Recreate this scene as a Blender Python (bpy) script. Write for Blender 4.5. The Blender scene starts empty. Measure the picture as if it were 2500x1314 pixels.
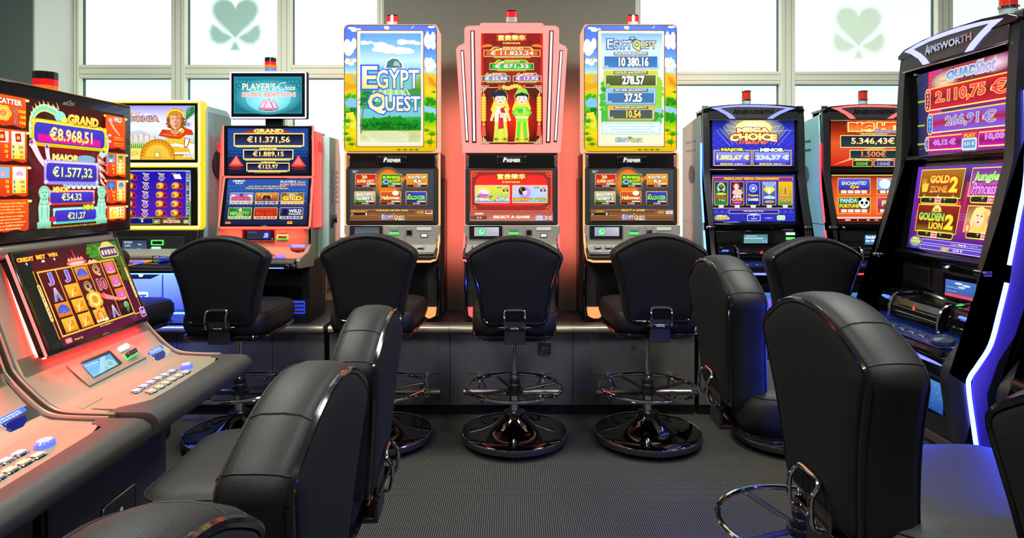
import bpy, bmesh, math, random
from mathutils import Vector, Matrix
from mathutils.geometry import tessellate_polygon
PI = math.pi; R = math.radians
SC = bpy.context.scene
COL = SC.collection
random.seed(7)

# ------------------------------------------------------------------ camera, world, lights, exposure
CAMZ = 1.29
cam_data = bpy.data.cameras.new('camera'); cam = bpy.data.objects.new('camera', cam_data); COL.objects.link(cam)
cam.location = (0, 0, CAMZ); cam.rotation_euler = (R(90), 0, 0)
cam_data.sensor_width = 36; cam_data.lens = 23.04; cam_data.shift_y = -0.0788; cam_data.clip_start = 0.02
SC.camera = cam
world = bpy.data.worlds.new('world'); SC.world = world; world.use_nodes = True
world.node_tree.nodes['Background'].inputs[0].default_value = (0.75, 0.9, 0.95, 1)
world.node_tree.nodes['Background'].inputs[1].default_value = 1.0
SC.view_settings.view_transform = 'Standard'; SC.view_settings.look = 'None'
SC.view_settings.exposure = 0.0; SC.view_settings.gamma = 1.0; SC.view_settings.use_curve_mapping = False
SC.cycles.use_denoising = True
SC.cycles.max_bounces = 6; SC.cycles.sample_clamp_indirect = 4.0

def area_light(name, loc, rot, sx, sy, power, col):
    d = bpy.data.lights.new(name, 'AREA'); d.shape = 'RECTANGLE'; d.size = sx; d.size_y = sy
    d.energy = power; d.color = col
    o = bpy.data.objects.new(name, d); COL.objects.link(o); o.location = loc; o.rotation_euler = rot
    return o
# ceiling luminaires of the room (above and behind the view), neutral white
for i, (x, y) in enumerate([(-1.3, 2.6), (1.3, 2.6), (-1.3, 0.4), (1.3, 0.4), (0, -1.8)]):
    area_light('ceiling_lamp_light', (x, y, 3.13), (0, 0, 0), 0.6, 0.6, (64, 64, 60, 60, 50)[i], (0.95, 1.0, 0.93))

# ------------------------------------------------------------------ materials
def lin(c):
    c = c / 255.0
    return c / 12.92 if c <= 0.04045 else ((c + 0.055) / 1.055) ** 2.4
def rgb(c): return (lin(c[0]), lin(c[1]), lin(c[2]), 1.0)
_M = {}
def mat(name, c, rough=0.5, metal=0.0, coat=0.0, bump=None, spec=0.5, emit=None, es=1.0, var=0.0, vs=20):
    if name in _M: return _M[name]
    m = bpy.data.materials.new(name); m.use_nodes = True; nt = m.node_tree; b = nt.nodes['Principled BSDF']
    b.inputs['Base Color'].default_value = rgb(c); b.inputs['Roughness'].default_value = rough
    b.inputs['Metallic'].default_value = metal; b.inputs['Coat Weight'].default_value = coat
    b.inputs['Coat Roughness'].default_value = 0.05; b.inputs['Specular IOR Level'].default_value = spec
    tc = nt.nodes.new('ShaderNodeTexCoord')
    if emit:
        b.inputs['Emission Color'].default_value = rgb(emit); b.inputs['Emission Strength'].default_value = es
    if var:
        n = nt.nodes.new('ShaderNodeTexNoise'); n.inputs['Scale'].default_value = vs; n.inputs['Detail'].default_value = 4
        nt.links.new(tc.outputs['Object'], n.inputs['Vector'])
        mx = nt.nodes.new('ShaderNodeMix'); mx.data_type = 'RGBA'
        cc = rgb(c); mx.inputs['A'].default_value = tuple(k * (1 - var) for k in cc[:3]) + (1,)
        mx.inputs['B'].default_value = tuple(min(1, k * (1 + var)) for k in cc[:3]) + (1,)
        nt.links.new(n.outputs['Fac'], mx.inputs['Factor']); nt.links.new(mx.outputs['Result'], b.inputs['Base Color'])
    if bump:
        kind, sc, st = bump
        if kind == 'leather':
            t = nt.nodes.new('ShaderNodeTexVoronoi'); t.inputs['Scale'].default_value = sc; out = t.outputs['Distance']
        else:
            t = nt.nodes.new('ShaderNodeTexNoise'); t.inputs['Scale'].default_value = sc; out = t.outputs['Fac']
        nt.links.new(tc.outputs['Object'], t.inputs['Vector'])
        bp = nt.nodes.new('ShaderNodeBump'); bp.inputs['Strength'].default_value = st; bp.inputs['Distance'].default_value = 0.002
        nt.links.new(out, bp.inputs['Height']); nt.links.new(bp.outputs['Normal'], b.inputs['Normal'])
    _M[name] = m
    return m
def glow(name, c, s):      # a lit strip, lamp or luminous cover
    if name in _M: return _M[name]
    m = bpy.data.materials.new(name); m.use_nodes = True; nt = m.node_tree; b = nt.nodes['Principled BSDF']
    b.inputs['Base Color'].default_value = (0.02, 0.02, 0.02, 1)
    b.inputs['Emission Color'].default_value = rgb(c); b.inputs['Emission Strength'].default_value = s
    _M[name] = m
    return m
def art_mat():
    m = bpy.data.materials.new('screen_picture'); m.use_nodes = True; nt = m.node_tree; b = nt.nodes['Principled BSDF']
    a = nt.nodes.new('ShaderNodeAttribute'); a.attribute_name = 'Col'
    b.inputs['Base Color'].default_value = (0.0, 0.0, 0.0, 1); b.inputs['Roughness'].default_value = 0.25
    b.inputs['Specular IOR Level'].default_value = 0.15
    nt.links.new(a.outputs['Color'], b.inputs['Emission Color']); b.inputs['Emission Strength'].default_value = 1.15
    m.cycles.emission_sampling = 'NONE'
    return m
def print_mat():
    m = bpy.data.materials.new('printed_marks'); m.use_nodes = True; nt = m.node_tree; b = nt.nodes['Principled BSDF']
    a = nt.nodes.new('ShaderNodeAttribute'); a.attribute_name = 'Col'
    nt.links.new(a.outputs['Color'], b.inputs['Base Color']); b.inputs['Roughness'].default_value = 0.35
    return m
ART = art_mat(); PRINT = print_mat()
LEATHER = mat('black_leather', (27, 27, 26), 0.5, bump=('leather', 700, 0.16), spec=0.3)
FABRIC = mat('black_upholstery', (18, 18, 19), 0.85, bump=('noise', 900, 0.3), spec=0.2)
PIPE = mat('gloss_black_piping', (20, 20, 22), 0.12, coat=0.6)
CHROME = mat('chrome', (225, 225, 228), 0.08, 1.0)
BCHROME = mat('black_chrome', (105, 100, 98), 0.07, 1.0)
STEEL = mat('satin_steel', (150, 146, 138), 0.32, 1.0)
BLACK = mat('black_plastic', (22, 22, 23), 0.3)
GBLACK = mat('gloss_black_plastic', (12, 12, 14), 0.12, coat=0.4)
MBLACK = mat('matt_black_metal', (30, 29, 29), 0.5, bump=('noise', 700, 0.1))
RUBBER = mat('black_rubber', (18, 18, 18), 0.7)
SILVER = mat('silver_paint', (170, 165, 155), 0.35, 0.4, bump=('noise', 900, 0.05))
CHAMP = mat('champagne_paint', (150, 143, 122), 0.38, 0.35, bump=('noise', 900, 0.06))
TAUPE = mat('textured_taupe_rubber', (46, 45, 42), 0.5, bump=('noise', 600, 0.3))
TEALG = mat('pale_grey_cabinet_steel', (172, 222, 218), 0.5, bump=('noise', 500, 0.08))

# ------------------------------------------------------------------ mesh helpers
class B:
    """collects shapes for ONE mesh"""
    def __init__(s): s.v = []; s.f = []
    def add(s, v, f):
        n = len(s.v); s.v += [tuple(p) for p in v]; s.f += [tuple(i + n for i in q) for q in f]; return s
    def box(s, x0, x1, y0, y1, z0, z1):
        x0, x1 = sorted((x0, x1)); y0, y1 = sorted((y0, y1)); z0, z1 = sorted((z0, z1))
        return s.add([(x0, y0, z0), (x1, y0, z0), (x1, y1, z0), (x0, y1, z0), (x0, y0, z1), (x1, y0, z1), (x1, y1, z1), (x0, y1, z1)],
                     [(0, 3, 2, 1), (4, 5, 6, 7), (0, 1, 5, 4), (1, 2, 6, 5), (2, 3, 7, 6), (3, 0, 4, 7)])
    def loft(s, rings, cap=True, closed=False):
        n = len(rings[0]); v = [p for r in rings for p in r]; f = []
        m = len(rings)
        for i in range(m if closed else m - 1):
            a = i * n; b = ((i + 1) % m) * n
            for k in range(n): f.append((a + k, a + (k + 1) % n, b + (k + 1) % n, b + k))
        if cap and not closed: f.append(tuple(range(n))[::-1]); f.append(tuple(range((m - 1) * n, m * n)))
        return s.add(v, f)
    def prism(s, prof, x0, x1):   # (y,z) outline run along x
        return s.loft([[(x0, y, z) for y, z in prof], [(x1, y, z) for y, z in prof]])
    def prismy(s, prof, y0, y1):  # (x,z) outline run along y
        return s.loft([[(x, y0, z) for x, z in prof], [(x, y1, z) for x, z in prof]])
    def prismz(s, prof, z0, z1):
        return s.loft([[(x, y, z0) for x, y in prof], [(x, y, z1) for x, y in prof]])
    def lathe(s, prof, n=48, c=(0, 0, 0), cap=True):
        return s.loft([[(c[0] + r * math.cos(2 * PI * k / n), c[1] + r * math.sin(2 * PI * k / n), c[2] + z) for k in range(n)] for r, z in prof], cap)
    def tube(s, pts, r, n=8, closed=False, flat=None):
        pts = [Vector(p) for p in pts]; m = len(pts); rings = []
        up = None
        for i, p in enumerate(pts):
            a = pts[(i - 1) % m] if (closed or i > 0) else p
            b = pts[(i + 1) % m] if (closed or i < m - 1) else p
            t = (b - a).normalized()
            if up is None:
                up = Vector((0, 0, 1)) if abs(t.z) < 0.9 else Vector((0, 1, 0))
            u = (up - t * up.dot(t)); u = u.normalized() if u.length > 1e-6 else t.orthogonal().normalized()
            w = t.cross(u); up = u
            ry = flat if flat else r
            rings.append([p + u * r * math.cos(2 * PI * k / n) + w * ry * math.sin(2 * PI * k / n) for k in range(n)])
        return s.loft(rings, True, closed)
    def cyl(s, a, b, r, n=16): return s.tube([a, b], r, n)
    def build(s, name, m, parent=None, bevel=0.0, seg=2, smooth=35, loc=None, label=None):
        me = bpy.data.meshes.new(name)
        me.from_pydata(s.v, [], s.f); me.update()
        bm = bmesh.new(); bm.from_mesh(me); bmesh.ops.recalc_face_normals(bm, faces=bm.faces); bm.to_mesh(me); bm.free()
        if smooth:
            for p in me.polygons: p.use_smooth = True
            me.set_sharp_from_angle(angle=R(smooth))
        me.materials.append(m)
        o = bpy.data.objects.new(name, me); COL.objects.link(o)
        if parent: o.parent = parent
        if loc: o.location = loc
        if bevel:
            b = o.modifiers.new('bevel', 'BEVEL'); b.width = bevel; b.segments = seg; b.limit_method = 'ANGLE'; b.angle_limit = R(40)
            b.harden_normals = False
        if label: o['label'] = label
        return o
def thing(name, label, cat, loc=(0, 0, 0), rz=0, group=None):
    o = bpy.data.objects.new(name, None); COL.objects.link(o); o.empty_display_size = 0.05
    o.location = loc; o.rotation_euler = (0, 0, rz); o['label'] = label; o['category'] = cat
    if group: o['group'] = group
    return o
def tag(o, label, cat, group=None):
    o['label'] = label; o['category'] = cat
    if group: o['group'] = group
    return o
def struct(o): o['kind'] = 'structure'; return o
def machine_area(root, loc, rx, sx, sy, power, col):
    # area light carried by its machine: LED bars' light, plus unseen ones added behind
    d = bpy.data.lights.new('led_bar_light', 'AREA'); d.shape = 'RECTANGLE'; d.size = sx; d.size_y = sy; d.energy = power; d.color = tuple(lin(k) for k in col); d.spread = R(130)
    o = bpy.data.objects.new('led_bar_light', d); COL.objects.link(o); o.parent = root; o.location = loc; o.rotation_euler = (R(rx), 0, 0)
    return o
def copy_tree(o, parent=None):
    c = o.copy(); COL.objects.link(c); c.parent = parent
    for ch in list(o.children): copy_tree(ch, c)
    return c
def arc(cx, cy, r, a0, a1, n): return [(cx + r * math.cos(R(a0 + (a1 - a0) * i / n)), cy + r * math.sin(R(a0 + (a1 - a0) * i / n))) for i in range(n + 1)]
def rr(x0, z0, x1, z1, r, n=5):
    return arc(x1 - r, z0 + r, r, -90, 0, n) + arc(x1 - r, z1 - r, r, 0, 90, n) + arc(x0 + r, z1 - r, r, 90, 180, n) + arc(x0 + r, z0 + r, r, 180, 270, n)
def smooth_path(pts, n=6):   # Catmull-Rom
    out = []; P = [Vector(p) for p in pts]; P = [P[0]] + P + [P[-1]]
    for i in range(1, len(P) - 2):
        for k in range(n):
            t = k / n; a, b, c, d = P[i - 1], P[i], P[i + 1], P[i + 2]
            out.append(0.5 * ((2 * b) + (c - a) * t + (2 * a - 5 * b + 4 * c - d) * t * t + (3 * b - a - 3 * c + d) * t ** 3))
    out.append(P[-2]); return out

def X(px, Y): return (px - 1250) * Y / 1600.0
def Z(py, Y): return CAMZ - (py - 460) * Y / 1600.0

# ------------------------------------------------------------------ flat printed / displayed pictures on their real planes
_txt = {}
_tc = bpy.data.curves.new('lettering', 'FONT'); _to = bpy.data.objects.new('lettering', _tc); COL.objects.link(_to)
def text_geo(s, bold, shear, sp):
    k = (s, bold, shear, sp)
    if k not in _txt:
        _tc.body = s; _tc.resolution_u = 2; _tc.offset = bold; _tc.shear = shear; _tc.space_character = sp
        _to.update_tag(); bpy.context.view_layer.update()
        dg = bpy.context.evaluated_depsgraph_get()
        me = bpy.data.meshes.new_from_object(_to.evaluated_get(dg))
        _txt[k] = ([tuple(v.co[:2]) for v in me.vertices], [tuple(p.vertices) for p in me.polygons])
        bpy.data.meshes.remove(me)
    return _txt[k]
class Art:
    """picture on a plane: p0 a point, n the normal (towards the viewer), both in the scene; inv: scene -> parent space; f maps picture coordinates to frame coordinates"""
    def __init__(s, p0, n, inv=None, f=None, step=0.00005, lift=0.0006):
        s.p0 = Vector(p0); s.n = Vector(n).normalized(); s.inv = inv or Matrix(); s.f = f or (lambda x, y: (x, y))
        s.v = []; s.fa = []; s.c = []; s.d = lift; s.step = step; s.cache = {}
        s.cam = Vector((0, 0, CAMZ)); s.shift = Vector((0, 0, 0))   # shift: draw the same picture on a like machine standing elsewhere
    def pt(s, x, y):
        px, py = s.f(x, y)
        d = Vector(((px - 1250) / 1600.0, 1.0, -(py - 460) / 1600.0))
        t = (s.p0 + s.shift - s.cam).dot(s.n) / d.dot(s.n)
        return s.inv @ (s.cam + d * t + s.n * s.d - s.shift)
    def faces(s, pts, faces, cols):
        n = len(s.v); s.v += [s.pt(x, y) for x, y in pts]
        one = not isinstance(cols, list)
        cl = None if one else [rgb(c) for c in cols]; c1 = rgb(cols) if one else None
        for q in faces:
            s.fa.append(tuple(i + n for i in q)); s.c.append([c1 if one else cl[i] for i in q])
        s.d += s.step
    def poly(s, pts, c, cols=None):
        t = tessellate_polygon([[Vector((x, y, 0)) for x, y in pts]])
        s.faces(pts, [tuple(q) for q in t], cols if cols else c)
    def rect(s, x0, y0, x1, y1, c, c2=None, c3=None, c4=None):   # c top-left, c2 bottom (or tr,br,bl)
        pts = [(x0, y0), (x1, y0), (x1, y1), (x0, y1)]
        if c4: s.faces(pts, [(0, 1, 2, 3)], [c, c2, c3, c4])
        elif c2: s.faces(pts, [(0, 1, 2, 3)], [c, c, c2, c2])
        else: s.faces(pts, [(0, 1, 2, 3)], c)
    def bands(s, x0, x1, stops):
        for (ya, ca), (yb, cb) in zip(stops, stops[1:]):
            s.rect(x0, ya, x1, yb, ca, cb); s.d -= s.step
        s.d += s.step
    def ell(s, cx, cy, rx, ry, c, c2=None, n=18, a0=0, a1=360, rot=0):
        ca, sa = math.cos(R(rot)), math.sin(R(rot)); pts = [(cx, cy)]
        for k in range(n + 1):
            a = R(a0 + (a1 - a0) * k / n); u, v = rx * math.cos(a), ry * math.sin(a)
            pts.append((cx + u * ca - v * sa, cy + u * sa + v * ca))
        s.faces(pts, [(0, k, k + 1) for k in range(1, n + 1)], [c] + [c2 or c] * (n + 1))
    def line(s, pts, w, c, w2=None):
        P = [Vector(p) for p in pts]; L = []; n = len(P)
        for i, p in enumerate(P):
            t = (P[min(i + 1, n - 1)] - P[max(i - 1, 0)]); t = t.normalized() if t.length else Vector((1, 0))
            ww = w if w2 is None else w + (w2 - w) * i / (n - 1)
            q = Vector((-t.y, t.x)) * ww / 2; L += [tuple(p + q), tuple(p - q)]
        s.faces(L, [(2 * i, 2 * i + 1, 2 * i + 3, 2 * i + 2) for i in range(n - 1)], c)
    def rrect(s, x0, y0, x1, y1, r, c, c2=None):
        pts = rr(x0, y0, x1, y1, r, 3)
        if c2:
            s.poly(pts, c, [tuple(c[k] + (c2[k] - c[k]) * (y - y0) / (y1 - y0) for k in range(3)) for x, y in pts])
        else: s.poly(pts, c)
    def frame(s, x0, y0, x1, y1, w, c, c2=None):
        o = [(x0, y0), (x1, y0), (x1, y1), (x0, y1)]; i = [(x0 + w, y0 + w), (x1 - w, y0 + w), (x1 - w, y1 - w), (x0 + w, y1 - w)]
        s.faces(o + i, [(0, 1, 5, 4), (1, 2, 6, 5), (2, 3, 7, 6), (3, 0, 4, 7)], [c] * 4 + [c2 or c] * 4)
    def text(s, t, x0, y0, x1, y1, c, o=None, ow=0.05, c2=None, bold=0.02, shear=0.0, sp=1.0, warp=None):
        """stretched to fill the box; c2 = colour at the bottom; o = outline colour"""
        if '€' in t: bold *= .35; ow *= .8
        for col, colb, b in (([(o, o, bold + ow)] if o else []) + [(c, c2 or c, bold)]):
            v, f = text_geo(t, b, shear, sp)
            v0, _ = text_geo(t, bold, shear, sp)
            if not v0: return
            ax, bx = min(p[0] for p in v0), max(p[0] for p in v0); ay, by = min(p[1] for p in v0), max(p[1] for p in v0)
            W = (x1 - x0) / max(bx - ax, 1e-6); H = (y1 - y0) / max(by - ay, 1e-6)
            pts = [(x0 + (p[0] - ax) * W, y1 - (p[1] - ay) * H) for p in v]
            cc = [tuple(col[k] + (colb[k] - col[k]) * min(1, max(0, (y - y0) / (y1 - y0))) for k in range(3)) for x, y in pts]
            if warp: pts = [warp(x, y) for x, y in pts]
            s.faces(pts, f, cc)
    def build(s, name, m, parent, label=None):
        me = bpy.data.meshes.new(name); me.from_pydata([tuple(p) for p in s.v], [], s.fa); me.update()
        at = me.color_attributes.new('Col', 'FLOAT_COLOR', 'CORNER')
        flat = [k for f in s.c for c in f for k in c]
        at.data.foreach_set('color', flat)
        nl = (s.inv.to_3x3() @ s.n)
        bad = [i for i, p in enumerate(me.polygons) if p.normal.dot(nl) < 0]
        me.materials.append(m)
        o = bpy.data.objects.new(name, me); COL.objects.link(o); o.parent = parent
        if label: o['label'] = label
        return o
def inv_of(root):
    return (Matrix.Translation(root.location) @ Matrix.Rotation(root.rotation_euler[2], 4, 'Z')).inverted()
def homog(src, dst):
    """homography taking 4 points src to 4 points dst"""
    import numpy as np
    A = []; b = []
    for (x, y), (u, v) in zip(src, dst):
        A.append([x, y, 1, 0, 0, 0, -u * x, -u * y]); b.append(u)
        A.append([0, 0, 0, x, y, 1, -v * x, -v * y]); b.append(v)
    h = np.linalg.solve(np.array(A, float), np.array(b, float))
    return lambda x, y: ((h[0] * x + h[1] * y + h[2]) / (h[6] * x + h[7] * y + 1), (h[3] * x + h[4] * y + h[5]) / (h[6] * x + h[7] * y + 1))
WH = (255, 255, 255); BK = (5, 5, 8)

# ------------------------------------------------------------------ room
YB = 4.17; YW = 4.60
def room():
    m = bpy.data.materials.new('carpet'); m.use_nodes = True; nt = m.node_tree; b = nt.nodes['Principled BSDF']
    tc = nt.nodes.new('ShaderNodeTexCoord'); mp = nt.nodes.new('ShaderNodeMapping'); mp.inputs['Scale'].default_value = (118, 118, 118)
    nt.links.new(tc.outputs['Object'], mp.inputs['Vector'])
    fr = nt.nodes.new('ShaderNodeVectorMath'); fr.operation = 'FRACTION'; nt.links.new(mp.outputs['Vector'], fr.inputs[0])
    sub = nt.nodes.new('ShaderNodeVectorMath'); sub.operation = 'SUBTRACT'; sub.inputs[1].default_value = (0.5, 0.5, 0.0); nt.links.new(fr.outputs[0], sub.inputs[0])
    ml = nt.nodes.new('ShaderNodeVectorMath'); ml.operation = 'MULTIPLY'; ml.inputs[1].default_value = (1, 1, 0); nt.links.new(sub.outputs[0], ml.inputs[0])
    ln = nt.nodes.new('ShaderNodeVectorMath'); ln.operation = 'LENGTH'; nt.links.new(ml.outputs[0], ln.inputs[0])
    rp = nt.nodes.new('ShaderNodeValToRGB'); nt.links.new(ln.outputs['Value'], rp.inputs['Fac'])
    rp.color_ramp.elements[0].position = 0.13; rp.color_ramp.elements[0].color = rgb((165, 160, 146))
    rp.color_ramp.elements[1].position = 0.25; rp.color_ramp.elements[1].color = rgb((42, 39, 35))
    nz = nt.nodes.new('ShaderNodeTexNoise'); nz.inputs['Scale'].default_value = 300; nt.links.new(tc.outputs['Object'], nz.inputs['Vector'])
    mx = nt.nodes.new('ShaderNodeMix'); mx.data_type = 'RGBA'; mx.blend_type = 'MULTIPLY'; mx.inputs['Factor'].default_value = 0.5
    nt.links.new(rp.outputs['Color'], mx.inputs['A']); nt.links.new(nz.outputs['Color'], mx.inputs['B'])
    nt.links.new(mx.outputs['Result'], b.inputs['Base Color']); b.inputs['Roughness'].default_value = 0.9; b.inputs['Specular IOR Level'].default_value = 0.2
    bp = nt.nodes.new('ShaderNodeBump'); bp.inputs['Strength'].default_value = 0.4; bp.inputs['Distance'].default_value = 0.002
    nt.links.new(nz.outputs['Fac'], bp.inputs['Height']); nt.links.new(bp.outputs['Normal'], b.inputs['Normal'])
    struct(B().box(-4.2, 4.2, -4, 4.8, -0.1, 0).build('floor', m, smooth=0))
    cm = mat('ceiling_paint', (205, 205, 200), 0.8)
    struct(B().box(-4.2, 4.2, -4, 4.8, 3.2, 3.3).build('ceiling', cm, smooth=0))
    wg = mat('grey_wall_paint', (100, 100, 90), 0.7, bump=('noise', 250, 0.08))
    wd = mat('dark_green_grey_paint', (108, 124, 116), 0.7, bump=('noise', 250, 0.08))
    wl = mat('pale_reveal_paint', (222, 226, 214), 0.7)
    wr = mat('room_wall_paint', (120, 116, 108), 0.8)
    struct(B().box(-4.3, -4.2, -4, 4.8, -0.1, 3.3).build('wall_left', wr, smooth=0))
    struct(B().box(4.2, 4.3, -4, 4.8, -0.1, 3.3).build('wall_right', wr, smooth=0))
    struct(B().box(-4.2, 4.2, -4.1, -4, -0.1, 3.3).build('wall_rear', wr, smooth=0))
    # the wall between the two window groups
    x0, x1 = X(937, YB), X(1549, YB)
    struct(B().box(x0, x1, YB, 4.85, 0, 3.2).build('wall_back', wg, smooth=0))
    xs = X(85, YB)
    struct(B().box(-4.2, xs - 0.012, YB, 4.85, 0, 3.2).build('wall_back_left', wd, smooth=0))
    struct(B().box(xs - 0.012, xs, YB + 0.001, 4.85, 0, 3.2).build('trim_1', wl, smooth=0))
    # parapets under the windows
    struct(B().box(xs, x0, YW - 0.03, 4.85, 0, 0.86).build('wall_below_window_left', wl, smooth=0))
    struct(B().box(x1, 4.2, YW - 0.03, 4.85, 0, 0.86).build('wall_below_window_right', wl, smooth=0))
room()

FR = mat('window_frame_aluminium', (238, 240, 220), 0.45, 0.0)
GASK = mat('window_gasket', (70, 92, 92), 0.6)
def pane_mat():
    m = bpy.data.materials.new('frosted_pane_lit_by_day'); m.use_nodes = True; nt = m.node_tree; b = nt.nodes['Principled BSDF']
    a = nt.nodes.new('ShaderNodeAttribute'); a.attribute_name = 'Col'
    b.inputs['Base Color'].default_value = (0.3, 0.33, 0.33, 1); b.inputs['Roughness'].default_value = 0.5
    nt.links.new(a.outputs['Color'], b.inputs['Emission Color']); b.inputs['Emission Strength'].default_value = 1.06
    return m
PANE = pane_mat()
def window(name, xa, xb, posts, zt0, zt1, zbot, ztop, logo=None, marks=None):
    """posts: px positions of the edges of the uprights; zt: transom"""
    root = struct(bpy.data.objects.new(name, None)); COL.objects.link(root); root.location = (xa, YW, zbot)
    inv = inv_of(root)
    def loc(x, y, z): return inv @ Vector((x, y, z))
    fb = []
    def bar(x0, x1, z0, z1, d=0.07):
        b = B(); b.box(x0 - xa, x1 - xa, -d, 0.05, z0 - zbot, z1 - zbot); b.build('frame_bar', FR, root, bevel=0.004)
    ups = [(X(a, YW), X(b, YW)) for a, b in posts]
    for a, b in ups:
        bar(a, b, zbot, ztop)
        w = b - a
        g = B().box(a - xa + w * .3, a - xa + w * .3 + .003, -0.0715, -0.07, 0, ztop - zbot); g.box(b - xa - w * .3, b - xa - w * .3 + .003, -0.0715, -0.07, 0, ztop - zbot)
        g.build('frame_joint', mat('frame_joint', (150, 156, 140), 0.6), root, smooth=0)
    for (a0, a1), (b0, b1) in zip(ups, ups[1:]):
        bar(a1, b0, zt0, zt1, 0.062); bar(a1, b0, zbot, zbot + 0.08, 0.062); bar(a1, b0, ztop - 0.08, ztop, 0.062)
        g = B(); g.box(a1 - xa, b0 - xa, -0.0635, -0.062, zt0 - zbot + (zt1 - zt0) * .25, zt0 - zbot + (zt1 - zt0) * .25 + .003)
        g.box(a1 - xa, b0 - xa, -0.0635, -0.062, zt0 - zbot + (zt1 - zt0) * .72, zt0 - zbot + (zt1 - zt0) * .72 + .003)
        g.build('frame_joint', mat('frame_joint', (150, 156, 140), 0.6), root, smooth=0)
        for (z0, z1) in ((zbot + .08, zt0), (zt1, ztop - .08)):
            # gasket line and pane
            gk = B(); t = 0.005; zz0, zz1 = z0 - zbot, z1 - zbot; u0, u1 = a1 - xa, b0 - xa
            gk.box(u0, u0 + t, -0.02, 0.0, zz0, zz1); gk.box(u1 - t, u1, -0.02, 0.0, zz0, zz1); gk.box(u0 + t, u1 - t, -0.02, 0.0, zz1 - t, zz1); gk.box(u0 + t, u1 - t, -0.02, 0.0, zz0, zz0 + t)
            gk.build('gasket', GASK, root, smooth=0)
            A = Art((0, YW + 0.004, 0), (0, -1, 0), inv, f=lambda x, z: (1250 + x * 1600 / (YW + .004), 460 + (CAMZ - z) * 1600 / (YW + .004)), step=0.0004, lift=0)
            cA = (226, 252, 250); cB = (240, 255, 255)
            A.rect(a1, z1, b0, z0, cA, cB)
            if logo:  # blurred shadow of a sticker outside, painted into the pane's glow colour
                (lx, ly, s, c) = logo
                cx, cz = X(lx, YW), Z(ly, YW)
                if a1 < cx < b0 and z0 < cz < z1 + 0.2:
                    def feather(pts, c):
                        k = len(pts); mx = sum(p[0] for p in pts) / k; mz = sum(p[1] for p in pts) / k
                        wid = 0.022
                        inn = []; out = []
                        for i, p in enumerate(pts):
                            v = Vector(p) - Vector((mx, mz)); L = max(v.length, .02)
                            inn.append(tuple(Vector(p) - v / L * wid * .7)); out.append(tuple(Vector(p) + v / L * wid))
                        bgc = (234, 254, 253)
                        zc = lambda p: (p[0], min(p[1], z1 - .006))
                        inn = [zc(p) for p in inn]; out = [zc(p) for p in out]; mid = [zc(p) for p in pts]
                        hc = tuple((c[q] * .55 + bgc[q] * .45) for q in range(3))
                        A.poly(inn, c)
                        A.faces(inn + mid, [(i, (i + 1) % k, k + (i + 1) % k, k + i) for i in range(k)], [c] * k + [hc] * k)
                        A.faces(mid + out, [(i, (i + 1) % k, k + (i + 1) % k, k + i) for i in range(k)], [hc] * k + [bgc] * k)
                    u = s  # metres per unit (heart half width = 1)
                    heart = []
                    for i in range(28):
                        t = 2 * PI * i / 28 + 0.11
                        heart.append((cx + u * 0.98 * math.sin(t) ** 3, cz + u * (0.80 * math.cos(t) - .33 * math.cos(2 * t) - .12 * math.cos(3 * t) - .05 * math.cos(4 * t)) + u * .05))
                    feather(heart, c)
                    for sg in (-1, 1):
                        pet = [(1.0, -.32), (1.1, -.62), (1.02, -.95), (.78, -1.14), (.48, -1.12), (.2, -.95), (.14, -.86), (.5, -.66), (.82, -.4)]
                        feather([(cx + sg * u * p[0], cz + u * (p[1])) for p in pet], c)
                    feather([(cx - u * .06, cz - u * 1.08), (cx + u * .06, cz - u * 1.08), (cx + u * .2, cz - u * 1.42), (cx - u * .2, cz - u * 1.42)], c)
            if marks:
                for (t, x0, y0, x1, y1, cc) in marks:
                    if a1 < X(x0, YW) < b0 and z0 < Z(y0, YW) < z1:
                        A.text(t, X(x0, YW), Z(y0, YW), X(x1, YW), Z(y1, YW), cc, bold=0.0)
            A.build('pane', PANE, root)
    # sill board
    B().box(0, ups[-1][1] - xa, -0.12, 0.02, -0.03, 0).build('sill', FR, root, bevel=0.004)
    return root
MK = (214, 242, 244)
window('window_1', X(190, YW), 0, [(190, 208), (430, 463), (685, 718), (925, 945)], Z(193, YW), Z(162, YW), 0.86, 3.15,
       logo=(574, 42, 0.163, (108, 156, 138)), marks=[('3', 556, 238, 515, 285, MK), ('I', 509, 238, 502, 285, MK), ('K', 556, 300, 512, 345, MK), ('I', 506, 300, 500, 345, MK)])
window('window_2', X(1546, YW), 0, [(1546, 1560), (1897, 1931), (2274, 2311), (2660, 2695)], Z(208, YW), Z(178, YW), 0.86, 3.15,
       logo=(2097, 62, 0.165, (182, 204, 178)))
rad = B()
for i in range(14): rad.box(-1.27, -1.05, 4.52, 4.55, 0.60 + i * .018, 0.60 + i * .018 + .009)
rad.box(-1.285, -1.27, 4.515, 4.56, .59, .86); rad.box(-1.05, -1.035, 4.515, 4.56, .59, .86); rad.box(-1.285, -1.035, 4.55, 4.566, .58, .87)
tag(rad.build('radiator_grille', mat('beige_metal', (176, 164, 140), .5), None), 'beige slotted radiator grille under the window beside the red machine', 'vent')

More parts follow.
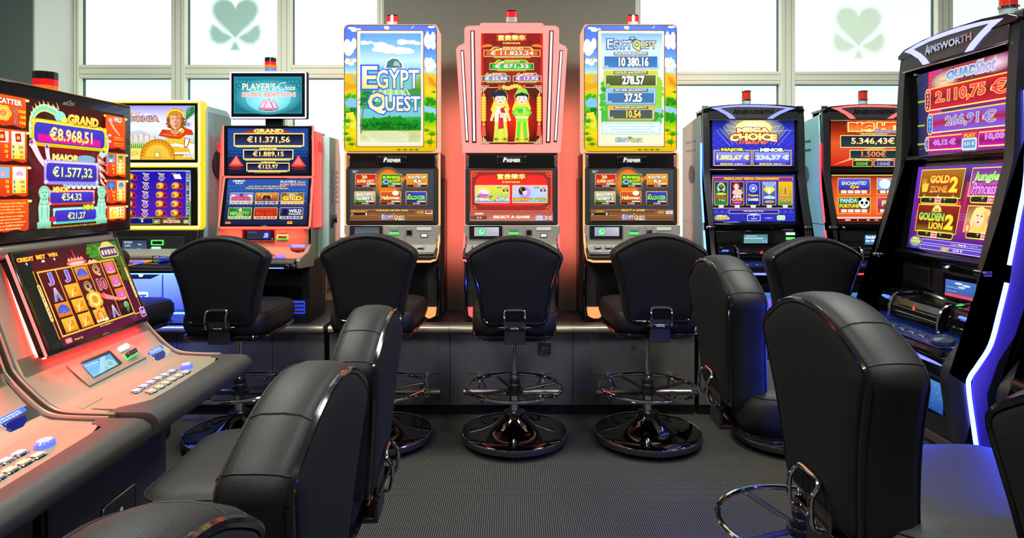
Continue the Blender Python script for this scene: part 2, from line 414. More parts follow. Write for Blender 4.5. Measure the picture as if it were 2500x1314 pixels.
# ------------------------------------------------------------------ benches the back row stands on
BF = 3.69; BT = 0.514
def bench(name, label, x0, x1, yback, seams, doors):
    r = thing(name, label, 'bench', ((x0 + x1) / 2, BF, 0))
    cx = (x0 + x1) / 2; pm = mat('bench_panel_grey', (80, 78, 75), 0.55, bump=('noise', 400, 0.05))
    B().box(x0 - cx + .005, x1 - cx - .005, 0.07, yback - BF, 0, BT - .04).build('carcass', MBLACK, r)
    B().box(x0 - cx, x1 - cx, 0.02, yback - BF, BT - .04, BT).build('worktop', mat('dark_brown_laminate', (78, 68, 64), 0.35), r, bevel=.003)
    B().box(x0 - cx, x1 - cx, 0.05, 0.07, 0, .055).build('kickboard', BLACK, r)
    es = [x0] + seams + [x1]
    for a, b in zip(es, es[1:]):
        B().box(a - cx + .0015, b - cx - .0015, 0.03, 0.05, 0.06, BT - .045).build('front_panel', pm, r, bevel=.001)
        pts = [(a - cx + .0008, y, z) for y, z in arc(.02, BT - .022, .022, 90, 270, 8)]
        q = [(b - cx - .0008, p[1], p[2]) for p in pts]
        B().loft([pts, q]).build('edge_moulding', mat('champagne_moulding', (190, 180, 160), .3, .7), r)
    for (a, b, z0, z1) in doors:
        B().box(a - cx, b - cx, 0.027, 0.0302, z0, z1).build('access_door', pm, r, bevel=.001)
    return r
cs = lambda p: X(p, BF)
b1 = bench('machine_bench', 'dark grey bench under the red and yellow framed machines, left of the dark gap', -3.2, cs(788), YW - .04, [cs(-60), cs(180), cs(425), cs(660)], [])
b2 = bench('machine_bench', 'long dark grey bench with metal edge under the three tall machines by the grey wall', cs(800), cs(1700), YB, [cs(1097), cs(1400)],
           [(cs(860), cs(1070), .24, .455), (cs(1140), cs(1352), .24, .455), (cs(1441), cs(1655), .235, .452)])
b3 = bench('machine_bench', 'dark grey bench under the two blue and red trimmed machines, right of the dark gap', cs(1709), 3.3, YW - .04, [cs(1990), cs(2290), cs(2600)], [])
for (root, px, lab) in ((b2, 1248, ''), (b2, 1570, ''), (b2, 960, ''), (b1, 560, ''), (b3, 1990, '')):
    cx = root.location.x; x = X(px, 3.6)
    B().cyl((x - cx - .26, -.10, .175), (x - cx + .26, -.10, .175), .0165, 16).build('footrail', STEEL, root)
    for sx in (-.175, .175):
        b = B(); b.tube([(x - cx + sx, .03, .235), (x - cx + sx, -.055, .225), (x - cx + sx, -.10, .19), (x - cx + sx, -.10, .15), (x - cx + sx, -.06, .115), (x - cx + sx, .03, .11)], .006, 8)
        b.cyl((x - cx + sx, .03, .235), (x - cx + sx, .02, .235), .014, 12); b.cyl((x - cx + sx, .03, .11), (x - cx + sx, .02, .11), .014, 12)
        b.build('footrail_bracket', CHROME, root)
s = thing('power_socket', 'black twin socket plate on the bench front behind the middle stool', 'socket', (cs(1330), BF + .03, Z(852, BF)))
B().box(-.036, .036, -.012, -.0002, -.033, .033).build('plate', BLACK, s, bevel=.003)
B().box(-.015, -.002, -.0135, -.012, -.006, .006).build('contact', STEEL, s); B().box(.003, .016, -.0135, -.012, -.006, .006).build('contact', STEEL, s)
lk = B().lathe([(0.013, 0), (0.013, .006), (0.009, .011), (0.004, .011)], 20)
o = lk.build('bench_lock', CHROME, None, loc=(cs(1549), BF + .0298, Z(845, BF))); o.rotation_euler = (R(90), 0, 0)
tag(o, 'small round chrome lock on the bench front beside the fourth stool pole', 'lock')

# ------------------------------------------------------------------ stools
def outline(e, n=3):
    c = [(0, .655 - e * .4), (.075, .655 - e * .4), (.125 + e, .657 - e * .4), (.146 + e, .675), (.155 + e, .74), (.175 + e, .84), (.203 + e, .925), (.213 + e, .957 + e * .2),
         (.204 + e * .8, .978 + e * .7), (.165 + e * .5, 1.003 + e), (.11 + e * .2, 1.030 + e), (.055, 1.046 + e), (0, 1.051 + e)]
    p = [(v.x, v.y) for v in smooth_path([(a, b, 0) for a, b in c], n)]
    return p + [(-x, z) for x, z in p[-2:0:-1]]
BO = -.255
def ring(e, d):
    if e < -.02: pts = [(x * (1 + e / .19), .865 + (z - .865) * (1 + e / .2)) for x, z in outline(0)]
    else: pts = outline(e)
    d = d if d < .02 else .02 + (d - .02) * .82
    return [(x, BO + d - (z - .655) * .09, z) for x, z in pts]
def plan(e, z, r=.07):
    return [(x, y, z) for x, y in [(px * (1 + .06 * (py / .23)), py) for px, py in rr(-.205 - e, -.225 - e, .205 + e, .235 + e, r, 6)]]
def make_stool():
    t = thing('casino_stool', 'x', 'stool', (0, 0, 0))
    # base
    B().lathe([(.255, .03), (.272, .032), (.272, .052), (.262, .055), (.1, .055)], 64).build('base_rim', RUBBER, t)
    bs = B().lathe([(.268, .052), (.266, .059), (.258, .063), (.215, .067), (.165, .074), (.12, .088), (.085, .108), (.058, .132), (.044, .152), (.03, .152)], 64).build('base', BCHROME, t)
    B().tube([(.267 * math.cos(2 * PI * k / 64), .267 * math.sin(2 * PI * k / 64), .058) for k in range(64)], .004, 8, True).build('base_edge', CHROME, bs)
    B().lathe([(.05, .142), (.053, .15), (.053, .158), (.04, .163), (.03, .163)], 32).build('collar', BLACK, t)
    for k in range(5):
        a = 2 * PI * k / 5 + .95; c, s = math.cos(a), math.sin(a); b = B()
        for o_ in (-.014, .014):
            p = Vector((.236 * c - s * o_, .236 * s + c * o_, .019)); q = Vector((-s, c, 0)) * .008
            b.cyl(p - q, p + q, .018, 14)
        b.box(.236 * c - .008, .236 * c + .008, .236 * s - .008, .236 * s + .008, .02, .034); b.build('castor', BLACK, t)
    B().lathe([(.0255, .15), (.0255, .315), (.02, .318)], 28).build('lower_pole', CHROME, t)
    B().lathe([(.0285, .30), (.0285, .318), (.024, .322), (.015, .322)], 28).build('pole_clamp', BLACK, t)
    B().lathe([(.038, .245), (.044, .25), (.044, .268), (.034, .272), (.036, .29), (.028, .294)], 28).build('hub', BLACK, t)
    fr_ = B().tube([(.242 * math.cos(2 * PI * k / 56), .242 * math.sin(2 * PI * k / 56), .278) for k in range(56)], .0095, 10, True).build('footring', CHROME, t)
    for k in range(4):
        a = PI / 2 * k + .42; c, s = math.cos(a), math.sin(a)
        B().tube([(.03 * c, .03 * s, .262), (.237 * c, .237 * s, .272)], .006, 8, flat=.012).build('footring_spoke', BLACK, t)
    B().cyl((0, 0, .18), (0, 0, .555), .0145, 20).build('gas_piston', CHROME, t)
    B().box(-.085, .085, -.11, .12, .535, .562).build('mechanism', BLACK, t, bevel=.004)
    # seat
    st = B().loft([plan(-.03, .582), plan(-.004, .592), plan(.008, .63), plan(.006, .672), plan(-.006, .694), plan(-.025, .704), plan(-.06, .709), plan(-.12, .712, .04)]).build('seat', LEATHER, t, smooth=60)
    B().tube(plan(-.004, .6925), .0016, 6, True).build('seam', LEATHER, st)
    sh = B().loft([plan(-.06, .553), plan(-.012, .56), plan(.004, .574), plan(.0, .588), plan(-.03, .59)]).build('seat_shell', GBLACK, t, smooth=50)
    B().tube(plan(.005, .579), .0035, 6, True).build('shell_trim', PIPE, sh)
    # backrest
    bk = B().loft([ring(-.006, .004), ring(.006, .006), ring(.014, .022), ring(.017, .05), ring(.016, .09), ring(.009, .112), ring(-.008, .124), ring(-.04, .130), ring(-.085, .132)]).build('backrest', LEATHER, t, smooth=60)
    B().loft([ring(-.004, .008), ring(-.006, -.001), ring(-.014, -.006), ring(-.05, -.009), ring(-.1, -.010)]).build('back_panel', FABRIC, bk, smooth=60)
    B().tube(ring(.001, .002), .0062, 8, True).build('piping', PIPE, bk)
    rs = [ring(.006, .006), ring(.014, .022), ring(.0172, .05), ring(.0162, .09), ring(.0092, .112), ring(-.008, .124)]
    base = outline(0); top = [(i, x) for i, (x, z) in enumerate(base) if z > .95]
    for tx in (-.205, -.125, .125, .205):
        i = min(top, key=lambda q: abs(q[1] - tx))[0]
        B().tube([r_[i] for r_ in rs], .0015, 6).build('seam', LEATHER, bk)
    B().tube(ring(.0098, .111), .0016, 6, True).build('seam', LEATHER, bk)
    # handle and link under the back
    hp = [(-.048, -.263, .632), (-.048, -.292, .64), (-.048, -.296, .69), (-.047, -.284, .712), (-.036, -.279, .7205), (0, -.278, .7215), (.036, -.279, .7205), (.047, -.284, .712), (.048, -.296, .69), (.048, -.292, .64), (.048, -.263, .632)]
    B().tube(smooth_path(hp, 4), .0052, 8).build('handle', CHROME, t)
    pl = B().box(-.08, .08, -.274, -.257, .627, .641).build('handle_plate', BCHROME, t, bevel=.002)
    v, f = text_geo('PATIR', .01, 0, 1.0); w = max(p[0] for p in v)
    B().add([(p[0] / w * .04 - .02, -.2745, .6305 + p[1] / w * .025) for p in v], f).build('lettering', mat('white_print', (220, 220, 220), .5), pl, smooth=0)
    b = B(); b.box(-.05, .05, -.262, -.25, .565, .665); b.box(-.05, .05, -.262, -.02, .556, .57); b.build('back_bracket', MBLACK, t, bevel=.003)
    return t
UPPER = ('gas_piston', 'mechanism', 'seat', 'seat_shell', 'backrest', 'handle', 'handle_plate', 'back_bracket')
stool0 = make_stool(); used = []
def stool(x, y, rz, dz, label, group):
    t = stool0 if not used else copy_tree(stool0)
    used.append(1)
    t.location = (x, y, 0); t.rotation_euler = (0, 0, R(rz)); t['label'] = label; t['group'] = group
    for c in t.children:
        c.location.z = dz if c.name.split('.')[0] in UPPER else 0
g1 = 'stools facing the row on the bench'; g2 = 'stools along the left machines'; g3 = 'stools along the right machines'
stool(.0125, 3.335, 0, 0, 'black leather casino stool in front of the pink fan-topped machine', g1)
stool(-1.385, 3.335, 2, 0, 'black leather casino stool in front of the red-glowing machine', g1)
stool(-.675, 3.335, 0, .012, 'black leather casino stool in front of the left Egyptian machine', g1)
stool(.69, 3.335, 1, .012, 'black leather casino stool in front of the right Egyptian machine', g1)
stool(1.405, 3.335, 4, -.005, 'black leather casino stool before the blue and red trimmed grey-sided machines', g1)
stool(-2.04, 3.33, -3, 0, 'stool mostly hidden behind the slanted screen, before the yellow-framed machine', g1)
stool(-.585, 1.61, 92, -.07, 'left-row stool farther from the camera, its back rising behind another stool', g2)
stool(-.565, 1.055, 90, -.065, 'large left foreground stool with red sheen on top of its back', g2)
stool(-.55, .485, 90, -.045, 'stool of which only the rounded top shows at the bottom left edge', g2)
stool(.875, 1.98, -91, .02, 'right-row stool with reddish back panel, behind the largest stool', g3)
stool(.852, 1.265, -90, .02, 'largest stool at right, dark back panel and blue-lit seat', g3)
stool(.915, .655, -90, .02, 'stool cut off by the right edge of the picture', g3)

# ------------------------------------------------------------------ shared machine bits
def signal_lamp(root, x, y, z0, kind):
    """stack light, local coordinates"""
    if kind == 'square':
        l = B().prismz([(x + a, y + b) for a, b in rr(-.034, -.03, .034, .03, .01, 3)], z0, z0 + .028).build('signal_lamp', SILVER, root)
        B().prismz([(x + a, y + b) for a, b in rr(-.033, -.029, .033, .029, .01, 3)], z0 + .028, z0 + .062).build('red_lens', mat('red_lens', (215, 20, 30), .15, coat=.5, emit=(215, 20, 30), es=.45), l, label='red lens')
        B().prismz([(x + a, y + b) for a, b in rr(-.03, -.026, .03, .026, .01, 3)], z0 + .062, z0 + .07).build('cap', GBLACK, l, bevel=.002)
    elif kind == 'round':
        l = B().lathe([(.026, 0), (.026, .045)], 24, (x, y, z0)).build('signal_lamp', mat('clear_grey_lens', (175, 190, 190), .2, coat=.5), root)
        B().lathe([(.031, .045), (.031, .052), (.026, .052)], 24, (x, y, z0)).build('chrome_band', CHROME, l)
        B().lathe([(.026, .052), (.026, .102)], 24, (x, y, z0)).build('red_lens', mat('dark_red_lens', (190, 40, 30), .15, coat=.5, emit=(190, 40, 30), es=.25), l, label='red lens')
        B().lathe([(.031, .102), (.031, .109), (.02, .111)], 24, (x, y, z0)).build('cap', CHROME, l)
    else:
        l = None; r = kind
        for nm, c, a, b in (('blue_lens', (30, 60, 190), 0, .016), ('orange_lens', (235, 110, 20), .016, .036), ('red_lens', (140, 15, 25), .036, .055), ('dark_lens', (25, 30, 28), .055, .078)):
            o = B().lathe([(r, a + .001), (r, b - .001), (r * .96, b)], 24, (x, y, z0)).build('signal_lamp' if l is None else nm, mat(nm, c, .12, coat=.6, emit=c, es=.3 if nm != 'dark_lens' else 0.0), root if l is None else l, smooth=30)
            if l is None: l = o
    return l
def quick_box(root, name, m, px0, py0, px1, py1, Y, d0, d1, inv, bevel=.002, label=None, parent=None):
    """box whose front is seen at the frame position (px..) on the plane Y; d0 proud, d1 deep"""
    x0, x1, z0, z1 = X(px0, Y), X(px1, Y), Z(py1, Y), Z(py0, Y)
    l = root.location
    return B().box(x0 - l.x, x1 - l.x, Y - d0 - l.y, Y + d1 - l.y, z0 - l.z, z1 - l.z).build(name, m, parent or root, bevel=bevel, label=label)

# ------------------------------------------------------------------ pictures
def blob(A, cx, cy, rx, ry, c, n, s, seed=0):
    rn = random.Random(seed)
    for i in range(n):
        a = rn.uniform(0, 2 * PI); q = rn.random() ** .5
        A.ell(cx + rx * q * math.cos(a), cy + ry * q * math.sin(a), s * rn.uniform(.6, 1.2), s * rn.uniform(.5, 1.0), c, n=9)
def palm(A, x, y, s, c, n=8, up=1.0):
    for i in range(n):
        a = R(200 + 140 * i / (n - 1)) if up > 0 else R(360 * i / n)
        pts = [(x, y), (x + s * .5 * math.cos(a), y + s * .55 * math.sin(a)), (x + s * math.cos(a), y + s * .8 * math.sin(a) + s * .22)]
        A.line(pts, s * .16, c, .4)
def egypt_land(A, x0, x1, dx, y0=58, y1=372):
    A.bands(x0, x1, [(y0, (84, 128, 246)), (y0 + 50, (120, 185, 250)), (y0 + 100, (200, 240, 255)), (y0 + 122, (235, 250, 240)),
                     (y0 + 123, (240, 205, 90)), (y0 + 150, (250, 205, 40)), (y0 + 180, (180, 215, 20)), (y0 + 200, (90, 190, 20)), (y0 + 240, (110, 205, 10)), (y0 + 262, (200, 220, 10)), (y0 + 280, (250, 220, 30)), (y1, (240, 190, 10))])
def clip_art(A, x0, x1):
    """keep shapes within x0..x1 while drawing"""
    pass
def cloud(A, cx, cy, w, h, seed=1, c=(250, 253, 255)):
    rn = random.Random(seed)
    for i in range(9):
        A.ell(cx + rn.uniform(-.8, .8) * w / 2, cy + rn.uniform(-.5, .5) * h / 2, w * rn.uniform(.16, .3), h * rn.uniform(.2, .38), c, n=12)
def bird(A, x, y, s, c=(225, 205, 40)):
    A.poly([(x - s, y + s * .9), (x - s * .1, y - s * .2), (x + s * .6, y - s), (x + s * .35, y), (x - s * .1, y + s * .5)], c)
def picture_text_logo(A, x0, y0, x1, y1, small=False):
    pass
def egypt_logo(A, x0, y0, x1, y1, stacked):
    OC = (60, 100, 225); F = (255, 255, 240); G = (235, 225, 120)
    w = x1 - x0; h = y1 - y0
    if stacked:
        A.poly([(x0 + w * .02, y0 + h * .14), (x0 + w * .3, y0 + h * .1), (x0 + w * .98, y0 + h * .2), (x0 + w * .9, y0 + h * .5), (x0 + w * .03, y0 + h * .5)], (120, 200, 190))
        # hat
        A.poly([(x0 + w * .3, y0 + h * .16), (x0 + w * .38, y0 + h * .13), (x0 + w * .42, y0 + h * .0), (x0 + w * .5, y0 - h * .06), (x0 + w * .62, y0 - h * .05), (x0 + w * .7, y0 + h * .04), (x0 + w * .72, y0 + h * .13), (x0 + w * .8, y0 + h * .18), (x0 + w * .6, y0 + h * .2)], (235, 250, 255))
        A.poly([(x0 + w * .41, y0 + h * .13), (x0 + w * .44, y0 + h * .02), (x0 + w * .52, y0 - h * .03), (x0 + w * .61, y0 - h * .02), (x0 + w * .68, y0 + h * .06), (x0 + w * .69, y0 + h * .13)], (70, 120, 120))
        A.poly([(x0 + w * .53, y0 + h * .09), (x0 + w * .56, y0 + h * .01), (x0 + w * .63, y0 + h * .03), (x0 + w * .66, y0 + h * .11)], (150, 200, 200))
        A.text('E', x0, y0 + h * .1, x0 + w * .27, y0 + h * .49, F, OC, .05, c2=G, bold=.015)
        A.text('GYPT', x0 + w * .25, y0 + h * .16, x0 + w * .98, y0 + h * .49, F, OC, .05, c2=G, bold=.015)
        A.text('Q', x0 + w * .1, y0 + h * .56, x0 + w * .42, y0 + h * .93, (250, 225, 140), OC, .055, c2=(255, 250, 200), bold=.03)
        A.text('UEST', x0 + w * .4, y0 + h * .62, x0 + w, y0 + h * .88, F, OC, .06, c2=(255, 245, 150), bold=.02)
    else:
        A.poly([(x0 + w * .36, y0 + h * .2), (x0 + w * .44, y0 + h * .1), (x0 + w * .47, y0 - h * .25), (x0 + w * .56, y0 - h * .25), (x0 + w * .62, y0 + h * .12), (x0 + w * .66, y0 + h * .25), (x0 + w * .5, y0 + h * .3)], (60, 90, 110))
        A.ell(x0 + w * .52, y0 - h * .08, w * .04, h * .1, (190, 215, 220))
        A.text('E', x0, y0, x0 + w * .13, y0 + h, (225, 245, 250), (40, 80, 150), .07, c2=(180, 215, 225), bold=.02)
        A.text('GYPT', x0 + w * .13, y0 + h * .15, x0 + w * .5, y0 + h, (225, 245, 250), (40, 80, 150), .08, c2=(180, 215, 225), bold=.02)
        A.text('Q', x0 + w * .53, y0 + h * .1, x0 + w * .69, y0 + h * 1.15, (255, 230, 60), (40, 80, 150), .08, bold=.03)
        A.text('UEST', x0 + w * .69, y0 + h * .2, x0 + w, y0 + h * .95, (245, 240, 130), (40, 80, 150), .08, bold=.02)
def tile(A, x0, y0, x1, y1, c1, c2, frame, title, tc, oc, sub=None, deco=None, subbg=None):
    A.rect(x0 - 1.2, y0 - 1.2, x1 + 1.2, y1 + 1.2, frame); A.rect(x0, y0, x1, y1, c1, c2)
    if deco: deco(x0, y0, x1, y1)
    if isinstance(title, str): title = [title]
    h = (y1 - y0); k = len(title)
    for i, t in enumerate(title):
        a = y0 + h * (.42 - .3 * (k - 1) / 2) + i * h * .36 if k > 1 else y0 + h * .42
        a = (y0 + h * .12 + i * h * .42) if k > 1 else y0 + h * .36
        A.text(t, x0 + (x1 - x0) * .08, a, x1 - (x1 - x0) * .08, a + h * (.34 if k > 1 else .38), tc, oc, .08, bold=.04)

# ------------------------------------------------------------------ the three tall machines by the grey wall
def premier_root(cx, label, group=None):
    return thing('slot_machine', label, 'slot machine', (cx, 3.80, BT + .001), group='slot machines on the bench')
def tall_machine(cx, dx, label, kind, led, led_s):
    """dx: offset of this machine's centre from the middle one in the frame"""
    r = premier_root(cx, label); inv = inv_of(r); l = r.location
    y = lambda Y: Y - 3.80
    z = lambda Zz: Zz - BT
    hw = .272; tag_led = glow('led_' + kind, led, led_s)
    prof = [(.34, 0), (0.01, 0), (0.01, z(.875)), (-.16, z(.885)), (-.18, z(.905)), (-.17, z(.928)), (-.02, z(.965)), (0, z(1.08)), (.0, z(1.495)), (.34, z(1.495))]
    B().prism(prof, -hw, hw).build('cabinet', MBLACK, r, bevel=.004)
    B().box(-hw - .012, hw + .012, .12, .335, .03, z(1.35)).build('rear_cabinet', mat('dark_brown_steel', (58, 48, 46), .5), r, bevel=.008)
    for sx in (-1, 1): machine_area(r, (sx * (hw + .03), .20, z(1.33)), 90, .02, 1.0, 2.6, (255, 130, 110) if kind != 'pink' else (255, 90, 90))  # unseen area lights added behind the cabinet for the glow on the wall
    # lower front: recessed ribbed panel between two rails
    lp = B().box(-.20, .20, .0, .012, .09, z(.865)).build('lower_panel', BLACK, r, bevel=.002)
    g = B()
    for i in range(30): g.box(-.185, .185, -.006, .001, .10 + i * .0088, .10 + i * .0088 + .0048)
    o = g.build('panel_ribs', BLACK, lp, smooth=0); o['kind'] = 'stuff'
    for sx in (-1, 1):
        B().tube([(sx * (hw - .006), .012, z(.86)), (sx * (hw - .006), .0, z(.8)), (sx * (hw - .006), .0, .08), (sx * (hw - .018), .0, .03), (sx * (hw - .06), .0, .012)], .009, 8).build('side_rail', GBLACK, r)
        B().tube([(sx * (hw - .001), -.006, z(.86)), (sx * (hw - .001), -.006, .09), (sx * (hw - .012), -.006, .035)], .0022, 6).build('chrome_edge', CHROME, r)
    # glowing foot bar
    B().loft([[(x, yy, zz) for x, zz in ((-hw + .02, .085), (hw - .02, .085), (hw - .022, .04), (hw - .045, .022), (-hw + .045, .022), (-hw + .022, .04))] for yy in (-.005, .01)]).build('foot_light', glow('foot_' + kind, led, led_s * .75), r)
    # light line round the edges and along the deck nose
    pth = [(-hw, -.006, z(1.49)), (-hw, -.006, z(1.08)), (-hw, -.03, z(.99)), (-hw, -.1, z(.925)), (-hw + .004, -.165, z(.893)), (-hw + .03, -.182, z(.885)),
           (0, -.186, z(.885)), (hw - .03, -.182, z(.885)), (hw - .004, -.165, z(.893)), (hw, -.1, z(.925)), (hw, -.03, z(.99)), (hw, -.006, z(1.08)), (hw, -.006, z(1.49))]
    B().tube(pth, .0062, 8).build('edge_light', tag_led, r)
    for sx in (-1, 1):
        B().tube([(sx * (hw - .011), -.004, z(1.49)), (sx * (hw - .011), -.005, z(1.08)), (sx * (hw - .011), -.03, z(.985))], .0035, 8).build('chrome_edge', CHROME, r)
        B().box(sx * (hw - .02) - .006, sx * (hw - .02) + .006, -.012, 0, z(Z(409, 3.8)), z(Z(380, 3.8))).build('chrome_corner', CHROME, r, bevel=.002)
    # ribbed header with the badge
    h = B().box(-hw + .012, hw - .012, -.006, .004, z(Z(411, 3.8)), z(Z(379, 3.8))).build('header', BLACK, r, bevel=.001)
    g = B()
    for i in range(9): zz = z(Z(409, 3.8)) + i * .0078; g.box(-hw + .02, hw - .02, -.009, -.005, zz, zz + .004)
    o = g.build('header_ribs', GBLACK, h, smooth=0); o['kind'] = 'stuff'
    bd = quick_box(r, 'badge', BCHROME, 1212 + dx, 381.5, 1286 + dx, 399, 3.79, .012, 0, inv, .004)
    for a, b in ((1216, 1224), (1274, 1282)): quick_box(r, 'badge_block', GBLACK, a + dx, 383.5, b + dx, 397, 3.778, .004, 0, inv, .002, parent=bd)
    A = Art((0, 3.777, 0), (0, -1, 0), inv, f=lambda x, yy: (x + dx, yy)); A.rect(1227, 383.5, 1271, 397, (34, 40, 38))
    A.text('P', 1228, 384.5, 1237, 396, (250, 255, 250), bold=.04, shear=.25); A.text('REMIER', 1237, 388, 1270, 396, (250, 255, 250), bold=.04, shear=.2)
    A.build('badge_lettering', PRINT, bd)
    # game screen
    bz = quick_box(r, 'game_screen', mat('screen_bezel', (44, 44, 42), .35), 1133.5 + dx, 411.5, 1365 + dx, 547.5, 3.79, .0, .01, inv, .002)
    A = Art((0, 3.79, 0), (0, -1, 0), inv, f=lambda x, yy: (x + dx, yy))
    if kind == 'pink': screen_fugui(A)
    else: screen_egypt_menu(A, kind)
    A.build('screen_picture', ART, bz)
    # metal control fascia
    quick_box(r, 'fascia', SILVER, 1133 + dx, 550, 1367 + dx, 597.5, 3.775, .0, .01, inv, .002)
    fz = 3.774
    dsp = quick_box(r, 'card_display', BLACK, 1146 + dx, 551, 1226 + dx, 584, fz, .006, 0, inv, .002)
    A = Art((0, fz - .006, 0), (0, -1, 0), inv, f=lambda x, yy: (x + dx, yy))
    if kind != 'left':
        A.rect(1158, 555, 1218, 576.5, (150, 165, 175), (190, 205, 200), (190, 160, 195), (150, 140, 190)) if kind == 'right' else A.rect(1158, 555, 1218, 576.5, (165, 178, 182), (200, 205, 205), (175, 170, 190), (180, 180, 180))
        A.rrect(1167, 557, 1185, 574.5, 3.5, (70, 205, 120)); A.ell(1176, 565.4, 6.6, 6.4, WH); A.poly([(1170.2, 573), (1171, 568), (1174, 571.5)], WH); A.ell(1176, 565.4, 5.2, 5.1, (70, 205, 120))
        A.line([(1173.6, 562.6), (1173.6, 565), (1175.6, 567.6), (1178.4, 568.4)], 1.6, WH)
    else: A.rect(1158, 555, 1218, 576.5, (60, 80, 95), (90, 110, 120))
    A.build('display_picture', ART, dsp)
    quick_box(r, 'reader_plate', SILVER, 1228 + dx, 552, 1278 + dx, 597, fz, .002, 0, inv, .001)
    quick_box(r, 'reader_button', mat('grey_lens', (128, 132, 140), .3), 1246 + dx, 556, 1265 + dx, 564, fz - .002, .006, 0, inv, .002)
    quick_box(r, 'card_slot', glow('green_light', (70, 230, 90), 1.3), 1242 + dx, 567, 1266 + dx, 573, fz - .002, .006, 0, inv, .002, label='green lit card slot')
    quick_box(r, 'ticket_plate', SILVER, 1282 + dx, 551.5, 1364.5 + dx, 597, fz, .003, 0, inv, .001)
    quick_box(r, 'lock_plate', STEEL, 1284 + dx, 560.5, 1299 + dx, 576, fz - .003, .002, 0, inv, .001)
    B().cyl((X(1291.5 + dx, fz) - l.x, fz - .012 - l.y, Z(567.5, fz) - l.z), (X(1291.5 + dx, fz) - l.x, fz - .004 - l.y, Z(567.5, fz) - l.z), .0125, 20).build('lock', CHROME, r)
    quick_box(r, 'ticket_slot', mat('ivory_slot', (215, 210, 195), .4), 1309.5 + dx, 555.5, 1345 + dx, 562.5, fz - .003, .004, 0, inv, .001)
    lb = quick_box(r, 'service_button', BLACK, 1319 + dx, 570, 1336 + dx, 580, fz - .003, .003, 0, inv, .001)
    quick_box(r, 'lit_lens', glow('pale_lens', (225, 240, 245), 1.0), 1320.5 + dx, 571.5, 1334.5 + dx, 578.5, fz - .006, .002, 0, inv, .001, parent=lb)
    # deck
    dk = B().add([(-hw + .012, -.026, z(.9665)), (hw - .012, -.026, z(.9665)), (hw - .014, -.165, z(.932)), (-hw + .014, -.165, z(.932)),
                  (-hw + .012, -.026, z(.960)), (hw - .012, -.026, z(.960)), (hw - .014, -.165, z(.924)), (-hw + .014, -.165, z(.924))],
                 [(0, 1, 2, 3), (4, 7, 6, 5), (0, 3, 7, 4), (1, 5, 6, 2), (0, 4, 5, 1), (3, 2, 6, 7)]).build('button_deck', SILVER, r, bevel=.002)
    B().tube([(-hw + .014, -.168, z(.922)), (hw - .014, -.168, z(.922))], .012, 10).build('deck_nose', BLACK, r)
    B().box(-hw + .02, hw - .02, -.022, -.008, z(.968), z(.98)).build('deck_recess', GBLACK, r)
    for i in range(7):
        bx = -.205 + i * .0605 + (.02 if i > 5 else 0)
        bb = B(); b0 = [(bx + a, -.10 + b_ * .9, z(.949) + (b_) * .24) for a, b_ in rr(-.022, -.02, .022, .02, .007, 3)]
        b1_ = [(bx + a, -.10 + b_ * .9, z(.959) + (b_) * .24) for a, b_ in rr(-.020, -.018, .020, .018, .007, 3)]
        kb = bb.loft([b0, b1_]).build('play_button', CHROME, dk)
        B().loft([[(bx + a, -.10 + b_ * .9, z(.9592) + b_ * .24) for a, b_ in rr(-.015, -.013, .015, .013, .005, 3)], [(bx + a, -.10 + b_ * .9, z(.961) + b_ * .24) for a, b_ in rr(-.014, -.012, .014, .012, .005, 3)]]).build('lens', mat('smoky_lens', (150, 152, 158), .2, coat=.5), kb)
    # top sign
    if kind != 'pink':
        YS = 3.755; ly = YS - 3.8
        x0, x1, z0, z1 = X(838.5 + dx + 292, YS) - l.x, X(1068.5 + dx + 292, YS) - l.x, z(Z(373.5, YS)), z(Z(59, YS))
        sg = B().loft([[(a, ly, c) for a, c in rr(x0, z0, x1, z1, .022)], [(a, ly + .19, c) for a, c in rr(x0, z0, x1, z1, .022)]]).build('top_sign', glow('peach_cover', (255, 188, 150), .98), r, bevel=.006)
        D = dx + 292
        A = Art((0, YS, 0), (0, -1, 0), inv, f=lambda x, yy: (x + D, yy), lift=.0012)
        A.poly(rr(840.5, 61, 1066.5, 371, 12), (20, 22, 40)); sgn_egypt(A, kind)
        A.build('sign_picture', ART, sg)
        signal_lamp(r, X(959 + D, 3.84) - l.x, 3.84 - l.y, z1, 'square')
    else:
        YS = 3.765; ly = YS - 3.8
        P = [(1129, 373), (1112.8, 119), (1119, 111), (1131, 106), (1133.4, 103), (1133, 69), (1138, 63.5), (1144, 62), (1170, 61.5), (1173, 56), (1177, 55)]
        P = P + [(2498.5 - a, b) for a, b in P[::-1]]
        q = lambda pts, d: [(X(a, YS) - l.x, ly + d, z(Z(b, YS))) for a, b in pts]
        def ins(s_): return [(1249.2 + (a - 1249.2) * s_, 215 + (b - 215) * (1 - (1 - s_) * .75)) for a, b in P]
        pk = glow('pink_cover', (255, 158, 148), 1.05)
        sg = B().loft([q(ins(.975), .0), q(ins(1.0), .012), q(ins(1.0), .12), q(ins(.97), .15)]).build('top_sign', pk, r, smooth=20)
        # raised flutes holding the light tubes
        for (xa, ya, xb, yb_, w) in ((1128.5, 124, 1141, 348, 4.6), (1153.5, 76, 1158, 350, 6.0), (1370, 124, 1355.5, 348, 4.6), (1346.3, 76, 1338, 350, 6.0)):
            fl = B().tube([(X(xa, YS) - l.x, ly - .002, z(Z(ya, YS))), (X(xb, YS) - l.x, ly - .002, z(Z(yb_, YS)))], w * .0023, 10).build('tube_channel', mat('dark_red_gloss', (90, 12, 20), .15), sg)
            n = 6; cols = [(235, 240, 250), (225, 240, 235), (215, 170, 215), (190, 150, 235), (220, 215, 245), (250, 235, 250)]
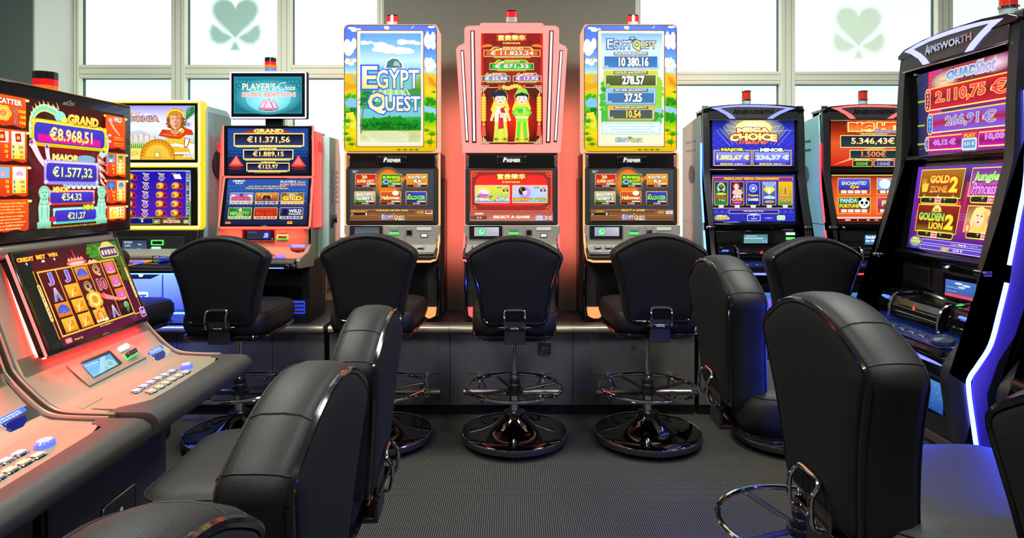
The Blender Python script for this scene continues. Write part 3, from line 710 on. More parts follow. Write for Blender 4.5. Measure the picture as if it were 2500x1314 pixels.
            b = B(); b.tube([(X(xa, YS) - l.x, ly - .0125, z(Z(ya + 3, YS))), (X(xb, YS) - l.x, ly - .0125, z(Z(yb_ - 4, YS)))], w * .0011, 8)
            b.build('light_tube', glow('tube_light', (240, 232, 252), 1.5), fl)
        A = Art((0, YS, 0), (0, -1, 0), inv, lift=.0015)
        sgn_fugui(A); A.build('sign_picture', ART, sg)
        signal_lamp(r, X(1249, 3.84) - l.x, 3.84 - l.y, z(Z(57, 3.84)), 'square')
    return r

def sgn_egypt(A, kind):
    x0, x1 = 842, 1065; y0, y1 = 62.5, 369.5
    sky = [(y0, (78, 118, 240)), (120, (90, 135, 245)), (160, (120, 190, 250)), (178, (190, 232, 250)), (180, (235, 200, 90)), (205, (252, 205, 40)), (225, (200, 215, 30)), (245, (120, 200, 25)), (290, (70, 180, 20)), (312, (190, 215, 15)), (326, (250, 215, 20)), (y1, (225, 190, 5))]
    # rounded corners: narrower top and bottom strips
    A.rect(x0 + 8, y0, x1 - 8, y0 + 9, (78, 118, 240)); A.rect(x0, y0 + 8, x1, y0 + 9, (78, 118, 240))
    A.bands(x0, x1, [(max(a, y0 + 8), c) for a, c in sky[:-1]] + [(y1 - 8, sky[-1][1])]); A.rect(x0 + 8, y1 - 9, x1 - 8, y1, (225, 190, 5))
    for cx_, cy_, s in ((x0 + 8, y0 + 8, 180), (x1 - 8, y0 + 8, 270)): A.ell(cx_, cy_, 8, 8, (78, 118, 240), a0=s, a1=s + 90, n=6)
    for cx_, cy_, s in ((x0 + 8, y1 - 8, 90), (x1 - 8, y1 - 8, 0)): A.ell(cx_, cy_, 8, 8, (225, 190, 5), a0=s, a1=s + 90, n=6)
    def cl(cx, cy, w, h, sd): cloud(A, cx, cy, w, h, sd)
    cl(858, 118, 30, 44, 1); cl(866, 72, 28, 12, 2); cl(944, 68, 14, 8, 3); cl(1050, 102, 24, 46, 4); cl(1050, 158, 24, 34, 5); cl(1054, 66, 14, 7, 6); cl(856, 152, 26, 18, 7)
    A.poly([(842, 184), (858, 180), (872, 186), (872, 222), (842, 230)], (245, 190, 40)); A.poly([(842, 200), (860, 206), (872, 200), (872, 214), (842, 222)], (222, 170, 30))
    A.line([(872, 186), (862, 190), (868, 198), (872, 204)], 3, (120, 185, 230))
    A.poly([(1036, 176), (1048, 180), (1065, 190), (1065, 236), (1036, 236)], (252, 190, 40)); A.poly([(1044, 186), (1056, 192), (1065, 206), (1065, 214), (1050, 206)], (225, 150, 20))
    A.poly([(1040, 210), (1065, 220), (1065, 240), (1040, 232)], (235, 215, 30))
    blob(A, 857, 245, 13, 14, (60, 175, 20), 26, 4, 3); A.poly([(842, 250), (856, 238), (872, 244), (872, 262), (848, 262)], (130, 195, 235))
    blob(A, 857, 275, 13, 12, (20, 120, 60), 26, 4, 4); blob(A, 857, 292, 13, 10, (90, 200, 10), 22, 4, 5)
    A.poly([(846, 276), (864, 274), (871, 300), (868, 316), (846, 312)], (238, 225, 60)); A.line([(850, 282), (856, 300), (852, 312)], 1.6, (160, 170, 20))
    A.poly([(1036, 258), (1065, 266), (1065, 280), (1036, 272)], (150, 205, 235)); blob(A, 1051, 250, 13, 9, (40, 140, 20), 24, 4, 6); blob(A, 1051, 288, 13, 12, (30, 150, 20), 24, 4, 7)
    for px_, py_, s in ((850, 300, 18), (852, 345, 20), (860, 356, 16), (846, 330, 14), (1056, 332, 20), (1050, 352, 20), (1042, 322, 14), (1060, 228, 10), (1046, 244, 10)): palm(A, px_, py_, s, (50, 150, 20))
    palm(A, 846, 315, 16, (120, 200, 20)); A.line([(1054, 334), (1052, 360)], 1.6, (120, 110, 30))
    for px_ in (975, 990, 1005, 1018): palm(A, px_, 368, 9, (70, 120, 10), 6)
    bird(A, 860, 148, 8); bird(A, 1050, 158, 5); bird(A, 1009, 68, 5, (240, 235, 120))
    # inner frame and screen
    A.rrect(872, 75.5, 1036, 359.5, 3, (120, 50, 20)); A.rrect(873.5, 77, 1034.5, 358, 3, (255, 226, 200)); A.rrect(879, 82, 1031, 352, 1, (255, 244, 232))
    a0, a1, b0, b1 = 881, 1029, 83, 351
    if kind == 'left':
        A.bands(a0, a1, [(b0, (92, 160, 245)), (120, (130, 200, 248)), (150, (200, 238, 255)), (170, (150, 215, 250)), (182, (190, 230, 240)), (183, (190, 190, 90)), (200, (140, 175, 60)), (222, (60, 160, 70)), (262, (70, 170, 120)), (290, (40, 170, 60)), (318, (20, 130, 20)), (322, (225, 225, 150)), (335, (200, 210, 150)), (b1, (235, 235, 200))])
        cl(950, 118, 70, 30, 11); cl(1000, 104, 50, 16, 12); cl(980, 125, 60, 16, 13); cl(896, 106, 24, 12, 14); cl(920, 112, 30, 14, 15)
        A.poly([(996, 182), (1007, 163), (1020, 182)], (205, 195, 110)); A.poly([(1016, 184), (1029, 168), (1029, 190)], (190, 190, 110))
        A.poly([(930, 190), (990, 190), (1012, 250), (905, 250)], (120, 190, 110)); A.poly([(945, 172), (975, 172), (1000, 250), (925, 250)], (170, 210, 130))
        blob(A, 900, 245, 18, 20, (30, 130, 60), 40, 5, 21); blob(A, 1010, 225, 16, 14, (70, 150, 40), 30, 5, 22)
        A.poly([(881, 268), (1029, 262), (1029, 286), (881, 290)], (120, 195, 210)); blob(A, 955, 302, 70, 14, (25, 140, 25), 90, 6, 23); blob(A, 955, 308, 70, 8, (15, 100, 25), 60, 4, 24)
        for k in range(12): A.line([(883 + k * 4, 322 + k * 2.2), (930 + k * 6, 326 + k * 1.9), (1026, 320 + k * 2.4)], 1.2, (190, 196, 130))
        for k in range(8): A.line([(890 + k * 3, 326 + k * 3), (960, 322 + k * 3.2), (1000, 328 + k * 2.6)], 1.0, (250, 250, 225))
        A.line([(892, 252), (886, 300), (884, 328)], 3, (120, 120, 110)); palm(A, 892, 250, 20, (30, 120, 50), 10); bird(A, 890, 90, 5, (70, 150, 190))
        for k in range(7): A.poly([(955, 150), (900 + k * 18, 250), (905 + k * 18, 250)], (200, 235, 235))
        egypt_logo(A, 887, 150, 1028, 290, True)
        A.text('© 2014 Euro Games Technology', 981, 82.5, 1026, 85.6, WH, bold=0)
    else:
        A.bands(a0, a1, [(b0, (120, 180, 250)), (110, (200, 230, 255)), (150, (225, 245, 255)), (185, (235, 250, 250)), (200, (200, 235, 160)), (240, (150, 220, 100)), (300, (90, 200, 90)), (306, (225, 245, 220)), (322, (235, 240, 200)), (b1, (238, 240, 200))])
        blob(A, 893, 250, 12, 60, (70, 190, 60), 60, 6, 31); blob(A, 1017, 230, 12, 50, (150, 215, 60), 60, 6, 32); blob(A, 1015, 280, 14, 20, (50, 160, 50), 30, 5, 33); A.poly([(1005, 262), (1029, 266), (1029, 278), (1008, 274)], (150, 205, 230)); palm(A, 892, 225, 18, (30, 140, 60), 9); A.line([(890, 290), (884, 320)], 3, (150, 160, 130))
        egypt_logo(A, 895, 98, 1013, 122, False)
        def jp(ya, yb, xa, xb, fc, c1, c2, t, num, nx0, nx1, nc=WH, lab=(215, 230, 240)):
            A.rrect(xa, ya, xb, yb, 3, fc, tuple(int(k * .82) for k in fc)); A.rrect(xa + 3, ya + (yb - ya) * .26, xb - 3, yb - 4, 2, (230, 240, 240)); A.rect(xa + 5, ya + (yb - ya) * .28, xb - 5, yb - 5, c1, c2)
            A.rrect((xa + xb) / 2 - 42, ya + 1, (xa + xb) / 2 + 42, ya + (yb - ya) * .24, 2, lab if False else tuple(int(k * .6) for k in fc)); A.text(t, (xa + xb) / 2 - 38, ya + 2, (xa + xb) / 2 + 38, ya + (yb - ya) * .22, WH, bold=.02)
            A.text(num, nx0, ya + (yb - ya) * .3, nx1, yb - 7, nc, (20, 40, 60), .05, bold=.05); A.text('EUR', xa + 7, yb - 9.5, xa + 15, yb - 6.5, WH, bold=.04)
        jp(127.5, 172, 883.5, 1022, (215, 240, 255), (52, 110, 180), (60, 130, 200), 'PLATINUM JACKPOT', '10 380.16', 923, 996)
        jp(174, 216, 887, 1018, (215, 225, 60), (100, 110, 60), (70, 90, 30), 'GOLD JACKPOT', '278.57', 931, 986)
        jp(217, 258, 891, 1014, (150, 205, 235), (60, 120, 180), (70, 120, 185), 'SILVER JACKPOT', '37.25', 937, 980)
        jp(259.5, 296, 896, 1010, (235, 190, 60), (70, 90, 110), (80, 100, 60), 'BRONZE JACKPOT', '10.54', 941, 977, (255, 215, 80))
        A.rect(882, 298, 1024, 329, (160, 210, 205)); A.rect(883.5, 299.5, 1022.5, 327.5, (225, 248, 245))
        for k, t in enumerate(('Egypt Quest Jackpot feature triggers when a scatter symbols appear', 'on reels 1, 3 and 5 on any of base or free games. It can be triggered', 'randomly during any base game or free spin as well.', 'The chance to win Platinum Jackpot Level is highest playing at max Total Bet.')):
            q = 6 if k == 2 else 0; A.text(t, 892 + q * 2, 301.5 + k * 6.8, 1012 - q * 2, 304.8 + k * 6.8, (60, 120, 130), bold=0)
        egypt_logo(A, 917, 337, 980, 347, False); A.text('MULTI-1', 966, 346.5, 984, 349.5, (90, 120, 120), bold=.02)
        A.text('© 2014 Euro Games Technology', 981, 83.5, 1026, 86.3, (240, 250, 255), bold=0)

def screen_egypt_menu(A, kind):
    D = {'left': -292.5, 'right': 0}[kind]      # picture coordinates of the middle machine (1249 centre)
    x0, x1, y0, y1 = 1147.5, 1350, 415, 539
    A.bands(x0, x1, [(y0, (70, 72, 76)), (480, (66, 66, 72)), (511, (62, 62, 68))]); A.rect(x0, 511, x1, y1, (110, 70, 45), (80, 55, 45))
    # fire glow
    A.ell(1238, 447, 42, 40, (255, 165, 40), (66, 68, 72), 24); A.ell(1240, 444, 26, 30, (255, 190, 60), (235, 100, 20), 20)
    A.poly([(1222, 430), (1246, 423), (1262, 440), (1290, 425), (1285, 436), (1244, 470), (1226, 474), (1218, 455)], (240, 120, 20), None)
    A.ell(1306, 455, 18, 10, (150, 50, 25), (66, 68, 72), 16)
    A.text('Good luck!' if False else 'Game 1/1', 1153, 416, 1166, 418.6, WH, bold=.02); A.text('Demo', 1153, 419.6, 1162, 422, WH, bold=.02)
    T = [('20', 'SUPER HOT', (205, 30, 30), (225, 60, 30), (255, 225, 150), (180, 30, 10)), ('BURNING', 'HOT', (20, 120, 30), (40, 150, 40), (190, 240, 60), (10, 80, 20)), ('ROUTE OF', 'RA', (255, 160, 20), (245, 130, 10), (250, 245, 220), (90, 90, 60)),
         ('EGYPT', 'QUEST 2', (250, 190, 90), (60, 150, 60), (255, 245, 200), (90, 140, 200)), ('Halloween', '', (215, 90, 30), (160, 50, 10), (255, 220, 160), (150, 50, 20)), ('BULLDOZER', '', (60, 70, 200), (50, 30, 120), (130, 240, 60), (20, 70, 120))]
    for i, (a, b, c1, c2, tc, oc) in enumerate(T):
        cx = 1185 + (i % 3) * 62.7 - (i // 3) * 1.6; cy = (443 if i < 3 else 485.5)
        A.rrect(cx - 26, cy - 18.5, cx + 26, cy + 15.5, 2.5, (235, 160, 50), (150, 95, 45)); A.rect(cx - 24, cy + 8.5, cx + 24, cy + 14, (52, 40, 34))
        A.rect(cx - 24.2, cy - 16.8, cx + 24.2, cy + 8, c1, c2)
        for k in range(9):
            for yy in (cy - 17.4,): A.ell(cx - 23 + k * 5.75, yy, 1.1, 1.0, (120, 190, 255) if k % 2 else (255, 235, 120), n=6)
        for k in range(5):
            for xx in (cx - 24.8, cx + 24.8): A.ell(xx, cy - 13 + k * 5, 1.0, 1.1, (255, 235, 120) if k % 2 else (120, 190, 255), n=6)
        if i == 1: A.ell(cx - 13, cy + 1, 8, 6, (150, 190, 255)); A.ell(cx - 13, cy + 1, 4, 3, (40, 60, 160)); A.ell(cx + 15, cy - 6, 8, 8, (240, 150, 50))
        if i == 3: A.ell(cx + 14, cy + 4, 6, 4, (190, 60, 60)); A.ell(cx - 18, cy + 4, 6, 4, (40, 140, 40))
        if i == 4: A.ell(cx + 12, cy - 14, 8, 6, (250, 250, 255)); A.ell(cx + 2, cy - 2, 5, 5, (250, 140, 20))
        if i == 5: A.ell(cx - 17, cy - 8, 5, 8, (60, 40, 30)); A.ell(cx - 17, cy - 9, 3, 3.5, (230, 180, 140))
        if b: A.text(a, cx - 10 if i == 0 else cx - 21, cy - 15 + (1 if i else 0), cx + 4 if i == 0 else cx + 21, cy - 6.5, tc, oc, .09, bold=.05); A.text(b, cx - 21 if i in (0, 3) else cx - 8, cy - 4.5, cx + 21 if i in (0, 3) else cx + 12, cy + 3.5, tc, oc, .09, bold=.05)
        else: A.text(a, cx - 22, cy - 8, cx + 22, cy + 2, tc, oc, .09, bold=.05)
        A.text('EXCITING', cx + 2, cy + 4.5, cx + 23, cy + 8, WH, bold=.05, shear=.3)
        A.text(('40' if i == 3 else '20') + ' LINES', cx - 8, cy + 9.6, cx + 9, cy + 12.8, (235, 235, 235), bold=.03)
    # wooden footer
    A.rect(x0, 511.5, x1, 513, (200, 130, 60)); A.poly([(x0, 511), (1185, 511), (1192, 519), (1300, 519), (1307, 511), (x1, 511), (x1, y1), (x0, y1)], (130, 88, 55))
    A.rect(x0, 520, 1192, 525.5, (30, 28, 28)); A.rect(x0, 526, x1, 527, (200, 130, 60))
    for k in range(5): A.line([(x0, 529 + k * 2), (1200, 528.5 + k * 2.1), (x1, 529.4 + k * 1.9)], .5, (95, 60, 40))
    A.text('GELDWERT' if kind == 'left' else 'CASH', 1150 if kind == 'left' else 1160, 513, 1190 if kind == 'left' else 1180, 517.6, (250, 170, 50), (60, 30, 10), .05, bold=.04)
    A.text('WÄHLEN SIE EIN SPIEL' if kind == 'left' else 'SELECT A GAME', 1210 if kind == 'left' else 1222, 510.5, 1290 if kind == 'left' else 1280, 515.8, (250, 200, 90), (90, 40, 10), .05, bold=.04)
    A.text('EUR', 1150, 521.5, 1156, 524.3, WH, bold=.03); A.text('0', 1185, 519.8, 1189.5, 525.5, WH, bold=.04)
    A.ell(1250, 530, 40, 9, (255, 90, 10), (130, 80, 50), 20); egypt_logo(A, 1225, 524, 1280, 536, False); A.text('MULTI-1', 1266, 535, 1282, 537.6, WH, bold=.02)
    A.rrect(1311, 514.5, 1327, 522, 1.5, (235, 160, 60)); A.rrect(1312, 515.5, 1326, 521, 1, (110, 70, 35)); A.text('PLAYERS' if kind == 'left' else 'GAMERULES', 1313, 516.5, 1325, 520, (255, 200, 90), bold=.03)
    A.rrect(1331, 514.5, 1348, 522.5, 1.5, (225, 215, 225))
    if kind == 'left': A.rect(1333, 515.5, 1346, 517.5, (40, 40, 40)); A.rect(1333, 517.5, 1346, 519.5, (220, 40, 40)); A.rect(1333, 519.5, 1346, 521.5, (240, 200, 50))
    else: A.rect(1333, 515.5, 1346, 521.5, (215, 215, 250)); A.rect(1338.5, 515.5, 1340.5, 521.5, (225, 120, 140)); A.rect(1333, 517.7, 1346, 519.3, (225, 120, 140))

def fret(A, x, y, sx, sy, s, c):
    for pts in ([(0, 30), (0, 0), (30, 0)], [(0, 18), (12, 18), (12, 6), (5, 6), (5, 12)], [(18, 0), (18, 12), (6, 12)]):
        A.line([(x + sx * a * s, y + sy * b * s) for a, b in pts], 2.6 * s, c)
    A.frame(min(x, x + sx * 7 * s), min(y, y + sy * 7 * s), max(x, x + sx * 7 * s), max(y, y + sy * 7 * s), 1.4 * s, c)
def fugui_title(A, cx, y, w, h):
    A.rrect(cx - w * .56, y - h * .18, cx + w * .56, y + h * 1.12, h * .3, (190, 60, 10)); A.text('富贵荣华', cx - w / 2, y, cx + w / 2, y + h, (255, 255, 215), (240, 170, 20), .04, c2=(250, 240, 120), bold=.02, sp=1.05)
    A.text('FÙ GUÌ RÓNG HUÁ', cx - w * .32, y + h * 1.28, cx + w * .32, y + h * 1.68, (255, 235, 150), (170, 60, 10), .08, bold=.04)
def screen_fugui(A):
    x0, x1, y0, y1 = 1147, 1350, 415.5, 539.5
    A.rect(x0, y0, x1, y1, (150, 50, 45)); A.ell(1248, 463, 100, 50, (250, 40, 35), (150, 45, 45), 36); A.rrect(1160, 428, 1336, 502, 20, (238, 48, 42))
    A.rect(x0, 516, x1, y1, (165, 85, 75), (205, 125, 105)); A.frame(1150, 417.5, 1347, 516, 2, (240, 95, 60))
    for sx, sy, x, y in ((1, 1, 1150.5, 418), (-1, 1, 1346.5, 418), (1, -1, 1150.5, 515.5), (-1, -1, 1346.5, 515.5)): fret(A, x, y, sx, sy, .72, (245, 100, 60))
    fugui_title(A, 1248, 425, 68, 13)
    for (a, b, c1, c2, fr) in ((1159, 1244.5, (250, 225, 60), (120, 200, 120), (250, 190, 230)), (1250.5, 1337, (215, 195, 245), (150, 215, 240), (250, 200, 80))):
        A.rrect(a, 452, b, 496, 3, fr); A.rrect(a + 1.5, 453.5, b - 1.5, 494.5, 2.5, c1, c2)
    for k in range(9):   # lotus
        an = R(180 + 22.5 * k); A.line([(1180, 474), (1180 + 9 * math.cos(an), 474 + 8 * math.sin(an)), (1180 + 18 * math.cos(an), 474 + 17 * math.sin(an))], 6, (255, 235, 245), 1); A.line([(1180, 476), (1180 + 14 * math.cos(an), 476 + 10 * math.sin(an))], 2.5, (235, 60, 190), .5)
    A.poly([(1166, 474), (1194, 474), (1188, 482), (1172, 482)], (240, 80, 200)); A.rect(1161, 483, 1243, 493.5, (60, 140, 180), (90, 180, 200)); A.ell(1170, 480, 5, 2.5, (60, 170, 50)); A.ell(1198, 480, 5, 2.5, (60, 170, 50))
    A.text('ETERNAL', 1161, 483.5, 1198, 490.5, (255, 250, 235), (190, 110, 50), .08, bold=.05); A.text('LOTUS', 1212, 483.5, 1242, 490.5, (255, 250, 235), (190, 110, 50), .08, bold=.05); blob(A, 1206, 486, 6, 5, (250, 205, 30), 12, 3, 2)
    A.ell(1281, 471, 15, 15, (190, 150, 235)); A.ell(1275, 466, 9, 10, (60, 40, 40)); A.ell(1281, 470, 5.5, 7, (250, 225, 200)); A.ell(1276, 463, 8, 4, (40, 28, 30)); blob(A, 1272, 462, 6, 5, (230, 190, 60), 6, 1.4, 3); A.ell(1278.6, 470, .8, .5, BK); A.ell(1283, 470, .8, .5, BK); A.ell(1281, 474.5, 1.2, .6, (220, 50, 60))
    A.rect(1252, 487, 1335, 493.5, (110, 200, 220)); A.text('EMPRESS', 1254, 483.5, 1300, 491, (255, 180, 60), (150, 40, 60), .09, bold=.05); A.text('GOLD', 1306, 483.5, 1334, 491, (240, 215, 60), (60, 80, 70), .09, bold=.05)
    for a in (1228, 1319):
        A.rect(a, 462, a + 13, 468, (50, 45, 45)); A.text('HI', a + 4, 463, a + 9, 467, WH, bold=.05); A.rect(a - 15, 456, a - 2, 460, (110, 190, 100)); A.rect(a + 5, 457.5, a + 13, 460, (240, 110, 80)); A.text('MAXBET', a, 468.6, a + 13, 471, (250, 220, 160), bold=.03)
    A.text('CASH', 1159, 519.5, 1180, 524, (255, 235, 220), (235, 90, 20), .1, bold=.06); A.rect(1149, 527, 1189, 536, (120, 70, 65)); A.text('€ 0', 1165, 529, 1175, 534, WH, bold=.03)
    A.text('SELECT A GAME', 1204, 526.5, 1293, 533, (255, 240, 225), (240, 100, 10), .1, bold=.06)
    A.rrect(1308, 526.5, 1325.5, 537.5, 1.5, (225, 225, 255)); A.rrect(1309.5, 528, 1324, 536, 1, (110, 120, 225)); A.text('GAME', 1311, 528.5, 1323, 531.5, WH, bold=.05); A.text('RATING', 1310.5, 532.5, 1323.5, 535.3, WH, bold=.05)
    A.rect(1329.5, 527, 1347, 536.5, (60, 70, 150)); A.line([(1329.5, 527), (1347, 536.5)], 1.6, WH); A.line([(1329.5, 536.5), (1347, 527)], 1.6, WH); A.rect(1336.2, 527, 1340.2, 536.5, WH); A.rect(1329.5, 530, 1347, 533.4, WH); A.rect(1337, 527, 1339.4, 536.5, (225, 60, 50)); A.rect(1329.5, 530.8, 1347, 532.6, (225, 60, 50))
def child(A, x, y, girl):
    """simple doll-like child figure of the game's artwork"""
    Y_ = (250, 225, 60); sk = (252, 228, 205); gr = (110, 220, 60)
    g = lambda o: [(x + a, y + b) for a, b in o]
    A.poly(g([(-13, 6), (13, 6), (22, 34), (14, 56), (18, 98), (16, 116), (-18, 116), (-16, 98), (-13, 56), (-24, 36)]), Y_)
    # legs and shoes
    for s in (-1, 1):
        A.poly(g([(s * 2, 60), (s * 10, 60), (s * 12, 84), (s * 14, 106), (s * 5, 106), (s * 3, 84)]), (215, 235, 90) if girl else gr)
        for k in range(4): A.line(g([(s * 4, 86 + k * 5), (s * 13, 88 + k * 5)]), 1, (120, 200, 120))
        A.ell(x + s * 10, y + 109, 8, 5.5, (150, 220, 50)); A.ell(x + s * 11, y + 108, 4, 2.5, (225, 60, 30))
    A.poly(g([(-12, 28), (12, 28), (16, 66), (-15, 66)]), (245, 245, 215) if girl else (165, 230, 60), None)
    if girl: A.poly(g([(-1, 34), (12, 28), (12, 46), (2, 46)]), (205, 40, 60)); A.poly(g([(-4, 46), (6, 46), (8, 82), (-6, 84)]), (210, 50, 60)); A.rect(x - 2, y + 44, x + 12, y + 56, (245, 215, 190))
    else: A.rect(x - 10, y + 34, x + 6, y + 44, (60, 210, 60)); A.rect(x - 14, y + 52, x + 14, y + 58, (250, 250, 150)); A.ell(x + 5, y + 36, 2, 2, WH); A.ell(x + 5, y + 42, 2, 2, WH)
    for s in (-1, 1):   # arms
        if girl: A.line(g([(s * 11, 32), (s * 18, 48), (s * 21, 58)]), 7, (245, 225, 120)); A.ell(x + s * 22, y + 61, 3.4, 3.4, sk)
        else: A.line(g([(s * 11, 32), (s * 21, 44), (s * 13, 54)]), 7, gr); A.ell(x + s * 13, y + 55, 3.4, 3, sk)
    # head
    A.ell(x, y + 6, 18, 19.5, (250, 215, 60)); A.ell(x, y + 5, 16.5, 18, (28, 42, 58)); A.ell(x, y + 10, 13.8, 13.5, sk)
    A.poly(g([(-15, 8), (-14, -4), (-6, -11), (6, -11), (14, -4), (15, 8), (9, 3), (-9, 3)]), (28, 42, 58))
    if girl: A.ell(x - 16, y - 2, 6, 7, (28, 42, 58))
    else: A.poly(g([(-16, 0), (-12, -12), (0, -17), (12, -12), (16, 0), (0, -6)]), (150, 225, 60))
    for s in (-1, 1):
        A.ell(x + s * 5.5, y + 10, 2.3, 2.6, WH); A.ell(x + s * 5.5, y + 10.2, 1.3, 1.7, (30, 60, 70)); A.line(g([(s * 3, 6.2), (s * 8, 6)]), .8, (60, 40, 40)); A.ell(x + s * 9, y + 15, 2.4, 1.8, (255, 190, 175))
    A.ell(x, y + 13, 1, .8, (235, 190, 165)); A.ell(x, y + 17, 4.2, 2.6, (200, 40, 50), a0=0, a1=180); A.line(g([(-3, 17), (3, 17)]), 1, WH)
def sgn_fugui(A):
    x0, x1, y0, y1 = 1174.5, 1325.5, 81.5, 352
    A.rect(x0, y0, x1, y1, (150, 15, 15)); A.rect(x0, y0, x0 + 10, y1, (240, 30, 20), (120, 20, 15), (120, 20, 15), (240, 30, 20)); A.rect(x1 - 10, y0, x1, y1, (120, 20, 15), (240, 30, 20), (240, 30, 20), (120, 20, 15))
    A.ell(1250, 150, 70, 70, (180, 20, 15), (125, 18, 16), 24)
    fugui_title(A, 1249, 86, 66, 13)
    def jp(xa, ya, xb, yb, c, num, top, nc=WH):
        g = (245, 225, 90); h = yb - ya; w = xb - xa
        A.poly([(xa + w * .1, ya + 1), (xa + w * .18, ya - h * .45), (xb - w * .18, ya - h * .45), (xb - w * .1, ya + 1)], g); A.poly([(xa + w * .14, ya), (xa + w * .2, ya - h * .35), (xb - w * .2, ya - h * .35), (xb - w * .14, ya)], tuple(int(k * .9) for k in c))
        A.rect(xa, ya, xb, yb, g); A.rect(xa + 1.5, ya + 1.5, xb - 1.5, yb - 1.5, tuple(int(k * .55) for k in c)); A.rect(xa + 6, ya + 2.5, xb - 6, yb - 2.5, c, tuple(min(255, int(k * 1.15)) for k in c))
        A.text(top, xa + w * .33, ya - h * .32, xb - w * .3, ya - 1, (255, 225, 160), bold=.04)
        A.text(num, xa + w * .12, ya + h * .14, xb - w * .12, yb - h * .14, nc, (140, 90, 60), .05, bold=.06)
        A.ell(xa + w * .3, ya - h * .32, h * .28, h * .22, (35, 50, 60)); A.ell(xa + w * .3, ya - h * .16, h * .2, h * .16, (252, 225, 200)); A.ell(xa + w * .24, ya - h * .02, h * .3, h * .16, (245, 215, 50))
        A.rect(xa + w * .18, yb, xb - w * .18, yb + 3, (200, 190, 70)); A.text('0.10 € AWARD GRAND MAX', xa + w * .2, yb + .5, xb - w * .2, yb + 2.6, (90, 40, 20), bold=.03)
    A.ell(1190, 115, 14, 7, (250, 130, 40), a0=170, a1=350); A.ell(1310, 115, 14, 7, (250, 130, 40), a0=190, a1=370)
    jp(1181, 122, 1319, 139, (232, 80, 35), '€ 11.823,24', 'GRAND'); jp(1195, 154, 1303, 171, (20, 190, 60), '€ 871,33', 'MAJOR')
    jp(1176, 185, 1246, 200, (120, 130, 220), '€ 35,94', 'MINOR'); jp(1252, 185, 1322, 200, (160, 95, 205), '€ 17,92', 'MINI')
    # lower picture
    A.rect(1176, 208, 1324, 351, (90, 18, 14)); A.ell(1249, 285, 74, 68, (250, 40, 20), (110, 20, 14), 30)
    A.frame(1180, 213, 1319, 348, 1.6, (245, 210, 160))
    for sx, sy, x, y in ((1, 1, 1176, 210), (-1, 1, 1322, 210), (1, -1, 1176, 350), (-1, -1, 1322, 350)): fret(A, x, y, sx, sy, .62, (250, 215, 170))
    for k in range(7): A.ell(1230 + k * 6.4, 213 + 2.5 * math.sin(k * 1.05), 5, 5.5, (250, 190, 70)); A.ell(1230 + k * 6.4, 213 + 2.5 * math.sin(k * 1.05), 2, 2.4, (255, 235, 150))
    A.rect(1216, 208, 1224, 218, (240, 90, 40)); A.rect(1275, 208, 1283, 218, (240, 90, 40))
    for x in (1181, 1316):
        for k in range(9): A.ell(x, 240 + k * 6.6, 6, 5, (250, 195, 40)); A.ell(x, 240 + k * 6.6, 2.4, 2, (255, 230, 120))
        A.rect(x - 3, 229, x + 3, 236, (255, 150, 60)); A.line([(x, 232), (x, 226)], 1.5, (250, 100, 60)); A.poly([(x - 3, 299), (x + 3, 299), (x + 6, 332), (x - 6, 332)], (240, 90, 60)); A.rect(x - 3.5, 302, x + 3.5, 305, (250, 210, 90))
    child(A, 1222, 232, True); child(A, 1274, 232, False)
tall_machine(X(957, 3.78), -292, 'tall slot machine whose Egyptian desert sign shows only the big logo', 'left', (255, 150, 90), 1.9)
tall_machine(X(1249, 3.78), 0, 'tall slot machine with pink glowing fan-shaped top, behind the middle stool', 'pink', (255, 90, 86), 1.9)
tall_machine(X(1541.5, 3.78), 588.5 - 292.5 - 2.5, 'tall slot machine whose Egyptian sign lists four jackpots', 'right', (255, 150, 90), 1.9)

# ------------------------------------------------------------------ more shared bits
CAMV = Vector((0, 0, CAMZ))
def ray(px, py, p0, n):
    d = Vector(((px - 1250) / 1600.0, 1.0, -(py - 460) / 1600.0)); n = Vector(n)
    return CAMV + d * ((Vector(p0) - CAMV).dot(n) / d.dot(n))
def pprism(name, m, parent, inv, pts, p0, n, up, down=.002, bevel=.0015, label=None, smooth=35):
    """solid standing on the plane (p0, n): outline given where it is seen in the frame"""
    n = Vector(n).normalized(); q = [ray(x, y, p0, n) for x, y in pts]
    return B().loft([[tuple(inv @ (p - n * down)) for p in q], [tuple(inv @ (p + n * up)) for p in q]]).build(name, m, parent, bevel=bevel, label=label, smooth=smooth)
def pr(x0, y0, x1, y1): return [(x0, y0), (x1, y0), (x1, y1), (x0, y1)]
def solid_text(b, t, x0, z0, x1, z1, y, th, bold=.02, shear=0.0):
    v, f = text_geo(t, bold, shear, 1.0)
    ax, bx = min(p[0] for p in v), max(p[0] for p in v); ay, by = min(p[1] for p in v), max(p[1] for p in v)
    P = [(x0 + (p[0] - ax) / (bx - ax) * (x1 - x0), z0 + (p[1] - ay) / (by - ay) * (z1 - z0)) for p in v]; n = len(P)
    F = list(f); F += [tuple(i + n for i in q) for q in f]
    ed = {}
    for q in f:
        for i in range(len(q)):
            k = tuple(sorted((q[i], q[(i + 1) % len(q)]))); ed[k] = ed.get(k, 0) + 1
    F += [(a, b_, b_ + n, a + n) for (a, b_), c in ed.items() if c == 1]
    return b.add([(x, y, z) for x, z in P] + [(x, y - th, z) for x, z in P], F)
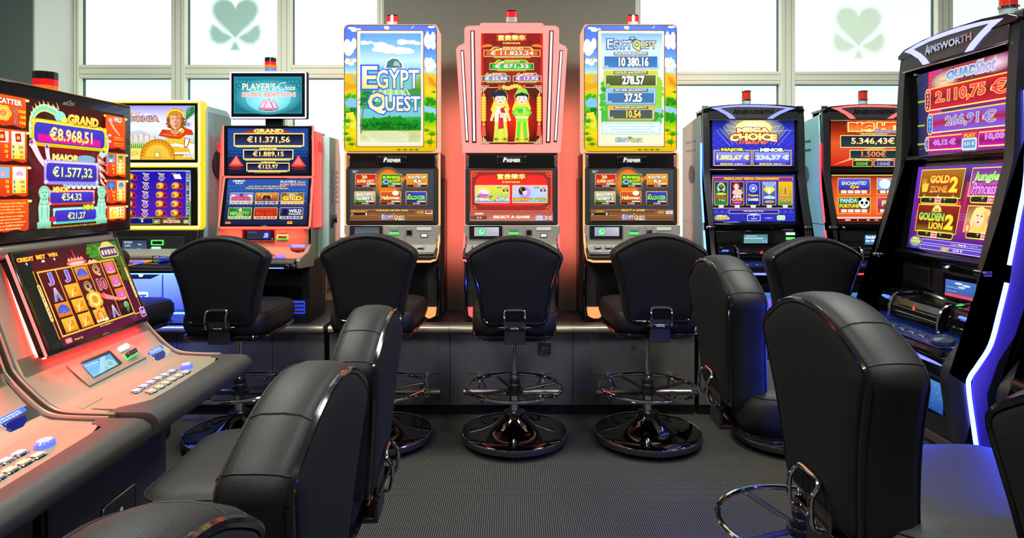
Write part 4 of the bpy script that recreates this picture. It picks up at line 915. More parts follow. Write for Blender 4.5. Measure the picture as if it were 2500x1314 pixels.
def gem(A, x0, y0, x1, y1, c=(235, 70, 60)):
    cx = (x0 + x1) / 2; w = x1 - x0; h = y1 - y0; d = tuple(int(k * .7) for k in c); l = tuple(min(255, int(k * 1.25 + 40)) for k in c)
    A.poly([(cx, y0), (x1, y1 - h * .1), (cx + w * .3, y1), (cx - w * .3, y1), (x0, y1 - h * .1)], c)
    A.poly([(cx, y0 + h * .1), (cx + w * .3, y1 - h * .22), (cx - w * .32, y1 - h * .25)], l); A.poly([(x0, y1 - h * .1), (x1, y1 - h * .1), (cx + w * .3, y1), (cx - w * .3, y1)], d)
    A.poly([(cx, y0), (cx + w * .32, y1 - h * .25), (x1, y1 - h * .1)], tuple(int(k * .85) for k in c))
def damask(A, x0, y0, x1, y1, c, s, seed=1):
    rn = random.Random(seed); nx = int((x1 - x0) / s); ny = int((y1 - y0) / s)
    for i in range(nx + 1):
        for j in range(ny + 1):
            x = x0 + (i + .5 * (j % 2)) * s; y = y0 + j * s
            if x > x1 - s * .4 or y > y1 - s * .4 or x < x0 + s * .4 or y < y0 + s * .4: continue
            A.ell(x, y, s * .38, s * .14, c, n=6); A.d -= A.step; A.ell(x, y, s * .14, s * .38, c, n=6); A.d -= A.step
    A.d += A.step
def gold_box(A, x0, y0, x1, y1, fill, fill2, num, nx0, ny0, nx1, ny1, gold=(250, 205, 60), nc=(255, 255, 235), nc2=(250, 215, 60), oc=(120, 60, 10), w=2):
    A.frame(x0 - w, y0 - w, x1 + w, y1 + w, w, gold, (255, 240, 160)); A.rect(x0, y0, x1, y1, fill, fill2)
    A.text(num, nx0, ny0, nx1, ny1, nc, oc, .05, c2=nc2, bold=.05)

# ------------------------------------------------------------------ yellow-framed machine
def yellow_machine():
    YS = 3.72; cx = X(345, YS)
    r = thing('slot_machine', 'slot machine with yellow glowing double frame and a golden-haired warrior picture', 'slot machine', (cx, YS, BT + .001), group='slot machines on the bench')
    inv = inv_of(r); l = r.location; F = (0, YS, 0); N = (0, -1, 0)
    z = lambda v: v - BT; lx = lambda px, Y=YS: X(px, Y) - cx
    z1 = z(Z(244, YS)); z0 = z(Z(562, YS))
    gr = mat('dark_grey_steel', (122, 150, 152), .5)
    B().prismy([(a * .97, b) for a, b in ((-.36, .25), (.36, .25), (.36, z1 - .06), (.33, z1 - .02), (-.33, z1 - .02), (-.36, z1 - .06))], .06, .38).build('cabinet', gr, r, bevel=.006)
    # lower body: blue lit panels
    blu = mat('blue_grey_panel', (120, 128, 150), .35, .3)
    prof = [(.38, 0), (.02, 0), (.02, .07), (0, .09), (-.03, z(.87)), (-.03, z(.9)), (.38, z(.9))]
    B().prism(prof, -.325, .325).build('base', blu, r, bevel=.003)
    for a, b in ((345 - 105, 396), (399, 470)):
        pprism('panel', blu, r, inv, [(a, 662), (b, 662), (b, 757), (a, 757)], (0, YS - .03 + .0, 0), N, .005, .002, .004)
    lp = pprism('lock_recess', GBLACK, r, inv, [(270, 665), (402, 665), (368, 681), (300, 681)], (0, YS - .035, 0), N, .004, .001)
    B().cyl(tuple(inv @ ray(344, 671.5, (0, YS - .047, 0), N)), tuple(inv @ ray(344, 671.5, (0, YS - .039, 0), N)), .011, 18).build('lock', CHROME, lp)
    bd = pprism('badge', mat('white_badge', (225, 235, 245), .3, emit=(215, 225, 245), es=.35), r, inv, rr(316, 713, 362, 743, 4), (0, YS - .035, 0), N, .006, .001)
    A = Art((0, YS - .041, 0), N, inv); A.text('IGT', 320, 719, 358, 737, (30, 60, 150), bold=.05, shear=.05); A.poly([(318, 730), (324, 720), (326, 730)], (30, 60, 150)); A.build('badge_lettering', PRINT, bd)
    B().box(-.33, .33, -.015, .03, .01, .055).build('foot_box', mat('foot_box_grey', (130, 135, 150), .3, .5), r, bevel=.004)
    B().tube([(-.33, -.02, .07), (.33, -.02, .07)], .006, 8).build('foot_light', glow('led_blue', (70, 110, 255), 7), r)
    # glowing shell
    ye = glow('yellow_cover', (255, 226, 30), .95)
    sh = B().loft([[(a, d, b) for a, b in rr(-.335 - e, z0 - e, .335 + e, z1 + e, .03)] for d, e in ((0, -.008), (.012, 0), (.075, .004), (.095, -.01))]).build('screen_frame', ye, r, smooth=50)
    wl = glow('white_yellow_light', (255, 250, 150), 1.9)
    for (a, b) in ((247, 400), (404, 556)):
        fr = B(); P = rr(lx(203), z(Z(b, YS)), lx(487.5), z(Z(a, YS)), .012); fr.tube([(p, -.002, q) for p, q in P], .0055, 8, True)
        fr.build('light_line', wl, sh)
    for nm, (a, b), pic in (('upper_screen', (252, 398), 0), ('lower_screen', (409, 551), 1)):
        s_ = pprism(nm, GBLACK, r, inv, pr(208, a, 482.5, b), (0, YS - .002, 0), N, .002, .01)
        A = Art((0, YS - .004, 0), N, inv)
        if pic == 0:
            x0, x1, y0, y1 = 214, 475.5, 258, 390
            A.bands(x0, x1, [(y0, (160, 150, 250)), (285, (225, 220, 255)), (315, (235, 240, 255)), (340, (190, 220, 245)), (350, (170, 205, 120)), (362, (235, 225, 100)), (y1, (240, 225, 140))])
            for k in range(6): cloud(A, 240 + k * 36, 285 + (k % 3) * 14, 40, 14, 50 + k, (240, 240, 255))
            A.poly([(214, 330), (250, 310), (300, 325), (345, 318), (380, 335), (380, 345), (214, 345)], (200, 205, 235))
            for k in range(16): A.rect(310 + k * 4.5, 326 + (k * 7) % 9, 313.4 + k * 4.5, 352, (245, 235, 215) if k % 3 else (240, 150, 60), (210, 215, 190))
            for k in range(9): A.poly([(320 + k * 5, 362), (322 + k * 5, 346), (324 + k * 5, 362)], (60, 150, 70))
            [A.line([(475, 262 + k * 3), (462 - k * 1.5, 264 + k * 7), (450 + k, 276 + k * 9)], 6, ((60, 150, 60), (30, 110, 50))[k % 2], 1) for k in range(5)]; palm(A, 461, 304, 11, (120, 110, 220), 8, 0)
            A.text('Rise of', 300, 271.5, 346, 281, (200, 120, 60), (255, 255, 250), .05, bold=.02, shear=.3)
            A.text('MACEDONIA', 250, 283, 389, 297.5, (200, 150, 220), (30, 40, 140), .06, c2=(235, 190, 50), bold=.05)
            A.text('FREE', 296, 362, 322, 369, (255, 240, 180), (190, 140, 30), .05, bold=.05); A.text('BONUS', 278, 371, 337, 381, (255, 225, 120), (170, 120, 20), .05, bold=.05)
            # warrior: cuirass, arms, cloak, neck, head, hair with laurel
            A.poly([(392, 390), (396, 345), (420, 333), (450, 335), (468, 345), (475, 360), (475, 390)], (228, 190, 50)); A.poly([(394, 356), (430, 350), (470, 358), (470, 364), (430, 357), (394, 362)], (250, 250, 235)); A.rect(405, 372, 462, 377, (250, 250, 240)); A.rect(405, 377, 462, 379.5, (160, 60, 30))
            for k in range(4): A.ell(414 + k * 12, 344, 5, 4, (250, 225, 90)); A.ell(414 + k * 12, 344, 2.6, 2, (200, 150, 30))
            A.poly([(452, 336), (466, 340), (458, 362), (450, 360)], (190, 50, 20)); A.poly([(454, 338), (463, 341), (457, 359), (452, 357)], WH)
            A.poly([(462, 350), (475, 352), (475, 388), (466, 380)], (235, 245, 240))
            A.poly([(388, 332), (398, 316), (418, 318), (440, 322), (452, 312), (470, 318), (474, 330), (455, 330), (440, 340), (415, 338), (400, 334)], (215, 60, 25)); A.poly([(394, 328), (410, 322), (436, 330), (452, 322), (440, 334), (414, 332)], (240, 110, 40)); A.line([(398, 322), (420, 328), (440, 330)], 2, (160, 30, 15))
            A.poly([(418, 325), (420, 308), (436, 308), (440, 325), (430, 331)], (225, 150, 105))
            A.ell(430, 292, 22, 27, (170, 100, 40)); blob(A, 430, 280, 20, 14, (205, 140, 50), 26, 5, 61); blob(A, 414, 300, 5, 14, (140, 75, 30), 12, 3.6, 62); blob(A, 449, 300, 4, 14, (140, 75, 30), 12, 3.4, 63)
            A.poly([(417, 283), (443, 283), (444, 302), (439, 312), (431, 318), (423, 312), (417, 302)], (240, 185, 140)); A.poly([(431, 284), (443, 283), (444, 302), (438, 312), (431, 317)], (215, 145, 100))
            for x in (424, 437): A.line([(x - 4, 290.5), (x + 4, 289.6)], 1.3, (110, 60, 30)); A.ell(x, 293.4, 2.6, 1.3, WH); A.ell(x, 293.4, 1.2, 1.2, (50, 90, 100))
            A.poly([(430, 292), (433.5, 302), (428, 302)], (200, 130, 90)); A.line([(426, 307.5), (436, 307.5)], 1.8, (190, 80, 60)); A.line([(428, 310), (434, 310)], 1, (190, 120, 90))
            for k in range(11): a = R(185 + 17 * k); A.ell(430 + 20 * math.cos(a), 284 + 15 * math.sin(a), 4.2, 2.4, (250, 215, 70), rot=90 + 17 * k)
            A.ell(447, 320, 5, 5, (250, 220, 70)); A.ell(447, 320, 2.6, 2.6, (220, 170, 30))
            # shield
            A.ell(387, 382, 42, 42, (185, 120, 20), n=40, a0=180, a1=371); A.rect(345, 382, 429, 390, (185, 120, 20)); A.ell(387, 382, 39, 39, (250, 200, 60), (225, 150, 20), 40, 180, 371); A.rect(348, 382, 426, 390, (240, 175, 40)); A.ell(387, 382, 28, 28, (210, 145, 20), (245, 205, 70), 30, 180, 371)
            for k in range(9): a = R(184 + 21.5 * k); A.poly([(387 + 5 * math.cos(a + .3), 381 + 5 * math.sin(a + .3)), (387 + 24 * math.cos(a), 381 + 24 * math.sin(a)), (387 + 5 * math.cos(a - .3), 381 + 5 * math.sin(a - .3))], (255, 230, 110))
            for k in range(14): a = R(182 + 13.5 * k); A.ell(387 + 35.5 * math.cos(a), 382 + 35.5 * math.sin(a), 1.5, 1.5, (150, 90, 10), n=8)
            A.ell(387, 379, 9, 9, (255, 235, 130), (200, 140, 20)); A.ell(386, 377, 4, 4, (255, 250, 210))
            A.text('IGT', 457, 376, 475, 385, WH, (40, 40, 40), .04, bold=.05); A.poly([(448, 384), (454, 377), (455.5, 384)], WH)
        else:
            x0, x1, y0, y1 = 250, 466, 416, 549
            A.rect(x0, y0, x1, y1, (95, 90, 215), (150, 160, 90)); A.rect(x0, y0, 463, y0 + 2.5, (170, 190, 200))
            A.rect(262, 419, 454, 530, (22, 22, 170), (80, 30, 170)); A.rect(455, 420, 462, 531, (60, 75, 80)); A.frame(454.5, 419, 463, 531, 1, (190, 200, 190))
            for k, ch in enumerate('AGE OF FORTUNE'): (A.text(ch, 456.4, 424 + k * 7.3, 460.8, 429 + k * 7.3, (225, 230, 225), bold=.03) if ch != ' ' else None)
            A.poly([(463, 500), (466, 490), (466, 531), (463, 531)], (60, 160, 60)); A.rect(463, 426, 466, 490, (110, 140, 230), (230, 220, 240))
            syms = [[0, 1, 1, 2], [0, 1, 0, 0], [0, 1, 0, 0], [0, 1, 0, 0], [0, 1, 0, 0]]
            for j in range(5):
                for i in range(5):
                    X_, Y_ = 282.5 + 37.5 * i - j * .4, 432 + 22 * j; s = 0 if i == 0 else syms[j][i - 1]
                    if s == 0:   # crested helmet
                        A.ell(X_ + 3, Y_ + 1, 12, 9, (190, 30, 25)); A.ell(X_ + 6, Y_ + 3, 8, 6, (90, 20, 60)); A.line([(X_ + 4, Y_ + 5), (X_ + 12, Y_ + 8), (X_ + 16, Y_ + 4)], 3, (225, 50, 40), 1)
                        A.ell(X_ - 3, Y_ - 1, 9.5, 8, (255, 225, 110), (215, 150, 30)); A.poly([(X_ - 12, Y_ + 2), (X_ - 4, Y_ + 1), (X_ - 5, Y_ + 8), (X_ - 11, Y_ + 7)], (200, 130, 30)); A.rect(X_ - 11, Y_ - 1.5, X_ - 4, Y_ + .8, (90, 50, 20)); A.line([(X_ - 10, Y_ - 6), (X_ - 1, Y_ - 8), (X_ + 6, Y_ - 2)], 1.6, (240, 120, 40))
                    elif s == 1:  # lyre
                        for q in (-1, 1): A.line([(X_ + q * 7, Y_ - 8), (X_ + q * 3, Y_ - 3), (X_ + q * 7, Y_ + 3), (X_ + q * 3, Y_ + 8), (X_, Y_ + 9)], 2.2, (235, 190, 130))
                        A.line([(X_ - 9, Y_ - 9), (X_ + 6, Y_ - 6)], 1.8, (255, 220, 160))
                        for q in (-2, 0, 2): A.line([(X_ + q, Y_ - 7), (X_ + q, Y_ + 6)], .7, (220, 215, 255))
                    else: A.poly([(X_ - 10, Y_ - 6), (X_ + 7, Y_ - 7), (X_ + 12, Y_ + 5), (X_ - 5, Y_ + 5)], (248, 246, 235)); A.line([(X_ - 14, Y_ - 8), (X_ - 2, Y_ - 8)], 2, (200, 140, 60))
            A.rect(262, 531, 463, 549, (70, 60, 20)); A.rect(320, 532, 376, 547.5, (200, 180, 60)); A.rect(321, 533, 375, 546.5, (15, 20, 110)); A.text('CREDIT', 343, 533.6, 355, 536, WH, bold=.02); A.text('0', 347, 537, 352, 543, WH, bold=.06)
            A.rrect(378, 536, 393, 546, 2, (190, 190, 90)); A.rrect(379.5, 537.5, 391.5, 544.5, 1, (60, 60, 60)); A.text('BET', 381, 539, 390, 543, WH, bold=.05)
            A.ell(420, 536, 22, 5, (120, 90, 40)); A.text('Rise of', 410, 532.5, 430, 535.6, (250, 210, 120), bold=.03, shear=.3); A.text('MACEDONIA', 401, 537, 443, 544.5, (250, 200, 190), (150, 50, 40), .06, bold=.05)
            A.rrect(450, 536, 463, 546, 2, (150, 160, 120)); A.text('1,00', 452, 539, 461, 543, WH, bold=.04)
        A.build('screen_picture', ART, s_)
    # console between screens and deck
    B().prism([(.06, z(.97)), (.06, z(1.052)), (.0, z(1.052)), (-.02, z(.985)), (-.02, z(.95))], -.325, .325).build('console', BLACK, r, bevel=.003)
    cp = (0, YS - .02, 0)
    pprism('console_face', mat('console_black', (38, 40, 40), .4), r, inv, pr(245, 578, 452, 617), (0, YS - .01, 0), N, .014, .01)
    cp = (0, YS - .024, 0)
    d = pprism('card_display', GBLACK, r, inv, pr(296, 583, 361, 614), cp, N, .004)
    A = Art((0, YS - .028, 0), N, inv); A.rect(299, 587, 358.5, 610, (52, 64, 84), (70, 92, 120)); A.text('Red Bomb', 303.5, 589, 323.5, 593, (215, 225, 240), bold=.04); A.text('(alkoholfrei)', 303.5, 594.2, 321, 596.6, (190, 205, 225), bold=0); A.text('3,60€', 305, 598, 318.5, 602.4, (240, 245, 250), bold=.05)
    A.ell(341, 597, 5, 1.6, (190, 200, 215)); A.line([(334, 608), (340, 607), (346, 609)], 1, (160, 190, 230)); A.build('display_picture', ART, d)
    g = pprism('bill_slot', glow('green_light', (70, 230, 90), 1.3), r, inv, rr(369, 586, 400, 599, 2, 3), cp, N, .005, label='green lit bill slot'); pprism('slot_mouth', GBLACK, g, inv, pr(373, 589, 396, 596), (0, YS - .029, 0), N, .006)
    pprism('console_button', mat('pale_lens', (190, 192, 188), .3), r, inv, rr(370, 602.5, 393, 610.5, 2.5, 3), cp, N, .006)
    # silver shelf and deck
    B().prism([(.05, z(.948)), (-.03, z(.948)), (-.075, z(.915)), (-.075, z(.90)), (.05, z(.90))], -.325, .325).build('speaker_shelf', SILVER, r, bevel=.003)
    pprism('maker_plate', BLACK, r, inv, rr(372, 624.5, 391.5, 631, 1.5, 3), (0, YS - .0745, 0), N, .002)
    A = Art((0, YS - .077, 0), N, inv); A.text('IGT', 379, 625.7, 389, 629.8, WH, bold=.02); A.poly([(374, 629.8), (377, 626), (378, 629.8)], WH); A.build('maker_lettering', PRINT, r)
    dk = B().prism([(.02, z(.902)), (-.07, z(.902)), (-.215, z(.872)), (-.23, z(.858)), (-.22, z(.835)), (-.06, z(.83)), (.02, z(.83))], -.335, .335).build('button_deck', GBLACK, r, bevel=.004)
    B().tube([(-.33, -.229, z(.852)), (.33, -.229, z(.852))], .005, 8).build('nose_trim', STEEL, dk)
    B().tube([(-.2, -.20, z(.8755)), (.05, -.20, z(.8755)), (.13, -.13, z(.892)), (-.2, -.13, z(.892))], .0026, 6).build('orange_light_line', glow('led_orange', (255, 110, 50), 2.5), dk)
    for i in range(6): B().loft([[(x_, y_, z(.892) + (y_ + .13) * .207 + h) for x_, y_ in rr(-.2 + i * .045 + q, -.185 + q, -.162 + i * .045 - q, -.145 - q, .006, 3)] for h, q in ((0, 0), (.006, .001), (.008, .004))]).build('play_button', CHROME, dk)
    B().loft([[(x_, y_, z(.884) + h) for x_, y_ in [(.075 + .036 * s_ * math.cos(a * PI / 12), -.175 + .024 * s_ * math.sin(a * PI / 12)) for a in range(24)]] for h, s_ in ((0, 1), (.008, 1), (.013, .75))]).build('spin_button', mat('blue_lens', (90, 110, 220), .15, coat=.5, emit=(90, 120, 235), es=.5), dk, label='oval blue button')
    B().loft([[(x_, y_, z(.895) + h) for x_, y_ in [(.2 + .03 * s_ * math.cos(a * PI / 12), -.14 + .022 * s_ * math.sin(a * PI / 12)) for a in range(24)]] for h, s_ in ((0, 1), (.012, 1), (.015, .75))]).build('cash_button', mat('deep_blue_lens', (30, 40, 160), .15, coat=.5, emit=(30, 40, 190), es=.5), dk)
    machine_area(r, (0, -.17, z(.822)), 48, .6, .03, 9, (90, 110, 255)); machine_area(r, (0, -.03, .10), 100, .6, .03, 2, (90, 110, 255))
    B().tube([(-.31, -.19, z(.829)), (.31, -.19, z(.829))], .004, 8).build('under_light', glow('led_blue', (70, 110, 255), 7), r)
    # round louvre on the side of the cabinet
    B().cyl((.345, .2, z1 - .36), (.358, .2, z1 - .36), .085, 28).build('side_louvre', BLACK, r)
yellow_machine()

# ------------------------------------------------------------------ red-glowing machine with a topper screen
def red_machine():
    YS = 3.785; cx = X(648, YS)
    r = thing('slot_machine', 'red-glowing slot machine with a separate teal topper screen on a stalk', 'slot machine', (cx, YS, BT + .001), group='slot machines on the bench')
    inv = inv_of(r); N = (0, -1, 0); z = lambda v: v - BT; lx = lambda px, Y=YS: X(px, Y) - cx
    CH = CHAMP; led = glow('led_red', (255, 70, 60), 4)
    B().prism([(.33, 0), (0, 0), (0, .30), (-.03, z(.86)), (.33, z(.86))], -.253, .253).build('base', MBLACK, r, bevel=.004)
    for k in range(6): B().box(.2535, .256, .24, .29, .10 + k * .03, .112 + k * .03).build('vent_slot', BLACK, r, smooth=0)
    lf = B().box(-.215, .215, -.006, .001, .135, .30).build('front_glass', GBLACK, r, bevel=.002)
    A = Art((0, YS - .006, 0), N, inv); A.text('ARISTOCRAT', 596, 728, 650, 735, (120, 170, 255), bold=.03); A.ell(640, 725.5, 1.2, 1.2, (120, 170, 255)); A.build('lit_lettering', ART, lf)
    B().box(-.23, .23, -.008, .001, .05, .125).build('blue_vent', mat('blue_grille_metal', (90, 100, 200), .3, .6, emit=(40, 60, 235), es=.7), r, bevel=.003)
    for k in range(3): B().box(-.225, .225, -.012, -.007, .062 + k * .022, .070 + k * .022).build('vent_bar', STEEL, r)
    # upper shell
    sh = B().prism([(.30, z(.86)), (-.02, z(.86)), (-.03, z(.93)), (-.05, z(1.05)), (0.02, z(1.35)), (.03, z(1.63)), (.30, z(1.63))], -.262, .262).build('shell', CH, r, bevel=.01)
    # side light columns
    for s_ in (-1, 1):
        B().prism([(.03, z(1.06)), (.07, z(1.62)), (.13, z(1.62)), (.13, z(1.06))], s_ * .262, s_ * .292).build('light_column', glow('red_column', (255, 92, 82), 1.1), r, bevel=.008)
        B().prism([(.04, z(1.50)), (.04, z(1.56)), (.128, z(1.56)), (.128, z(1.50))], s_ * .2925, s_ * .2945).build('column_lens', glow('red_column_dark', (245, 40, 50), .9), r)
    B().prism([(.14, .36), (.14, z(1.6)), (.36, z(1.6)), (.40, z(1.48)), (.40, .38)], -.29, .33).build('rear_cabinet', TEALG, r, bevel=.006)
    for k in range(7): B().box(.3302, .333, .2, .33, z(1.2) + k * .03, z(1.212) + k * .03).build('vent_slot', BLACK, r, smooth=0)
    B().tube([(.332, .18, z(1.05)), (.342, .19, z(1.10)), (.342, .24, z(1.12)), (.332, .28, z(1.08))], .008, 8).build('side_handle', BLACK, r)
    # screens
    for nm, q, p0, n, glass, pic in (('upper_screen', 0, (0, 3.765, 0), (0, -1, 0), [(546, 306.5), (762, 306.5), (762, 430), (546, 430)], 0),
                                     ('lower_screen', 1, (0, 3.70, 1.2), (0, -1, .27), [(549, 434), (761.5, 434), (753.5, 553), (535, 553)], 1)):
        s_ = pprism(nm, GBLACK, r, inv, glass, p0, n, .0, .03, .004)
        nn = Vector(n).normalized()
        for a, b in ((0, 3), (1, 2)):
            P = [inv @ (ray(*glass[a], p0, n) - nn * .006), inv @ (ray(*glass[b], p0, n) - nn * .006)]; off = -.003 if a == 0 else .003
            B().tube([(p.x + off, p.y, p.z) for p in P], .0065, 8).build('edge_light', led, s_)
        P = [inv @ (ray(*glass[k], p0, n) - nn * .012) for k in (2, 3)]
        B().tube([(p.x, p.y, p.z - .006) for p in P], .006, 8).build('bottom_light', glow('led_red_soft', (255, 60, 50), 5), s_)
        A = Art(Vector(p0) + nn * .0, n, inv)
        if pic == 0:
            x0, x1, y0, y1 = 556, 753, 313, 424.5
            A.bands(x0, x1, [(y0, (30, 62, 140)), (360, (30, 70, 140)), (385, (18, 40, 90)), (y1, (22, 26, 50))]); damask(A, x0, y0, x1, 388, (48, 92, 170), 7.5)
            A.ell(652, 325, 56, 10, (190, 40, 30)); A.text('GRAND', 619, 315, 693, 325, (255, 248, 170), (140, 90, 10), .06, c2=(240, 190, 40), bold=.06)
            gold_box(A, 573.5, 328, 740, 354.5, (8, 10, 22), (50, 55, 110), '€11.371,56', 603.5, 333, 708, 350.5, w=3)
            A.text('MAJOR', 634, 361, 678, 366.5, (255, 240, 160), (140, 90, 10), .06, c2=(240, 190, 40), bold=.06)
            gold_box(A, 596, 367.5, 714, 387, (8, 10, 22), (50, 55, 110), '€1.889,15', 617.5, 369.5, 693, 384, w=2.6)
            A.text('MINOR', 638, 394.5, 675, 399.5, (255, 240, 160), (140, 90, 10), .06, c2=(240, 190, 40), bold=.06)
            gold_box(A, 604, 399.5, 705, 416, (8, 10, 22), (50, 55, 110), '€123,97', 630, 401, 679, 413.5, w=2.4)
            for yy, a, b in ((358.5, 576, 738), (391, 598, 712), (419, 606, 703)):
                for k in range(int((b - a) / 5)): A.ell(a + 3 + k * 5, yy, 3, 1.6, (250, 215, 110), n=8)
            gem(A, 559, 379, 596, 408); gem(A, 711, 379, 748, 409); A.ell(577, 411.5, 17, 3, (120, 30, 40)); A.ell(730, 412, 17, 3, (120, 30, 40))
            A.text('© 2015 ARISTOCRAT TECHNOLOGIES AUSTRALIA PTY LIMITED', 622, 421, 686, 423, (235, 200, 60), bold=0)
        else:
            H = homog([(0, 0), (200, 0), (200, 110), (0, 110)], [(557, 438), (753.5, 438), (748.5, 549), (545.5, 549)]); A.f = H
            A.bands(0, 200, [(0, (44, 84, 170)), (25, (42, 80, 160)), (60, (32, 52, 110)), (110, (24, 30, 62))]); damask(A, 0, 8, 200, 70, (60, 108, 190), 9, 2)
            A.text('CREDIT', 12, 2, 43, 6.5, (250, 250, 215), bold=.05); A.text('€0,00', 19, 7.5, 38, 12.5, (250, 250, 215), bold=.05)
            A.text("PLAYER'S", 131, 3, 169, 9.5, (255, 245, 225), (120, 50, 40), .03, bold=.02); A.text('Choice', 172, 4, 192, 9.5, (250, 225, 120), bold=.01, shear=.4); A.text('RUBY EDITION', 130, 11, 192, 15.5, (250, 170, 160), (130, 30, 30), .03, bold=.05)
            A.text('Door Closed - Cash Box [Bill Acceptor]', 53, 16, 143, 19.5, (250, 215, 90), bold=.05); A.text('TOUCH the Screen to Make Your Selection', 45, 20.6, 151, 24, (250, 215, 90), bold=.05)
            G = [('SUPERIOR', (120, 110, 215), (200, 190, 240), (150, 150, 215), 2, (235, 90, 90)), ('BUFFALO', (235, 120, 50), (130, 60, 40), (80, 80, 190), 2, (250, 190, 90)), ("WHERE'S THE GOLD", (90, 70, 90), (200, 150, 60), (225, 160, 40), 3, (255, 220, 60)),
                 ('MISS KITTY', (60, 150, 80), (40, 100, 60), (60, 190, 60), 3, (120, 235, 110)), ('BIG RED', (200, 60, 35), (150, 30, 20), (220, 40, 40), 3, (230, 60, 30)), ('WILD STALLION', (50, 60, 150), (25, 30, 80), (60, 70, 200), 3, (235, 235, 220))]
            for i, (t, c1, c2, pc, np_, tc) in enumerate(G):
                a = 9 + (i % 3) * 62.5; b = 33 + (i // 3) * 36
                A.rrect(a, b, a + 57, b + 28, 2.5, (240, 190, 70)); A.rect(a + 1.2, b + 1.2, a + 55.8, b + 21, c1, c2)
                if i == 0: A.ell(a + 28, b + 6, 5, 4, (80, 60, 150)); A.ell(a + 8, b + 9, 5, 4, WH); A.ell(a + 49, b + 9, 5, 4, WH)
                if i == 1: A.ell(a + 28, b + 13, 10, 8, (60, 30, 30)); A.ell(a + 28, b + 17, 5, 4, (120, 80, 70)); A.line([(a + 18, b + 12), (a + 15, b + 7)], 2, (240, 230, 210)); A.line([(a + 38, b + 12), (a + 41, b + 7)], 2, (240, 230, 210))
                if i == 2: A.ell(a + 28, b + 11, 10, 7, (250, 245, 230)); A.ell(a + 28, b + 8, 4, 4, (250, 215, 190))
                if i == 3: A.ell(a + 29, b + 7, 4, 5, (245, 205, 170)); A.poly([(a + 25, b + 12), (a + 33, b + 12), (a + 36, b + 21), (a + 22, b + 21)], (240, 190, 160)); blob(A, a + 10, b + 8, 8, 6, (40, 110, 50), 10, 3, 5)
                if i == 5: A.poly([(a + 6, b + 20), (a + 8, b + 6), (a + 14, b + 3), (a + 20, b + 8), (a + 16, b + 20)], (20, 20, 45))
                if i == 5: A.text('WILD', a + 22, b + 5, a + 53, b + 12.5, WH, (60, 60, 60), .06, bold=.03); A.text('STALLION', a + 22, b + 13.5, a + 53, b + 18.5, (240, 240, 220), (60, 60, 60), .05, bold=.03)
                elif i == 2: A.text("WHERE'S THE", a + 14, b + 1.5, a + 42, b + 5, (250, 220, 100), (80, 40, 20), .06, bold=.03); A.text('G LD', a + 4, b + 8, a + 53, b + 19, tc, (100, 50, 10), .08, bold=.07)
                else: A.text(t, a + 5, b + (2 if i == 1 else 10), a + 52, b + (8 if i == 1 else 19), tc, (110, 25, 20), .07, bold=.05)
                for k in range(np_):
                    w_ = 50 / np_; A.rrect(a + 4 + k * w_, b + 21.5, a + 3 + (k + 1) * w_, b + 27.5, 2, (235, 235, 245)); A.rrect(a + 4.8 + k * w_, b + 22.2, a + 2.2 + (k + 1) * w_, b + 26.8, 1.6, pc)
                    A.text(('1c', '2c', '€1')[k], a + 2.5 + (k + .35) * w_, b + 23, a + 2.5 + (k + .7) * w_, b + 26, (255, 250, 150), bold=.02)
            A.rrect(5, 103, 18, 108.5, 2, (220, 150, 120)); A.text('RULES', 6.5, 104.4, 16.5, 107, (180, 20, 20), bold=.04); A.rrect(154, 102.5, 166, 108.5, 1.5, (255, 190, 60)); A.text('INFO', 156, 104, 164, 107, (220, 30, 20), bold=.04)
        A.build('screen_picture', ART, s_)
        if pic: P = Art(p0, n, inv, f=H); P.text('ARISTOCRAT', 92, 111.6, 105, 113.6, (190, 190, 190), bold=0); P.ell(100.5, 110.9, .5, .5, (190, 190, 190)); P.build('maker_lettering', PRINT, s_)
    # fascia under the screens
    FY = YS - .045; F = (0, FY, 0)
    fz = [(z(1.06), -.03), (z(.975), -.05)]
    fc = B().prism([(0, z(1.065)), (-.046, z(1.065)), (-.052, z(.955)), (0, z(.955))], -.262, .262).build('fascia', CH, r, bevel=.002); F = (0, YS - .05, 0)
    d = pprism('card_display', GBLACK, r, inv, pr(592.5, 559.5, 671.5, 590), F, N, .008)
    B().tube([tuple(inv @ ray(a, b, (0, YS - .059, 0), N)) for a, b in ((594, 588), (594, 561), (670, 561), (670, 588))], .0018, 6, True).build('red_line', glow('red_line', (255, 20, 30), 1.8), d)
    A = Art((0, YS - .059, 0), N, inv); A.rect(603.5, 564, 661.5, 584.5, (42, 48, 72)); A.text('Freundlichkeiten', 607, 565.5, 626, 568, (130, 140, 200), bold=0); A.poly([(644, 568), (655, 566), (658, 576), (652, 584), (643, 582)], (30, 50, 200))
    for k in range(3): A.rect(646 + k * 3, 570 - k % 2, 648.4 + k * 3, 576, (190, 210, 240))
    A.text('BENEFIT', 643.5, 577, 655, 580, WH, bold=.03); A.rect(663, 581.5, 666.5, 585.5, (40, 190, 90)); A.build('display_picture', ART, d)
    pprism('console_button', mat('pink_lens', (240, 130, 120), .3), r, inv, rr(681, 561.5, 701, 569, 2.5, 3), F, N, .006)
    g = pprism('ticket_slot', glow('green_light', (70, 230, 90), 1.3), r, inv, rr(676, 573, 704, 585, 2, 3), F, N, .008, label='green lit ticket slot'); pprism('slot_mouth', mat('slot_brown', (70, 40, 30), .3), g, inv, pr(680, 576, 700, 582), (0, YS - .058, 0), N, .006)
    machine_area(r, (0, -.085, z(1.06)), 20, .45, .03, 2.6, (255, 60, 50))
    # deck
    dk = B().prism([(-.0, z(.956)), (-.052, z(.956)), (-.10, z(.925)), (-.23, z(.905)), (-.245, z(.895)), (-.0, z(.86))], -.27, .27).build('button_deck', CH, r, bevel=.003)
